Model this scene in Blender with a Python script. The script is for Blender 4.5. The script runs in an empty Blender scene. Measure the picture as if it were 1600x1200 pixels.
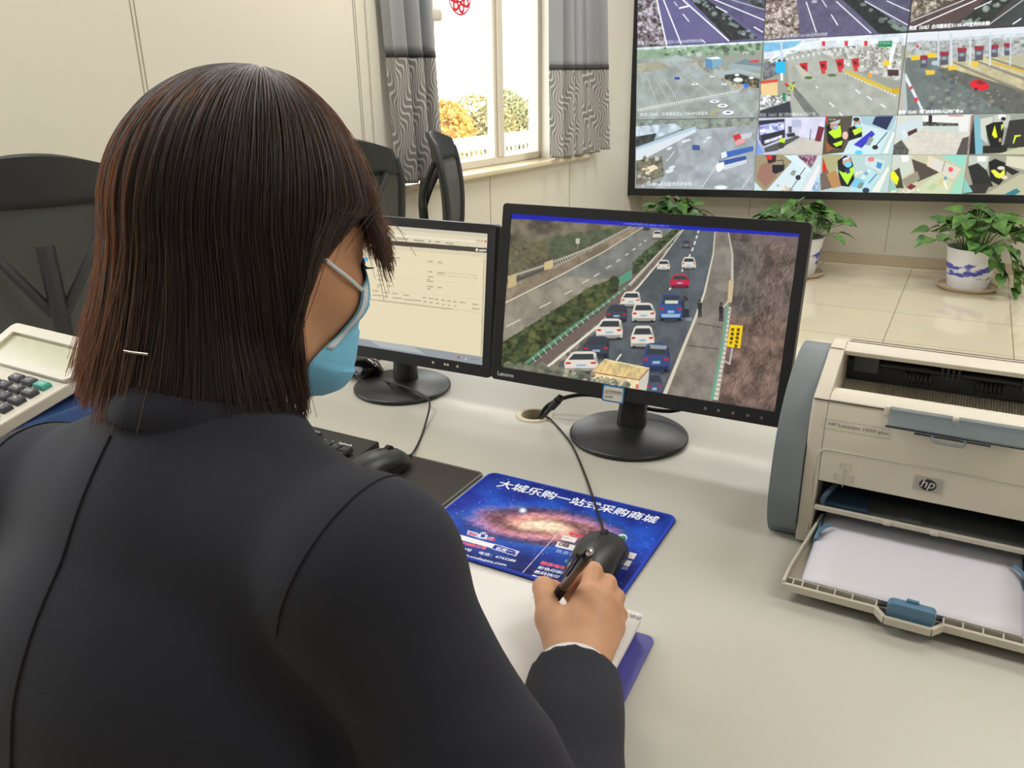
import bpy, bmesh, math, random
import numpy as np
from mathutils import Vector, Matrix
from mathutils.bvhtree import BVHTree

SC = bpy.context.scene
COL = SC.collection
PI = math.pi
R = math.radians

# ------------------------------------------------------------------ camera
cd = bpy.data.cameras.new('camera')
CAM = bpy.data.objects.new('camera', cd); COL.objects.link(CAM); SC.camera = CAM
cd.sensor_fit = 'HORIZONTAL'; cd.sensor_width = 36.0; cd.lens = 28.8; cd.clip_start = 0.02; cd.clip_end = 400
_pitch = math.atan(485 / 1280.0); _yaw = R(29); _roll = R(-0.85)
_f = Vector((-math.sin(_yaw) * math.cos(_pitch), math.cos(_yaw) * math.cos(_pitch), -math.sin(_pitch)))
_r = Vector((math.cos(_yaw), math.sin(_yaw), 0)); _u = _r.cross(_f)
_r, _u = _r * math.cos(_roll) + _u * math.sin(_roll), _u * math.cos(_roll) - _r * math.sin(_roll)
CAM.matrix_world = Matrix(((_r.x, _u.x, -_f.x, 0), (_r.y, _u.y, -_f.y, 0), (_r.z, _u.z, -_f.z, 1.305), (0, 0, 0, 1)))
cd.dof.use_dof = False

# ------------------------------------------------------------------ world, lights, exposure
W = bpy.data.worlds.new('overcast'); SC.world = W; W.use_nodes = True
bgn = W.node_tree.nodes['Background']; bgn.inputs[0].default_value = (0.95, 0.98, 1.0, 1); bgn.inputs[1].default_value = 4.8
SC.view_settings.view_transform = 'Standard'; SC.view_settings.look = 'None'
SC.view_settings.exposure = 0.0; SC.view_settings.gamma = 1.0; SC.view_settings.use_curve_mapping = False
SC.cycles.use_denoising = True
SC.cycles.max_bounces = 6; SC.cycles.diffuse_bounces = 3; SC.cycles.glossy_bounces = 3
SC.cycles.transparent_max_bounces = 12; SC.cycles.caustics_reflective = False; SC.cycles.caustics_refractive = False

def area(name, loc, target, sx, sy, power, col=(1, 1, 1)):
    l = bpy.data.lights.new(name, 'AREA'); l.shape = 'RECTANGLE'; l.size = sx; l.size_y = sy; l.energy = power; l.color = col
    o = bpy.data.objects.new(name, l); COL.objects.link(o); o.location = loc
    d = Vector(target) - Vector(loc); o.rotation_euler = d.to_track_quat('-Z', 'Y').to_euler()
    return o
# ceiling panels of the control room
for _x, _y, _p in ((-1.7, 3.0, 23), (-1.7, 0.6, 27), (0.7, 2.4, 28), (1.3, 0.6, 17), (1.8, -1.4, 10), (-0.9, 4.8, 32), (1.2, 4.8, 40)):
    area('ceiling_panel_light', (_x, _y, 2.80), (_x, _y, 0), 1.2, 0.6, _p, (1.0, 0.985, 0.955))
# portals guide the sky light through the two windows of the left wall
for _y, _w in ((4.11, 1.45), (0.0, 1.48)):
    _x = -2.44 + 0.0875 * (_y - 3.79) - 0.23
    p_ = area('window_portal', (_x, _y, 1.68), (_x + 1.0, _y - 0.0875, 1.68), _w, 1.72, 1.0); p_.data.cycles.is_portal = True

# ------------------------------------------------------------------ materials
def s2l(c):
    c = np.asarray(c, float)
    return np.where(c <= 0.04045, c / 12.92, ((c + 0.055) / 1.055) ** 2.4)
def lin(rgb):                       # 0..255 sRGB -> linear tuple
    v = s2l(np.array(rgb[:3]) / 255.0); return (float(v[0]), float(v[1]), float(v[2]), 1.0)

MATS = {}
def mat(name, rgb, rough=0.5, metal=0.0, spec=0.5, var=0.06, scale=40, bump=0.0, bscale=200, coat=0.0, emis=None, estr=0.0, trans=0.0, sheen=0.0, alpha=1.0):
    """procedural principled material: colour gently varied by noise, optional noise bump"""
    if name in MATS: return MATS[name]
    m = bpy.data.materials.new(name); m.use_nodes = True; nt = m.node_tree; N = nt.nodes; L = nt.links
    b = N['Principled BSDF']
    b.inputs['Roughness'].default_value = rough; b.inputs['Metallic'].default_value = metal
    b.inputs['Specular IOR Level'].default_value = spec; b.inputs['Coat Weight'].default_value = coat; b.inputs['Coat Roughness'].default_value = 0.08
    b.inputs['Transmission Weight'].default_value = trans; b.inputs['Sheen Weight'].default_value = sheen; b.inputs['Alpha'].default_value = alpha
    c = lin(rgb)
    tc = N.new('ShaderNodeTexCoord'); nz = N.new('ShaderNodeTexNoise'); nz.inputs['Scale'].default_value = scale; nz.inputs['Detail'].default_value = 4
    L.new(tc.outputs['Object'], nz.inputs['Vector'])
    mx = N.new('ShaderNodeMix'); mx.data_type = 'RGBA'
    mx.inputs['A'].default_value = tuple(max(0, x * (1 - var)) for x in c[:3]) + (1,)
    mx.inputs['B'].default_value = tuple(min(1, x * (1 + var)) for x in c[:3]) + (1,)
    L.new(nz.outputs['Fac'], mx.inputs['Factor']); L.new(mx.outputs['Result'], b.inputs['Base Color'])
    if bump > 0:
        n2 = N.new('ShaderNodeTexNoise'); n2.inputs['Scale'].default_value = bscale; n2.inputs['Detail'].default_value = 3
        L.new(tc.outputs['Object'], n2.inputs['Vector'])
        bp = N.new('ShaderNodeBump'); bp.inputs['Strength'].default_value = bump; bp.inputs['Distance'].default_value = 0.002
        L.new(n2.outputs['Fac'], bp.inputs['Height']); L.new(bp.outputs['Normal'], b.inputs['Normal'])
    if emis is not None:
        b.inputs['Emission Color'].default_value = lin(emis); b.inputs['Emission Strength'].default_value = estr
    MATS[name] = m
    return m

def attr_mat(name, emit=0.0, rough=0.4, spec=0.4, coat=0.0):
    """material that takes its printed / displayed colours from the mesh's colour attribute"""
    m = bpy.data.materials.new(name); m.use_nodes = True; nt = m.node_tree; N = nt.nodes; L = nt.links
    b = N['Principled BSDF']; b.inputs['Roughness'].default_value = rough; b.inputs['Specular IOR Level'].default_value = spec
    b.inputs['Coat Weight'].default_value = coat
    a = N.new('ShaderNodeAttribute'); a.attribute_name = 'Col'
    if emit > 0:
        b.inputs['Base Color'].default_value = (0.01, 0.01, 0.01, 1)
        L.new(a.outputs['Color'], b.inputs['Emission Color']); b.inputs['Emission Strength'].default_value = emit
    else:
        L.new(a.outputs['Color'], b.inputs['Base Color'])
    return m

# ------------------------------------------------------------------ mesh helpers
class MB:
    """collects verts and faces; build() links them as ONE mesh object"""
    def __init__(s): s.v = []; s.f = []; s.c = []
    def add(s, vs, fs, col=None):
        o = len(s.v); s.v += [tuple(map(float, p)) for p in vs]; s.f += [tuple(i + o for i in f) for f in fs]
        if col is not None: s.c += [col] * len(vs)
        return s
    def box(s, c, d, rot=None):
        x, y, z = d[0] / 2, d[1] / 2, d[2] / 2
        vs = [Vector((a * x, b * y, e * z)) for e in (-1, 1) for b in (-1, 1) for a in (-1, 1)]
        if rot is not None: vs = [rot @ p for p in vs]
        vs = [p + Vector(c) for p in vs]
        return s.add(vs, [(0, 2, 3, 1), (4, 5, 7, 6), (0, 1, 5, 4), (2, 6, 7, 3), (0, 4, 6, 2), (1, 3, 7, 5)])
    def b2(s, lo, hi):
        return s.box([(a + b) / 2 for a, b in zip(lo, hi)], [abs(b - a) for a, b in zip(lo, hi)])
    def rbox(s, c, d, r, n=3, rot=None):
        """box with rounded edges (all axes)"""
        bm = bmesh.new(); bmesh.ops.create_cube(bm, size=1.0)
        for v in bm.verts: v.co = Vector((v.co.x * d[0], v.co.y * d[1], v.co.z * d[2]))
        bmesh.ops.bevel(bm, geom=bm.edges[:], offset=min(r, min(d) * 0.49), segments=n, affect='EDGES', profile=0.5)
        vs = [((rot @ v.co) if rot is not None else v.co) + Vector(c) for v in bm.verts]
        bm.verts.index_update(); fs = [[v.index for v in f.verts] for f in bm.faces]; bm.free()
        return s.add(vs, fs)
    def prism(s, poly, h0, h1, axis=2, inset=0.0):
        """closed prism of a 2D polygon along an axis; poly in the two other axes in order"""
        def P(p, h):
            if axis == 2: return (p[0], p[1], h)
            if axis == 0: return (h, p[0], p[1])
            return (p[0], h, p[1])
        n = len(poly)
        vs = [P(p, h0) for p in poly] + [P(p, h1) for p in poly]
        return s.add(vs, [tuple(range(n))[::-1], tuple(range(n, 2 * n))] + [(i, (i + 1) % n, n + (i + 1) % n, n + i) for i in range(n)])
    def tube(s, pts, r, n=8, caps=True, rr=None):
        pts = [Vector(p) for p in pts]; k = len(pts)
        rad = rr if rr is not None else [r] * k
        t0 = (pts[1] - pts[0]).normalized(); up = Vector((0, 0, 1)) if abs(t0.z) < 0.9 else Vector((1, 0, 0))
        a = t0.cross(up).normalized(); vs = []
        for i, p in enumerate(pts):
            t = (pts[min(i + 1, k - 1)] - pts[max(i - 1, 0)]).normalized()
            a = (a - t * a.dot(t)).normalized(); b = t.cross(a)
            for j in range(n):
                w = 2 * PI * j / n; vs.append(p + (a * math.cos(w) + b * math.sin(w)) * rad[i])
        fs = [(i * n + j, i * n + (j + 1) % n, (i + 1) * n + (j + 1) % n, (i + 1) * n + j) for i in range(k - 1) for j in range(n)]
        if caps: fs += [tuple(range(n))[::-1], tuple(range((k - 1) * n, k * n))]
        return s.add(vs, fs)
    def lathe(s, prof, n=48, c=(0, 0, 0), caps=True):
        vs = []; k = len(prof)
        for r, z in prof:
            for j in range(n):
                w = 2 * PI * j / n; vs.append((c[0] + r * math.cos(w), c[1] + r * math.sin(w), c[2] + z))
        fs = [(i * n + j, i * n + (j + 1) % n, (i + 1) * n + (j + 1) % n, (i + 1) * n + j) for i in range(k - 1) for j in range(n)]
        if caps: fs += [tuple(range(n))[::-1], tuple(range((k - 1) * n, k * n))]
        return s.add(vs, fs)
    def grid(s, fn, nu, nv, flip=False):
        vs = [fn(i / nu, j / nv) for j in range(nv + 1) for i in range(nu + 1)]; w = nu + 1
        fs = [(j * w + i, j * w + i + 1, (j + 1) * w + i + 1, (j + 1) * w + i) for j in range(nv) for i in range(nu)]
        if flip: fs = [f[::-1] for f in fs]
        return s.add(vs, fs)
    def build(s, name, m, parent=None, smooth=True, bevel=0.0, bseg=2, angle=40, sub=0, solid=0.0, fix=True):
        me = bpy.data.meshes.new(name); me.from_pydata(s.v, [], s.f); me.update()
        if fix:
            bm = bmesh.new(); bm.from_mesh(me); bmesh.ops.recalc_face_normals(bm, faces=bm.faces[:]); bm.to_mesh(me); bm.free()
        if s.c:
            at = me.color_attributes.new('Col', 'FLOAT_COLOR', 'POINT')
            at.data.foreach_set('color', np.array([tuple(c[:3]) + (1.0,) for c in s.c], np.float32).ravel())
        me.materials.append(m)
        o = bpy.data.objects.new(name, me); COL.objects.link(o)
        if parent is not None: o.parent = parent
        if smooth: smooth_by_angle(me, angle)
        if solid:
            q = o.modifiers.new('solid', 'SOLIDIFY'); q.thickness = solid; q.offset = 0
        if bevel > 0:
            q = o.modifiers.new('bevel', 'BEVEL'); q.width = bevel; q.segments = bseg; q.limit_method = 'ANGLE'; q.angle_limit = R(35); q.harden_normals = True
        if sub:
            q = o.modifiers.new('sub', 'SUBSURF'); q.levels = sub; q.render_levels = sub
        return o

def smooth_by_angle(me, ang=40):
    me.polygons.foreach_set('use_smooth', [True] * len(me.polygons))
    bm = bmesh.new(); bm.from_mesh(me); a = R(ang)
    for e in bm.edges:
        if len(e.link_faces) == 2 and e.calc_face_angle(0) > a: e.smooth = False
    bm.to_mesh(me); bm.free()

def np_mesh(name, V, F, m, parent=None, cols=None, smooth=True):
    """fast mesh from numpy arrays (quads or tris)"""
    me = bpy.data.meshes.new(name); V = np.asarray(V, np.float32); F = np.asarray(F, np.int32); k = F.shape[1]
    me.vertices.add(len(V)); me.vertices.foreach_set('co', V.ravel())
    me.loops.add(F.size); me.loops.foreach_set('vertex_index', F.ravel())
    me.polygons.add(len(F)); me.polygons.foreach_set('loop_start', np.arange(0, F.size, k, dtype=np.int32))
    me.polygons.foreach_set('use_smooth', np.full(len(F), smooth))
    me.update(calc_edges=True)
    if cols is not None:
        at = me.color_attributes.new('Col', 'FLOAT_COLOR', 'POINT')
        at.data.foreach_set('color', np.concatenate([cols, np.ones((len(cols), 1))], 1).astype(np.float32).ravel())
    me.materials.append(m)
    o = bpy.data.objects.new(name, me); COL.objects.link(o)
    if parent is not None: o.parent = parent
    return o

def empty(name, loc=(0, 0, 0), rot=(0, 0, 0)):
    o = bpy.data.objects.new(name, None); COL.objects.link(o); o.location = loc; o.rotation_euler = rot; o.empty_display_size = 0.05
    return o
def tag(o, label=None, cat=None, group=None, kind=None):
    if label: o['label'] = label
    if cat: o['category'] = cat
    if group: o['group'] = group
    if kind: o['kind'] = kind
    return o
def thing(name, label, cat, loc=(0, 0, 0), rot=(0, 0, 0), group=None):
    return tag(empty(name, loc, rot), label, cat, group)
def structure(o): o['kind'] = 'structure'; return o

def spline(pts, n=8):
    """Catmull-Rom through points"""
    P = [Vector(p) for p in pts]; out = []
    for i in range(len(P) - 1):
        a, b, c, d = P[max(i - 1, 0)], P[i], P[i + 1], P[min(i + 2, len(P) - 1)]
        for k in range(n):
            t = k / n; out.append(0.5 * ((2 * b) + (c - a) * t + (2 * a - 5 * b + 4 * c - d) * t * t + (3 * b - a - 3 * c + d) * t ** 3))
    out.append(P[-1]); return out

def rrect(x0, y0, x1, y1, r, n=6):
    pts = []
    for cx, cy, a in ((x1 - r, y1 - r, 0), (x0 + r, y1 - r, 90), (x0 + r, y0 + r, 180), (x1 - r, y0 + r, 270)):
        for i in range(n + 1):
            w = R(a + 90 * i / n); pts.append((cx + r * math.cos(w), cy + r * math.sin(w)))
    return pts

# ------------------------------------------------------------------ lettering as flat mesh
def text_geo(s, size=1.0, bold=0.0, shear=0.0, sx=1.0):
    c = bpy.data.curves.new('lettering', 'FONT'); c.body = s; c.size = 1.0; c.offset = bold; c.shear = shear; c.resolution_u = 2
    o = bpy.data.objects.new('lettering', c); COL.objects.link(o)
    dg = bpy.context.evaluated_depsgraph_get(); me = bpy.data.meshes.new_from_object(o.evaluated_get(dg))
    vs = [(v.co.x * sx * size, v.co.y * size) for v in me.vertices]; fs = [tuple(p.vertices) for p in me.polygons]
    bpy.data.objects.remove(o); bpy.data.curves.remove(c); bpy.data.meshes.remove(me)
    return vs, fs
def lettering(name, s, size, m, parent, to3d, bold=0.0, shear=0.0, sx=1.0, center=False):
    """flat lettering placed by to3d(x, y)"""
    vs, fs = text_geo(s, size, bold, shear, sx)
    if center and vs:
        xs = [v[0] for v in vs]; ys = [v[1] for v in vs]; ox, oy = (min(xs) + max(xs)) / 2, (min(ys) + max(ys)) / 2
        vs = [(x - ox, y - oy) for x, y in vs]
    b = MB(); b.add([to3d(x, y) for x, y in vs], fs)
    return b.build(name, m, parent, smooth=False, fix=False)

# ------------------------------------------------------------------ numpy value noise
def vnoise(x, y, seed=0, octaves=4):
    rs = np.random.RandomState(seed); tot = np.zeros(np.broadcast(x, y).shape); amp = 1.0; nrm = 0
    for o in range(octaves):
        T = rs.rand(64, 64); X = np.asarray(x) * 2 ** o; Yv = np.asarray(y) * 2 ** o
        xi = np.floor(X).astype(int); yi = np.floor(Yv).astype(int); fx = X - xi; fy = Yv - yi
        fx = fx * fx * (3 - 2 * fx); fy = fy * fy * (3 - 2 * fy)
        a = T[yi % 64, xi % 64]; b = T[yi % 64, (xi + 1) % 64]; c = T[(yi + 1) % 64, xi % 64]; d = T[(yi + 1) % 64, (xi + 1) % 64]
        tot += amp * ((a * (1 - fx) + b * fx) * (1 - fy) + (c * (1 - fx) + d * fx) * fy); nrm += amp; amp *= 0.55
    return tot / nrm

def homography(src, dst):
    A = []
    for (x, y), (u, v) in zip(src, dst):
        A.append([x, y, 1, 0, 0, 0, -u * x, -u * y, -u]); A.append([0, 0, 0, x, y, 1, -v * x, -v * y, -v])
    h = np.linalg.svd(np.array(A, float))[2][-1]; return h.reshape(3, 3) / h[-1]
def happ(Hm, p):
    p = np.asarray(p, float); q = np.concatenate([p, np.ones(p.shape[:-1] + (1,))], -1) @ Hm.T
    return q[..., :2] / q[..., 2:]

class Paint:
    """a displayed or printed picture drawn on a fine mesh: one colour per mesh point.
    drawing coordinates are mapped by homography Hm to the panel's own (u, v) in 0..1, v down"""
    def __init__(s, w, h, Hm=None, bg=(0, 0, 0)):
        s.nk = s.ck = s.sk = 1.0; s.w, s.h = w, h; s.H = np.eye(3) if Hm is None else Hm; s.Hi = np.linalg.inv(s.H)
        s.a = np.zeros((h, w, 3)); s.a[:] = np.array(bg) / 255.0
        uu, vv = np.meshgrid((np.arange(w)) / (w - 1), (np.arange(h)) / (h - 1)); s.u, s.v = uu, vv
        q = happ(s.Hi, np.stack([uu, vv], -1)); s.X, s.Y = q[..., 0], q[..., 1]
    def mask(s, pts):
        q = happ(s.H, np.array(pts, float)) * np.array([s.w - 1, s.h - 1])
        x0, y0 = np.floor(q.min(0)).astype(int); x1, y1 = np.ceil(q.max(0)).astype(int) + 1
        x0, y0 = max(x0, 0), max(y0, 0); x1, y1 = min(x1, s.w), min(y1, s.h)
        if x1 <= x0 or y1 <= y0: return None
        acc = np.zeros((y1 - y0, x1 - x0))
        for ox, oy in ((-.25, -.25), (.25, -.25), (-.25, .25), (.25, .25)):
            gx, gy = np.meshgrid(np.arange(x0, x1) + ox, np.arange(y0, y1) + oy); ins = np.zeros(gx.shape, bool)
            n = len(q)
            for i in range(n):
                ax, ay = q[i]; bx, by = q[(i + 1) % n]
                if ay == by: continue
                c = ((ay > gy) != (by > gy)) & (gx < (bx - ax) * (gy - ay) / (by - ay) + ax); ins ^= c
            acc += ins * 0.25
        return (slice(y0, y1), slice(x0, x1)), acc
    def poly(s, pts, col, noise=0.0, ns=0.08, alpha=1.0, col2=None, seed=1, oct=4, st=(1, 1)):
        r = s.mask(pts)
        if r is None: return s
        sl, m = r; c = np.array(col, float) / 255.0
        X, Y = s.X[sl], s.Y[sl]
        base = np.broadcast_to(c, X.shape + (3,)).copy()
        if noise > 0 or col2 is not None:
            n = vnoise(X * ns * st[0], Y * ns * st[1], seed, oct)
            n = np.clip((n - 0.5) * 2.2 + 0.5, 0, 1)
            if col2 is not None: base = base * (1 - n[..., None] * s.ck) + np.array(col2, float) / 255.0 * n[..., None] * s.ck
            if noise > 0: base = base * (1 + noise * s.nk * (n[..., None] - 0.5) * 2)
        w = (m * alpha)[..., None]; s.a[sl] = s.a[sl] * (1 - w) + base * w
        return s
    def line(s, pts, w, col, alpha=1.0):
        """polyline of (per point) width w in drawing units"""
        P = np.array(pts, float); n = len(P); ws = w if hasattr(w, '__len__') else [w] * n
        for i in range(n - 1):
            d = P[i + 1] - P[i]; L = np.hypot(*d)
            if L == 0: continue
            k = np.array([-d[1], d[0]]) / L
            s.poly([P[i] + k * ws[i] / 2, P[i + 1] + k * ws[i + 1] / 2, P[i + 1] - k * ws[i + 1] / 2, P[i] - k * ws[i] / 2], col, alpha=alpha)
        return s
    def dash(s, p, q, n, fill, w, col, alpha=1.0):
        p, q = np.array(p, float), np.array(q, float); w = w if hasattr(w, '__len__') else (w, w)
        for i in range(n):
            a, b = i / n, (i + fill) / n
            s.line([p + (q - p) * a, p + (q - p) * b], [w[0] + (w[1] - w[0]) * a, w[0] + (w[1] - w[0]) * b], col, alpha)
        return s
    def ell(s, c, rx, ry, col, alpha=1.0, rot=0.0, **k):
        return s.poly([(c[0] + rx * math.cos(t) * math.cos(rot) - ry * math.sin(t) * math.sin(rot), c[1] + rx * math.cos(t) * math.sin(rot) + ry * math.sin(t) * math.cos(rot)) for t in np.linspace(0, 2 * PI, 20)[:-1]], col, alpha=alpha, **k)
    def rect(s, x0, y0, x1, y1, col, **k): return s.poly([(x0, y0), (x1, y0), (x1, y1), (x0, y1)], col, **k)
    def speck(s, pts, n, cols, r, seed=0, alpha=1.0):
        """n little blobs scattered inside a polygon"""
        rs = random.Random(seed); P = np.array(pts, float); lo, hi = P.min(0), P.max(0); k = 0; N = len(P)
        while k < n:
            x, y = rs.uniform(lo[0], hi[0]), rs.uniform(lo[1], hi[1]); ins = False
            for i in range(N):
                a, b = P[i], P[(i + 1) % N]
                if (a[1] > y) != (b[1] > y) and x < (b[0] - a[0]) * (y - a[1]) / (b[1] - a[1]) + a[0]: ins = not ins
            k += 1
            if ins:
                q = r * rs.uniform(0.5, 1.3); s.ell((x, y), q, q * rs.uniform(0.5, 1), rs.choice(cols), alpha * s.sk)
        return s
    def text(s, t, x, y, size, col, dx=(1, 0), dy=(0, -1), bold=0.0, shear=0.0, sx=1.0):
        """lettering with baseline direction dx and up direction dy, in drawing units; bold strokes are drawn as shifted copies"""
        vs, fs = text_geo(t, 1.0, 0.0, shear, sx)
        for ob in ((0, 0),) if bold <= 0 else ((0, 0), (bold, 0), (-bold, 0), (0, bold), (0, -bold)):
            for f in fs: s.poly([(x + size * ((vs[i][0] + ob[0]) * dx[0] + (vs[i][1] + ob[1]) * dy[0]), y + size * ((vs[i][0] + ob[0]) * dx[1] + (vs[i][1] + ob[1]) * dy[1])) for i in f], col)
        return s
    def mesh(s, name, m, parent, to3d, gain=1.0):
        V = to3d(s.u.ravel(), s.v.ravel()); w, h = s.w, s.h
        i = np.arange((h - 1) * (w - 1)); r, c = i // (w - 1), i % (w - 1); a = r * w + c
        F = np.stack([a + w, a + w + 1, a + 1, a], 1)
        return np_mesh(name, V, F, m, parent, cols=s2l(np.clip(s.a.reshape(-1, 3), 0, 1)) * gain, smooth=False)

# ------------------------------------------------------------------ smooth solids: distance fields meshed by surface nets
def sd_cap(P, a, b, ra, rb):
    """tapered capsule"""
    a, b = np.array(a, np.float32), np.array(b, np.float32); ab = b - a
    t = np.clip(((P - a) @ ab) / float(ab @ ab), 0, 1)
    return np.linalg.norm(P - a - t[..., None] * ab, axis=-1) - (ra + (rb - ra) * t)
def sd_ell(P, c, r, M=None):
    q = P - np.array(c, np.float32)
    if M is not None: q = q @ np.array(M, np.float32)
    r = np.array(r, np.float32); k0 = np.linalg.norm(q / r, axis=-1); k1 = np.linalg.norm(q / (r * r), axis=-1)
    return k0 * (k0 - 1) / np.maximum(k1, 1e-6)
def sd_box(P, c, h, r=0.0, M=None):
    q = P - np.array(c, np.float32)
    if M is not None: q = q @ np.array(M, np.float32)
    q = np.abs(q) - (np.array(h, np.float32) - r)
    return np.linalg.norm(np.maximum(q, 0), axis=-1) + np.minimum(q.max(-1), 0) - r
def smin(a, b, k):
    h = np.clip(0.5 + 0.5 * (b - a) / k, 0, 1); return b + (a - b) * h - k * h * (1 - h)
def smax(a, b, k): return -smin(-a, -b, k)

def surface_nets(fn, lo, hi, step):
    lo, hi = np.array(lo, float), np.array(hi, float); n = np.ceil((hi - lo) / step).astype(int) + 1
    ax = [lo[i] + step * np.arange(n[i]) for i in range(3)]
    D = np.empty(n, np.float32)
    for i in range(0, n[0], 16):
        g = np.stack(np.meshgrid(ax[0][i:i + 16], ax[1], ax[2], indexing='ij'), -1).astype(np.float32); D[i:i + 16] = fn(g)
    s = D < 0
    c = [s[dx:n[0] - 1 + dx, dy:n[1] - 1 + dy, dz:n[2] - 1 + dz] for dx in (0, 1) for dy in (0, 1) for dz in (0, 1)]
    cnt = sum(x.astype(np.int8) for x in c); act = (cnt > 0) & (cnt < 8)
    idx = np.full(act.shape, -1, np.int64); I = np.argwhere(act); idx[act] = np.arange(len(I))
    off = np.array([(a, b, e) for a in (0, 1) for b in (0, 1) for e in (0, 1)])
    vals = np.stack([D[I[:, 0] + o[0], I[:, 1] + o[1], I[:, 2] + o[2]] for o in off], 1)
    acc = np.zeros((len(I), 3)); num = np.zeros(len(I))
    for p in range(8):
        for q in range(p + 1, 8):
            if np.abs(off[p] - off[q]).sum() != 1: continue
            a, b = vals[:, p], vals[:, q]; cr = (a < 0) != (b < 0)
            t = np.where(cr, a / np.where(cr, a - b, 1), 0)
            acc += np.where(cr[:, None], off[p] + t[:, None] * (off[q] - off[p]), 0); num += cr
    V = lo + step * (I + acc / np.maximum(num, 1)[:, None])
    F = []
    for axis in range(3):
        o = [1, 1, 1]; o[axis] = 0
        sl0 = [slice(1, n[k] - 1) for k in range(3)]; sl1 = list(sl0); sl0[axis] = slice(0, n[axis] - 1); sl1[axis] = slice(1, n[axis])
        A, B = s[tuple(sl0)], s[tuple(sl1)]; ch = np.argwhere(A != B)
        if not len(ch): continue
        base = ch.copy()
        for k in range(3):
            if k != axis: base[:, k] += 1
        u, v = (axis + 1) % 3, (axis + 2) % 3
        def g(du, dv):
            q = base.copy(); q[:, u] -= du; q[:, v] -= dv; return idx[q[:, 0], q[:, 1], q[:, 2]]
        quad = np.stack([g(1, 1), g(0, 1), g(0, 0), g(1, 0)], 1)
        inside = A[ch[:, 0], ch[:, 1], ch[:, 2]]; quad[~inside] = quad[~inside][:, ::-1]; F.append(quad)
    F = np.concatenate(F); F = F[(F >= 0).all(1)]
    return V, F

def relax(V, F, it=2, lam=0.5):
    """light Laplacian smoothing"""
    E = np.concatenate([F[:, [i, (i + 1) % F.shape[1]]] for i in range(F.shape[1])]); E = np.concatenate([E, E[:, ::-1]])
    for _ in range(it):
        S = np.zeros_like(V); c = np.bincount(E[:, 0], minlength=len(V))
        for k in range(3): S[:, k] = np.bincount(E[:, 0], V[E[:, 1], k], minlength=len(V))
        V = V + lam * (S / np.maximum(c, 1)[:, None] - V)
    return V

# ================================================================== THE SETTING
WALL = mat('wall_panel', (222, 217, 203), rough=0.34, spec=0.45, var=0.015, scale=3)
SEAM = mat('wall_seam', (150, 143, 126), rough=0.6, var=0.05)
BASE = mat('baseboard_beige', (182, 166, 142), rough=0.35, var=0.06, scale=12)
STONE = mat('sill_stone', (218, 204, 170), rough=0.12, var=0.05, scale=25)
FRAME = mat('window_frame_white', (214, 206, 190), rough=0.35, var=0.02)

def floor_material():
    m = bpy.data.materials.new('glazed_floor_tiles'); m.use_nodes = True; nt = m.node_tree; N = nt.nodes; L = nt.links; b = N['Principled BSDF']
    tc = N.new('ShaderNodeTexCoord'); mp = N.new('ShaderNodeMapping'); mp.inputs['Location'].default_value = (0.27, 0.22, 0)
    br = N.new('ShaderNodeTexBrick'); br.offset = 0.0; br.squash = 1.0
    br.inputs['Scale'].default_value = 1.0; br.inputs['Brick Width'].default_value = 0.58; br.inputs['Row Height'].default_value = 0.58
    br.inputs['Mortar Size'].default_value = 0.0022; br.inputs['Mortar Smooth'].default_value = 0.2
    br.inputs['Color1'].default_value = lin((214, 204, 180)); br.inputs['Color2'].default_value = lin((208, 198, 174)); br.inputs['Mortar'].default_value = lin((128, 116, 96))
    nz = N.new('ShaderNodeTexNoise'); nz.inputs['Scale'].default_value = 5; nz.inputs['Detail'].default_value = 6
    mx = N.new('ShaderNodeMix'); mx.data_type = 'RGBA'; mx.blend_type = 'MULTIPLY'; mx.inputs['Factor'].default_value = 0.12
    L.new(tc.outputs['Object'], mp.inputs['Vector']); L.new(mp.outputs['Vector'], br.inputs['Vector']); L.new(tc.outputs['Object'], nz.inputs['Vector'])
    L.new(br.outputs['Color'], mx.inputs['A']); L.new(nz.outputs['Color'], mx.inputs['B']); L.new(mx.outputs['Result'], b.inputs['Base Color'])
    b.inputs['Roughness'].default_value = 0.07; b.inputs['Specular IOR Level'].default_value = 0.55
    return m
structure(MB().b2((-3.4, -2.6, -0.1), (4.2, 7.2, 0)).build('floor', floor_material(), smooth=False))
structure(MB().b2((-3.4, -2.6, 2.85), (4.2, 7.2, 2.95)).build('ceiling', mat('ceiling_white', (232, 229, 220), rough=0.8, var=0.01), smooth=False))
structure(MB().b2((4.0, -2.5, 0), (4.1, 7.2, 2.85)).build('wall_right', WALL, smooth=False))
structure(MB().b2((-3.4, -2.6, 0), (4.1, -2.5, 2.85)).build('wall_rear', WALL, smooth=False))

# window wall: local x runs along the wall away from the camera, local y points outdoors
WORG = (-2.44, 3.79, 0.0); WANG = R(85)
WM = Matrix.Translation(WORG) @ Matrix.Rotation(WANG, 4, 'Z')
def on_wall(o): o.matrix_world = WM; return o
U0, U1, ZS, ZT = -0.42, 1.06, 0.80, 2.55          # window opening
V0, V1 = -4.55, -3.05                             # second window, beside the camera
w = MB()
for a, b_, z0, z1 in ((-6.3, V0, 0, 2.85), (V0, V1, 0, ZS), (V0, V1, ZT, 2.85), (V1, U0, 0, 2.85), (U0, U1, 0, ZS - 0.03), (U0, U1, ZT, 2.85), (U1, 2.75, 0, 2.85)):
    w.b2((a, 0, z0), (b_, 0.20, z1))
on_wall(structure(w.build('wall_left', WALL, smooth=False)))
sm = MB()
for u in (-2.86, -2.845, -1.745, -1.730, -0.672, -0.660):
    sm.b2((u - 0.0016, -0.0015, 0.05), (u + 0.0016, 0.004, 2.8))
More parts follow.
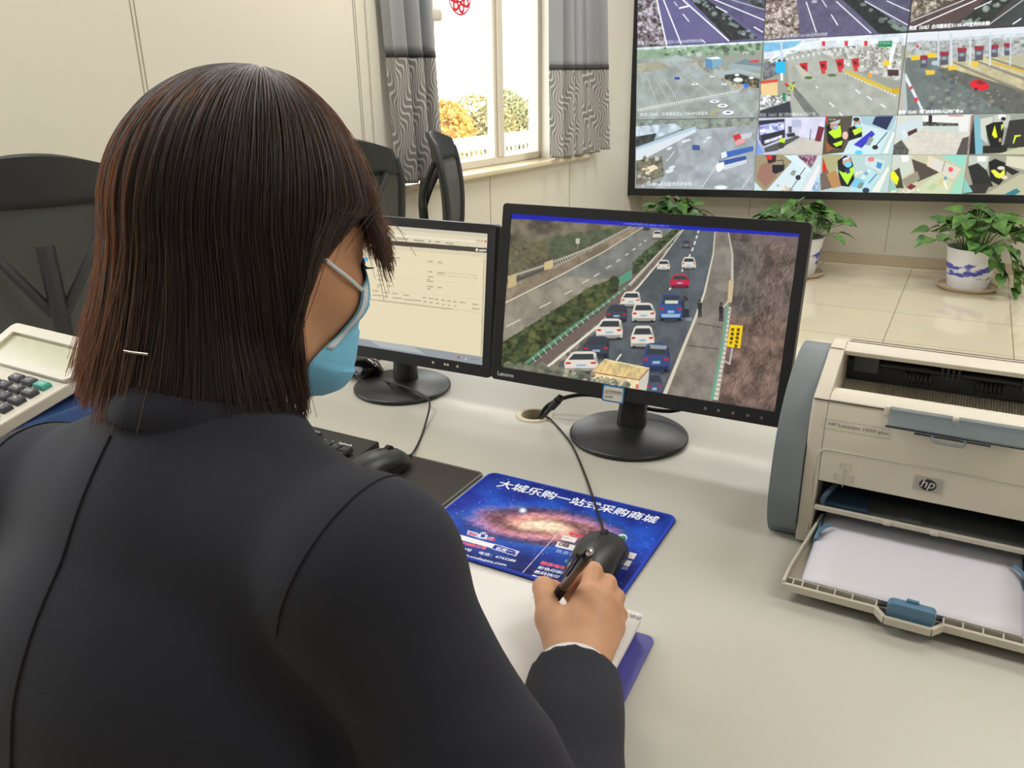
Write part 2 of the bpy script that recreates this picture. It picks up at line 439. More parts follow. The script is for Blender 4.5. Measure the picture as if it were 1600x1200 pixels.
for u in (0.335, 1.245):
    sm.b2((u - 0.002, -0.0015, 0.05), (u + 0.002, 0.004, ZS - 0.04))
on_wall(structure(sm.build('trim_1', SEAM, smooth=False)))
on_wall(structure(MB().b2((-0.60, -0.012, 0.0), (-0.535, 0.0, 2.7)).build('trim_2', WALL, smooth=False, bevel=0.002)))
on_wall(structure(MB().rbox((0.50, 0.035, ZS - 0.013), (2.06, 0.19, 0.026), 0.006).build('trim_3', STONE)))
on_wall(structure(MB().b2((-6.3, -0.014, 0), (2.2, 0, 0.075)).build('baseboard_left', BASE, smooth=False, bevel=0.003)))

def window(n, u0, u1, mulls, sash=None):
    """white framed window set back in the wall"""
    e = structure(empty('window_%d' % n)); e.matrix_world = WM
    f = MB(); y0, y1 = 0.105, 0.16
    f.b2((u0, y0, ZS), (u0 + 0.04, y1, ZT)); f.b2((u1 - 0.035, y0, ZS), (u1, y1, ZT))
    f.b2((u0, y0, ZS), (u1, y1, ZS + 0.042)); f.b2((u0, y0, ZT - 0.05), (u1, y1, ZT))
    f.build('window_frame', FRAME, e, smooth=False, bevel=0.003)
    for a, b_ in mulls:
        f = MB(); f.b2((a, y0 + 0.008, ZS + 0.042), (a + (b_ - a) * 0.32, y1 + 0.005, ZT - 0.05)); f.b2((a + (b_ - a) * 0.36, y0 - 0.008, ZS + 0.042), (b_, y1 - 0.02, ZT - 0.05))
        f.build('mullion', FRAME, e, smooth=False, bevel=0.003)
    g = bpy.data.materials.get('window_glass')
    if g is None:
        g = bpy.data.materials.new('window_glass'); g.use_nodes = True; N = g.node_tree.nodes; L = g.node_tree.links
        t = N.new('ShaderNodeBsdfTransparent'); gl = N.new('ShaderNodeBsdfGlossy'); gl.inputs['Roughness'].default_value = 0.02; mxs = N.new('ShaderNodeMixShader'); mxs.inputs[0].default_value = 0.05
        L.new(t.outputs[0], mxs.inputs[1]); L.new(gl.outputs[0], mxs.inputs[2]); L.new(mxs.outputs[0], N['Material Output'].inputs['Surface'])
    MB().b2((u0 + 0.02, 0.131, ZS + 0.03), (u1 - 0.02, 0.135, ZT - 0.03)).build('glass', g, e, smooth=False)
    return e
win = window(1, U0, U1, [(0.555, 0.635)])
s = MB()                                          # the opening sash on the left with its rail
s.b2((-0.10, 0.085, ZS + 0.042), (-0.062, 0.125, ZT - 0.05)); s.b2((-0.055, 0.075, ZS + 0.042), (-0.012, 0.125, ZT - 0.05))
s.build('sash_stile', FRAME, win, smooth=False, bevel=0.004)
MB().rbox((-0.19, 0.07, 1.585), (0.40, 0.07, 0.058), 0.014).build('sash_rail', FRAME, win)
window(2, V0, V1, [(-3.84, -3.76)])

# video wall side of the room
TORG = (-2.256, 5.90, 0.0); TANG = math.atan(0.07)
TM = Matrix.Translation(TORG) @ Matrix.Rotation(TANG, 4, 'Z')
def on_tv(o): o.matrix_world = TM; return o
on_tv(structure(MB().b2((-0.4, 0.25, 0), (6.6, 0.40, 2.85)).build('wall_back', WALL, smooth=False)))
sm = MB()
for u in (0.862, 1.815, 2.76): sm.b2((u - 0.0018, 0.2485, 0.09), (u + 0.0018, 0.253, 2.8))
on_tv(structure(sm.build('trim_4', SEAM, smooth=False)))
on_tv(structure(MB().b2((-0.2, 0.232, 0), (6.4, 0.25, 0.072)).build('baseboard_back', BASE, smooth=False, bevel=0.003)))

# ------------------------------------------------------------------ curtains
def curtain_pattern():
    m = bpy.data.materials.new('curtain_wave_print'); m.use_nodes = True; nt = m.node_tree; N = nt.nodes; L = nt.links; b = N['Principled BSDF']
    uv = N.new('ShaderNodeUVMap'); sp = N.new('ShaderNodeSeparateXYZ'); L.new(uv.outputs['UV'], sp.inputs[0])
    def mth(op, a, c=None):
        n = N.new('ShaderNodeMath'); n.operation = op
        for i, v in enumerate((a, c)):
            if v is None: continue
            if isinstance(v, (int, float)): n.inputs[i].default_value = v
            else: L.new(v, n.inputs[i])
        return n.outputs[0]
    u, v = sp.outputs[0], sp.outputs[1]
    ph = mth('ADD', mth('MULTIPLY', v, 27.0), mth('MULTIPLY', mth('SINE', mth('MULTIPLY', u, 34.0)), 1.7))
    sw = mth('MULTIPLY', mth('SINE', ph), 0.019)
    k = mth('MULTIPLY', mth('ADD', mth('ADD', u, sw), mth('MULTIPLY', v, 0.05)), 2 * PI / 0.0165)
    st = mth('SMOOTH_MAX', mth('SINE', k), -0.35)
    cr = N.new('ShaderNodeValToRGB'); e = cr.color_ramp.elements
    e[0].position = 0.15; e[0].color = lin((128, 126, 124)); e[1].position = 0.95; e[1].color = lin((200, 198, 194))
    L.new(st, cr.inputs[0]); L.new(cr.outputs[0], b.inputs['Base Color']); b.inputs['Roughness'].default_value = 0.75
    return m
CUP = mat('curtain_grey', (146, 149, 153), rough=0.65, var=0.04, scale=300, sheen=0.2)
CBAND = mat('curtain_band', (62, 60, 62), rough=0.7); CPAT = curtain_pattern()
def curtain(name, label, u0t, u1t, u0b, u1b, ztop, zband, zbot, folds, seed, hem=0.0):
    t = thing(name, label, 'curtain', group=None); t.matrix_world = WM
    rs = random.Random(seed); phs = [rs.uniform(0, 6.28) for _ in range(4)]
    def P(s, z):
        k = (ztop - z) / (ztop - zbot); a = u0t + (u0b - u0t) * k; b_ = u1t + (u1b - u1t) * k
        w = folds * 2 * PI * s
        dep = 0.030 * math.sin(w + phs[0] + 0.25 * math.sin(3 * k + phs[1])) + 0.014 * math.sin(2.3 * w + phs[2])
        return (a + (b_ - a) * s + 0.008 * math.sin(2 * w + phs[3]), -0.085 + dep, z + hem * math.sin(5 * s + phs[1]) * k ** 6)
    NS = 120
    def panel(nm, z0, z1, m, nz, off=0.0, slope=0.0):
        b = MB(); b.grid(lambda i, j: tuple(a + c for a, c in zip(P(i, z0 + slope * (i - 0.5) * 2 + (z1 - z0) * j), (0, -off, 0))), NS, nz)
        o = b.build(nm, m, t, fix=False); me = o.data; ul = me.uv_layers.new(name='UVMap')
        arc = [0.0]
        for i in range(NS): arc.append(arc[-1] + (Vector(P((i + 1) / NS, zband)) - Vector(P(i / NS, zband))).length)
        for lp in me.loops:
            i = lp.vertex_index % (NS + 1); ul.data[lp.index].uv = (arc[i], me.vertices[lp.vertex_index].co.z)
        q = o.modifiers.new('solid', 'SOLIDIFY'); q.thickness = 0.0025; q.offset = 1.0
        return o
    panel('upper_panel', ztop, zband, CUP, 30); panel('lower_panel', zband, zbot, CPAT, 30)
    panel('trim_band', zband + 0.014, zband - 0.014, CBAND, 2, 0.003)
    return t
curtain('window_curtain', 'grey curtain with white wave print hanging left of the window, behind the office chairs', -0.60, -0.29, -0.515, -0.215, 2.6, 1.395, 0.815, 2.6, 4)
curtain('window_curtain', 'grey curtain with white wave print hanging between the window and the video wall', 0.86, 1.42, 0.90, 1.60, 2.6, 1.335, 0.812, 4.4, 9, 0.006)

# red paper-cut stuck on the window pane
PC = thing('paper_cutting', 'round red paper-cut decoration hanging on the window pane', 'decoration'); PC.matrix_world = WM @ Matrix.Translation((0.27, 0.122, 1.70))
REDP = mat('red_paper', (214, 34, 48), rough=0.6)
b = MB()
def ring(b, c, r0, r1, n=40, sz=1.0):
    vs = []
    for r in (r0, r1):
        for y in (-0.0006, 0.0006):
            for i in range(n): a = 2 * PI * i / n; vs.append((c[0] + r * math.cos(a), y, c[1] + sz * r * math.sin(a)))
    fs = []
    for i in range(n):
        j = (i + 1) % n
        fs += [(i, j, n + j, n + i), (2 * n + i, 3 * n + i, 3 * n + j, 2 * n + j), (i, 2 * n + i, 2 * n + j, j), (n + i, n + j, 3 * n + j, 3 * n + i)]
    b.add(vs, fs)
ring(b, (0, 0), 0.092, 0.102); ring(b, (0, 0), 0.030, 0.042)
for i in range(8):
    a = 2 * PI * i / 8 + 0.2; ring(b, (0.066 * math.cos(a), 0.066 * math.sin(a)), 0.012, 0.027, 16)
b.build('cut_paper', REDP, PC, smooth=False)

# ------------------------------------------------------------------ outdoors, one storey below
GR = mat('outdoor_ground', (176, 168, 150), rough=0.9, scale=1.0, var=0.1)
g = MB().b2((-90, -30, -4.6), (-3.3, 110, -4.5)).build('ground', GR, smooth=False); structure(g)
def wpt(u, d, z):                                   # a point outdoors: along the wall, distance out, height
    return WM @ Vector((u, d, z))
def leaf_tree(label, loc, rx, rz, zc, col1, col2, n, seed):
    t = thing('leafy_tree', label, 'tree', loc, group=None); rs = random.Random(seed)
    nm = 'leaves_%d_%d_%d' % col1; m = mat(nm, col1, rough=0.6, var=0.35, scale=2.2)
    b = MB()
    lobes = [(rs.uniform(-.5, .5) * rx, rs.uniform(-.5, .5) * rx, zc + rs.uniform(-.55, .6) * rz, rs.uniform(.45, .75) * min(rx, rz)) for _ in range(9)]
    for i in range(n):
        lx, ly, lz, lr = rs.choice(lobes); d = Vector((rs.gauss(0, 1), rs.gauss(0, 1), rs.gauss(0, 1))).normalized() * lr * rs.uniform(.75, 1.0) ** .5
        p = Vector((lx, ly, lz)) + d; s_ = rs.uniform(.05, .10)
        a = Vector((rs.gauss(0, 1), rs.gauss(0, 1), rs.gauss(0, 1))).normalized(); c = a.orthogonal().normalized()
        b.add([p - a * s_, p + c * s_ * .5, p + a * s_, p - c * s_ * .5], [(0, 1, 2, 3)])
    b.build('foliage', m, t, smooth=False, fix=False)
    tr = MB(); tr.tube([(0, 0, 0), (0.05, 0, zc - rz * .6), (0.0, 0.05, zc + rz * .4)], 0.15, 8, rr=[0.17, 0.13, 0.05]); tr.build('trunk', mat('bark', (110, 92, 74), rough=0.9, var=0.2), t)
    return t
leaf_tree('broad tree with orange-yellow autumn leaves, seen beside the curtain', (-12.0, 18.4, -4.5), 1.35, 1.5, 3.80, (206, 164, 84), (0, 0, 0), 8500, 1)
leaf_tree('tall round olive-yellow tree left of the window mullion', (-13.35, 22.3, -4.5), 1.15, 1.6, 3.95, (168, 158, 104), (0, 0, 0), 8500, 2)
leaf_tree('olive-green tree seen right of the window mullion', (-14.7, 27.2, -4.5), 1.25, 1.5, 3.65, (158, 154, 106), (0, 0, 0), 8500, 3)
t = thing('boundary_wall', 'low wall with white coping and teal band outside the window', 'wall', (-6.45, 12.0, -4.5), (0, 0, math.atan2(2.4, 0.17)))
MB().b2((-5, -0.1, 0), (7, 0.1, 4.66)).build('wall_body', mat('outdoor_render', (196, 190, 180), rough=0.9), t, smooth=False)
MB().b2((-5, -0.12, 4.76), (7, 0.12, 4.85)).build('teal_band', mat('teal_paint', (138, 172, 174), rough=0.5), t, smooth=False)
MB().b2((-5, -0.14, 4.85), (7, 0.14, 4.93)).build('coping', mat('outdoor_white', (235, 235, 232), rough=0.6), t, smooth=False)
b = MB()
for i in range(100): b.b2((-5 + i * 0.12, -0.012, 4.66), (-4.976 + i * 0.12, 0.012, 4.76))
b.build('bars', mat('outdoor_white', (235, 235, 232)), t, smooth=False)
def street_lamp(label, loc, h, arm, rz):
    t = thing('street_lamp', label, 'street lamp', loc, (0, 0, rz)); m = mat('lamp_pole_grey', (196, 192, 196), rough=0.6)
    MB().tube([(0, 0, 0), (0, 0, h)], 0.09, 8, rr=[0.12, 0.06]).build('pole', m, t)
    for sgn in ((1, -1) if arm > 1 else (1,)):
        MB().tube(spline([(0, 0, h - 0.4), (0.3 * sgn, 0, h), (0.9 * sgn, 0, h + 0.12)], 5), 0.05, 6).build('arm', m, t)
        MB().rbox((1.05 * sgn, 0, h + 0.10), (0.5, 0.2, 0.1), 0.04).build('lamp_head', m, t)
street_lamp('distant double-headed street lamp above the orange tree', (-22.3, 33.4, -4.5), 5.35, 2, R(50))
street_lamp('distant single street lamp near the right window edge', (-20.2, 40.1, -4.5), 5.3, 1, R(200))
# ------------------------------------------------------------------ office chairs in the background
CHB = mat('chair_black_plastic', (44, 46, 48), rough=0.45, var=0.05)
def mesh_fabric():
    m = bpy.data.materials.new('chair_mesh_fabric'); m.use_nodes = True; nt = m.node_tree; N = nt.nodes; L = nt.links; b = N['Principled BSDF']
    b.inputs['Base Color'].default_value = lin((84, 86, 84)); b.inputs['Roughness'].default_value = 0.8
    tc = N.new('ShaderNodeTexCoord'); w1 = N.new('ShaderNodeTexChecker'); w1.inputs['Scale'].default_value = 420
    L.new(tc.outputs['Object'], w1.inputs['Vector'])
    mth = N.new('ShaderNodeMath'); mth.operation = 'MULTIPLY_ADD'; L.new(w1.outputs['Fac'], mth.inputs[0]); mth.inputs[1].default_value = 0.14; mth.inputs[2].default_value = 0.80
    L.new(mth.outputs[0], b.inputs['Alpha'])
    return m
CHM = mesh_fabric()
def office_chair(label, loc, rz, wide=0.44, htop=1.06, arms=True):
    """high-backed black mesh chair; local -y is the back side, seat faces +y"""
    t = thing('office_chair', label, 'office chair', loc, (0, 0, rz), 'black mesh office chairs'); sh = 0.46
    def bk(s, z):                                  # back shell: s -1..1 across, z height
        k = (z - 0.56) / (htop - 0.56)
        hw = wide / 2 * (0.90 + 0.16 * math.sin(min(k, 1) * 2.2) - 0.30 * max(0, k - 0.72) ** 1.3 / 0.28 ** 1.3 * 0.75)
        return (s * hw, -0.25 - 0.05 * k + 0.05 * math.sin(k * 3.0) * 0.6 + 0.055 * s * s, z)
    zt = htop - 0.10
    # upholstered top pad
    b = MB(); b.grid(lambda i, j: bk(i * 2 - 1, zt - 0.03 + (htop - zt + 0.03 - 0.045 * abs(i * 2 - 1) ** 2.2) * math.sin(j * PI / 2)), 24, 8)
    b.build('head_panel', CHB, t, solid=0.022, fix=False)
    b = MB(); b.grid(lambda i, j: bk((i * 2 - 1) * 0.97, 0.58 + (zt - 0.015 - 0.58) * j), 30, 24)
    b.build('back_mesh', CHM, t, solid=0.004, fix=False)
    fr = MB(); pts = [bk(-1, 0.56 + (zt - 0.54) * i / 20) for i in range(21)]
    fr.tube(pts, 0.014, 8); fr.tube([bk(1, 0.56 + (zt - 0.54) * i / 20) for i in range(21)], 0.014, 8)
    fr.tube([bk(-1 + i / 8, 0.57) for i in range(17)], 0.014, 8); fr.build('back_frame', CHB, t)
    sp = MB(); sp.tube(spline([(0, -0.14, sh - 0.06), (0, -0.30, sh + 0.02), (0, -0.34, 0.70), (0, -0.325, zt - 0.12)], 6), 0.022, 8)
    for s in (-1, 1): sp.tube(spline([(0, -0.335, 0.72), (s * wide * 0.22, -0.315, zt - 0.16), (s * wide * 0.40, bk(0.8, zt)[1] - 0.015, zt - 0.03)], 6), 0.014, 8)
    sp.build('back_support', CHB, t)
    MB().rbox((0, 0.02, sh), (0.48, 0.46, 0.075), 0.035, 4).build('seat', mat('chair_seat_fabric', (44, 45, 48), rough=0.9), t)
    for s in (-1, 1) if arms else ():
        MB().tube(spline([(s * 0.235, 0.02, sh - 0.02), (s * 0.285, 0.02, sh + 0.02), (s * 0.285, 0.0, sh + 0.19)], 6), 0.014, 8).build('armrest_post', CHB, t)
        MB().rbox((s * 0.285, 0.02, sh + 0.205), (0.075, 0.25, 0.03), 0.014).build('armrest', CHB, t)
    MB().lathe([(0.028, 0.08), (0.028, 0.30), (0.05, 0.32), (0.05, sh - 0.035)], 20).build('gas_column', mat('dark_metal', (60, 60, 62), rough=0.3, metal=0.8), t)
    bs = MB()
    for i in range(5):
        a = 2 * PI * i / 5 + 0.3; bs.tube([(0, 0, 0.11), (0.29 * math.cos(a), 0.29 * math.sin(a), 0.075)], 0.02, 8, rr=[0.028, 0.016])
    bs.build('star_base', CHB, t)
    for i in range(5):
        a = 2 * PI * i / 5 + 0.3; c = (0.29 * math.cos(a), 0.29 * math.sin(a), 0.03)
        MB().tube([(c[0] - 0.012 * math.sin(a), c[1] + 0.012 * math.cos(a), 0.03), (c[0] + 0.012 * math.sin(a), c[1] - 0.012 * math.cos(a), 0.03)], 0.03, 14).build('caster', CHB, t)
    return t
office_chair('black mesh office chair at far left, behind the calculator', (-2.30, 1.40, 0), R(59), 0.44, 1.135)
office_chair('black office chair whose back shows just beyond the bangs of the seated person', (-2.13, 2.49, 0), R(42), 0.42, 1.105)
office_chair('black office chair seen edge-on in front of the window', (-1.93, 3.345, 0), R(-66), 0.44, 1.065, False)

# ------------------------------------------------------------------ potted plants on the floor
LEAF = bpy.data.materials.new('pothos_leaf'); LEAF.use_nodes = True
_b = LEAF.node_tree.nodes['Principled BSDF']; _n = LEAF.node_tree.nodes.new('ShaderNodeTexNoise'); _n.inputs['Scale'].default_value = 9
_c = LEAF.node_tree.nodes.new('ShaderNodeValToRGB'); _c.color_ramp.elements[0].position = 0.35; _c.color_ramp.elements[0].color = lin((38, 74, 34)); _c.color_ramp.elements[1].position = 0.7; _c.color_ramp.elements[1].color = lin((96, 138, 58))
LEAF.node_tree.links.new(_n.outputs['Fac'], _c.inputs[0]); LEAF.node_tree.links.new(_c.outputs[0], _b.inputs['Base Color']); _b.inputs['Roughness'].default_value = 0.38
def porcelain():
    m = bpy.data.materials.new('blue_white_porcelain'); m.use_nodes = True; nt = m.node_tree; N = nt.nodes; L = nt.links; b = N['Principled BSDF']
    tc = N.new('ShaderNodeTexCoord'); mp = N.new('ShaderNodeMapping'); mp.inputs['Scale'].default_value = (9, 9, 22); nz = N.new('ShaderNodeTexNoise'); nz.inputs['Detail'].default_value = 5; nz.inputs['Scale'].default_value = 1.0
    L.new(tc.outputs['Object'], mp.inputs[0]); L.new(mp.outputs[0], nz.inputs['Vector'])
    sp = N.new('ShaderNodeSeparateXYZ'); L.new(tc.outputs['Object'], sp.inputs[0])
    bd = N.new('ShaderNodeMapRange'); bd.interpolation_type = 'SMOOTHSTEP'; L.new(sp.outputs[2], bd.inputs[0]); bd.inputs[1].default_value = 0.05; bd.inputs[2].default_value = 0.09; bd.inputs[3].default_value = -0.25; bd.inputs[4].default_value = 0.0
    b2 = N.new('ShaderNodeMapRange'); b2.interpolation_type = 'SMOOTHSTEP'; L.new(sp.outputs[2], b2.inputs[0]); b2.inputs[1].default_value = 0.17; b2.inputs[2].default_value = 0.21; b2.inputs[3].default_value = 0.0; b2.inputs[4].default_value = -0.25
    ad = N.new('ShaderNodeMath'); ad.operation = 'ADD'; L.new(bd.outputs[0], ad.inputs[0]); L.new(b2.outputs[0], ad.inputs[1])
    a2 = N.new('ShaderNodeMath'); a2.operation = 'ADD'; L.new(ad.outputs[0], a2.inputs[0]); L.new(nz.outputs['Fac'], a2.inputs[1])
    cr = N.new('ShaderNodeValToRGB'); e = cr.color_ramp.elements; e[0].position = 0.50; e[0].color = lin((228, 230, 236)); e[1].position = 0.56; e[1].color = lin((74, 78, 178))
    L.new(a2.outputs[0], cr.inputs[0]); L.new(cr.outputs[0], b.inputs['Base Color']); b.inputs['Roughness'].default_value = 0.12
    return m
PORC = porcelain(); SOIL = mat('potting_soil', (52, 42, 34), rough=1.0, var=0.3, scale=80)
def leaf(b, base, d, size, droop, tw):
    d = Vector(d).normalized(); side = d.cross(Vector((0, 0, 1)))
    side = (side.normalized() if side.length > 0.05 else Vector((1, 0, 0))); up = side.cross(d)
    side, up = side * math.cos(tw) + up * math.sin(tw), up * math.cos(tw) - side * math.sin(tw)
    prof = [(0, 0.10), (0.08, 0.36), (0.22, 0.47), (0.42, 0.44), (0.65, 0.30), (0.85, 0.13), (1.0, 0.0)]
    vs = []
    for k, hw in prof:
        c = Vector(base) + d * size * k - Vector((0, 0, 1)) * droop * size * k * k
        vs += [c - side * hw * size * 0.86 + up * hw * size * 0.22, c, c + side * hw * size * 0.86 + up * hw * size * 0.22]
    fs = []
    for i in range(len(prof) - 1): fs += [(3 * i, 3 * i + 1, 3 * i + 4, 3 * i + 3), (3 * i + 1, 3 * i + 2, 3 * i + 5, 3 * i + 4)]
    b.add(vs, fs)
def potted_plant(label, loc, sc, seed, trail=()):
    t = thing('potted_plant', label, 'potted plant', loc, (0, 0, seed), 'blue and white potted plants'); rs = random.Random(seed)
    MB().lathe([(0.0, 0.0), (0.155, 0.0), (0.172, 0.016), (0.178, 0.026), (0.168, 0.026), (0.158, 0.014), (0.0, 0.012)], 48, caps=False).build('saucer', mat('saucer_beige', (196, 176, 150), rough=0.4), t)
    MB().lathe([(0.0, 0.014), (0.112, 0.014), (0.118, 0.03), (0.138, 0.16), (0.150, 0.245), (0.158, 0.258), (0.150, 0.262), (0.140, 0.25), (0.130, 0.20), (0.0, 0.20)], 48, caps=False).build('pot', PORC, t)
    MB().lathe([(0.0, 0.222), (0.08, 0.226), (0.134, 0.22), (0.134, 0.19), (0.0, 0.19)], 32, caps=False).build('soil', SOIL, t)
    lv, st = MB(), MB()
    for i in range(100):
        a = rs.uniform(0, 6.28); r = rs.uniform(0.02, 0.30) * sc; z = 0.27 + (0.235 * (1 - (r / (0.36 * sc)) ** 2) * rs.uniform(0.35, 1.05)) * sc
        p = Vector((r * math.cos(a), r * math.sin(a), z)); d = Vector((math.cos(a + rs.uniform(-.7, .7)), math.sin(a + rs.uniform(-.7, .7)), rs.uniform(-.45, .35)))
        leaf(lv, p, d, rs.uniform(0.075, 0.125) * sc, rs.uniform(0.1, 0.5), rs.uniform(-.5, .5))
        st.tube(spline([(0.05 * math.cos(a), 0.05 * math.sin(a), 0.21), (r * .6 * math.cos(a), r * .6 * math.sin(a), 0.21 + (z - 0.21) * .75), p], 4), 0.0022, 5)
    for a, ln in trail:                             # trailing vines over the rim
        pts = spline([(0.08 * math.cos(a), 0.08 * math.sin(a), 0.25), (0.20 * math.cos(a), 0.20 * math.sin(a), 0.30), (0.27 * math.cos(a), 0.27 * math.sin(a), 0.26 - ln * .4), (0.285 * math.cos(a + .1), 0.285 * math.sin(a + .1), 0.26 - ln)], 6)
        st.tube(pts, 0.003, 5)
        for k in range(6, len(pts), 2):
            q = a + rs.uniform(-1.2, 1.2); leaf(lv, pts[k], (math.cos(q), math.sin(q), -0.8), rs.uniform(0.06, 0.09), 0.3, rs.uniform(-.4, .4))
    lv.build('leaves', LEAF, t, fix=False); st.build('stems', mat('stem_green', (92, 120, 60), rough=0.6), t)
    return t
potted_plant('pothos in a blue and white pot on a saucer, on the floor behind the printer', (0.075, 5.79, 0), 1.0, 11, ((R(-25) - 11, 0.16), (R(-35) - 11, 0.20), (R(-60) - 11, 0.10)))
potted_plant('pothos plant half hidden behind the top right corner of the large monitor', (-0.95, 5.74, 0), 0.95, 23)
potted_plant('pothos plant with only leaf tips showing above the large monitor', (-1.78, 5.58, 0), 0.92, 37)

# ================================================================== VIDEO WALL
SCREEN = attr_mat('display_emission', emit=1.0, rough=0.25, spec=0.35)
VIDEO = attr_mat('video_wall_emission', emit=1.22, rough=0.3, spec=0.3)
UNIT = [(0, 0), (1, 0), (1, 1), (0, 1)]
def cell(w, h, corners, bg):
    p = Paint(w, h, homography(corners, UNIT), bg); p.nk = 0.38; p.ck = 0.55; p.sk = 0.6; return p
W_ = (245, 247, 250)
def feed_highway_a():
    p = cell(280, 158, [(150, -250), (1345, -330), (1290, 368), (122, 440)], (96, 92, 130))
    p.poly([(100, -300), (330, -300), (320, 0), (405, 430), (110, 440)], (98, 84, 84), 0.9, 0.03, col2=(190, 196, 214))
    p.speck([(130, 0), (310, 0), (370, 420), (120, 430)], 260, [(60, 46, 44), (190, 200, 220), (140, 120, 116)], 9, 3)
    p.poly([(322, -60), (560, -60), (985, 375), (410, 415), (380, 280)], (106, 104, 150), 0.25, 0.01, col2=(84, 80, 110))
    p.poly([(560, -60), (700, -60), (1240, 350), (1000, 375)], (46, 48, 50), 0.7, 0.03)
    p.speck([(600, -20), (700, -20), (1260, 350), (1120, 350)], 170, [(150, 176, 172), (120, 146, 140), (170, 190, 190)], 22, 4)
    p.poly([(700, -60), (1320, -60), (1320, 300), (1280, 340)], (88, 84, 120), 0.2, 0.02)
    p.poly([(960, -60), (1400, -60), (1330, 110), (1300, 110)], (60, 62, 66), 0.8, 0.03, col2=(120, 130, 140))
    p.line([(320, 0), (360, 200), (408, 420)], 12, W_); p.line([(380, 0), (545, 410)], 11, W_); p.line([(550, 0), (985, 378)], 12, W_)
    p.line([(565, 140), (622, 208)], 9, W_); p.line([(485, 32), (515, 70)], 7, W_); p.line([(745, 372), (768, 398)], 9, W_); p.line([(530, 90), (632, 68)], 14, W_)
    p.line([(870, 76), (975, 130)], 9, W_); p.line([(1208, 252), (1290, 300)], 10, W_); p.line([(820, 0), (1305, 198)], 9, W_); p.line([(950, 0), (1305, 105)], 8, (170, 190, 190))
    p.text('荆宜（G42）白河服务区K1102+800宜荆向左侧', 130, 418, 30, W_, (1, -0.05), (0.05, -1.1)); return p
def feed_highway_b():
    p = cell(280, 158, [(85, -250), (955, -310), (935, 183), (62, 226)], (96, 92, 120))
    p.poly([(60, -260), (270, -260), (260, 0), (290, 190), (60, 230)], (120, 104, 92), 0.9, 0.05, col2=(200, 196, 200)); p.speck([(70, 0), (260, 0), (285, 200), (65, 215)], 200, [(70, 58, 52), (216, 214, 220), (150, 130, 112)], 5, 5)
    p.poly([(275, -60), (480, -60), (790, 180), (290, 205)], (92, 88, 116), 0.2, 0.03); p.poly([(480, -60), (580, -60), (935, 170), (935, 186), (770, 190)], (40, 44, 46), 0.5, 0.05)
    p.speck([(540, -20), (600, -20), (935, 160), (890, 180)], 50, [(150, 172, 160), (124, 150, 138)], 22, 6)
    p.poly([(600, -60), (960, -60), (935, 150)], (86, 84, 110), 0.2, 0.03)
    p.line([(318, 0), (388, 182)], 6, W_); p.line([(500, 0), (720, 186)], 6, W_); p.dash((400, -30), (545, 180), 2, 0.6, (4, 7), W_); p.line([(670, 0), (935, 140)], 5, W_); p.line([(800, 0), (945, 62)], 5, W_); p.ell((368, 0), 18, 8, (180, 176, 190))
    p.text('荆宜（G42）百里荒站K1102+800宜荆向右侧', 66, 218, 20, W_, (1, -0.05), (0.05, -1.1)); return p
def feed_highway_c():
    p = cell(280, 158, [(955, -310), (1900, -370), (1865, 136), (932, 181)], (70, 64, 66))
    p.poly([(940, -300), (1240, -300), (1200, 10), (945, 110)], (118, 108, 92), 0.9, 0.05, col2=(190, 184, 172)); p.speck([(950, -60), (1180, -60), (1180, 10), (950, 100)], 120, [(62, 54, 46), (190, 186, 180)], 6, 7)
    p.poly([(940, 120), (1280, -40), (1460, -40), (1200, 130), (940, 150)], (84, 68, 66), 0.2, 0.04)
    p.poly([(1400, -40), (1560, -40), (1400, 130), (1240, 130)], (44, 48, 44), 0.5, 0.05); p.speck([(1440, -20), (1500, -20), (1330, 130), (1240, 130)], 36, [(150, 168, 158), (170, 186, 180)], 18, 8)
    p.poly([(1600, -60), (1900, -60), (1900, 140), (1420, 140)], (58, 66, 66), 0.2, 0.03)
    p.line([(945, 118), (1250, 0)], 6, (200, 206, 206)); p.line([(980, 145), (1320, 0)], 6, W_); p.line([(1310, 52), (1405, 8)], 6, W_); p.line([(1535, 138), (1580, 106)], 7, W_); p.line([(1400, 140), (1600, -10)], 6, (190, 190, 190))
    p.text('荆宜（G42）白河服务区K1105-070宜荆向右侧', 938, 166, 23, W_, (1, -0.055), (0.05, -1.1), bold=0.02); return p
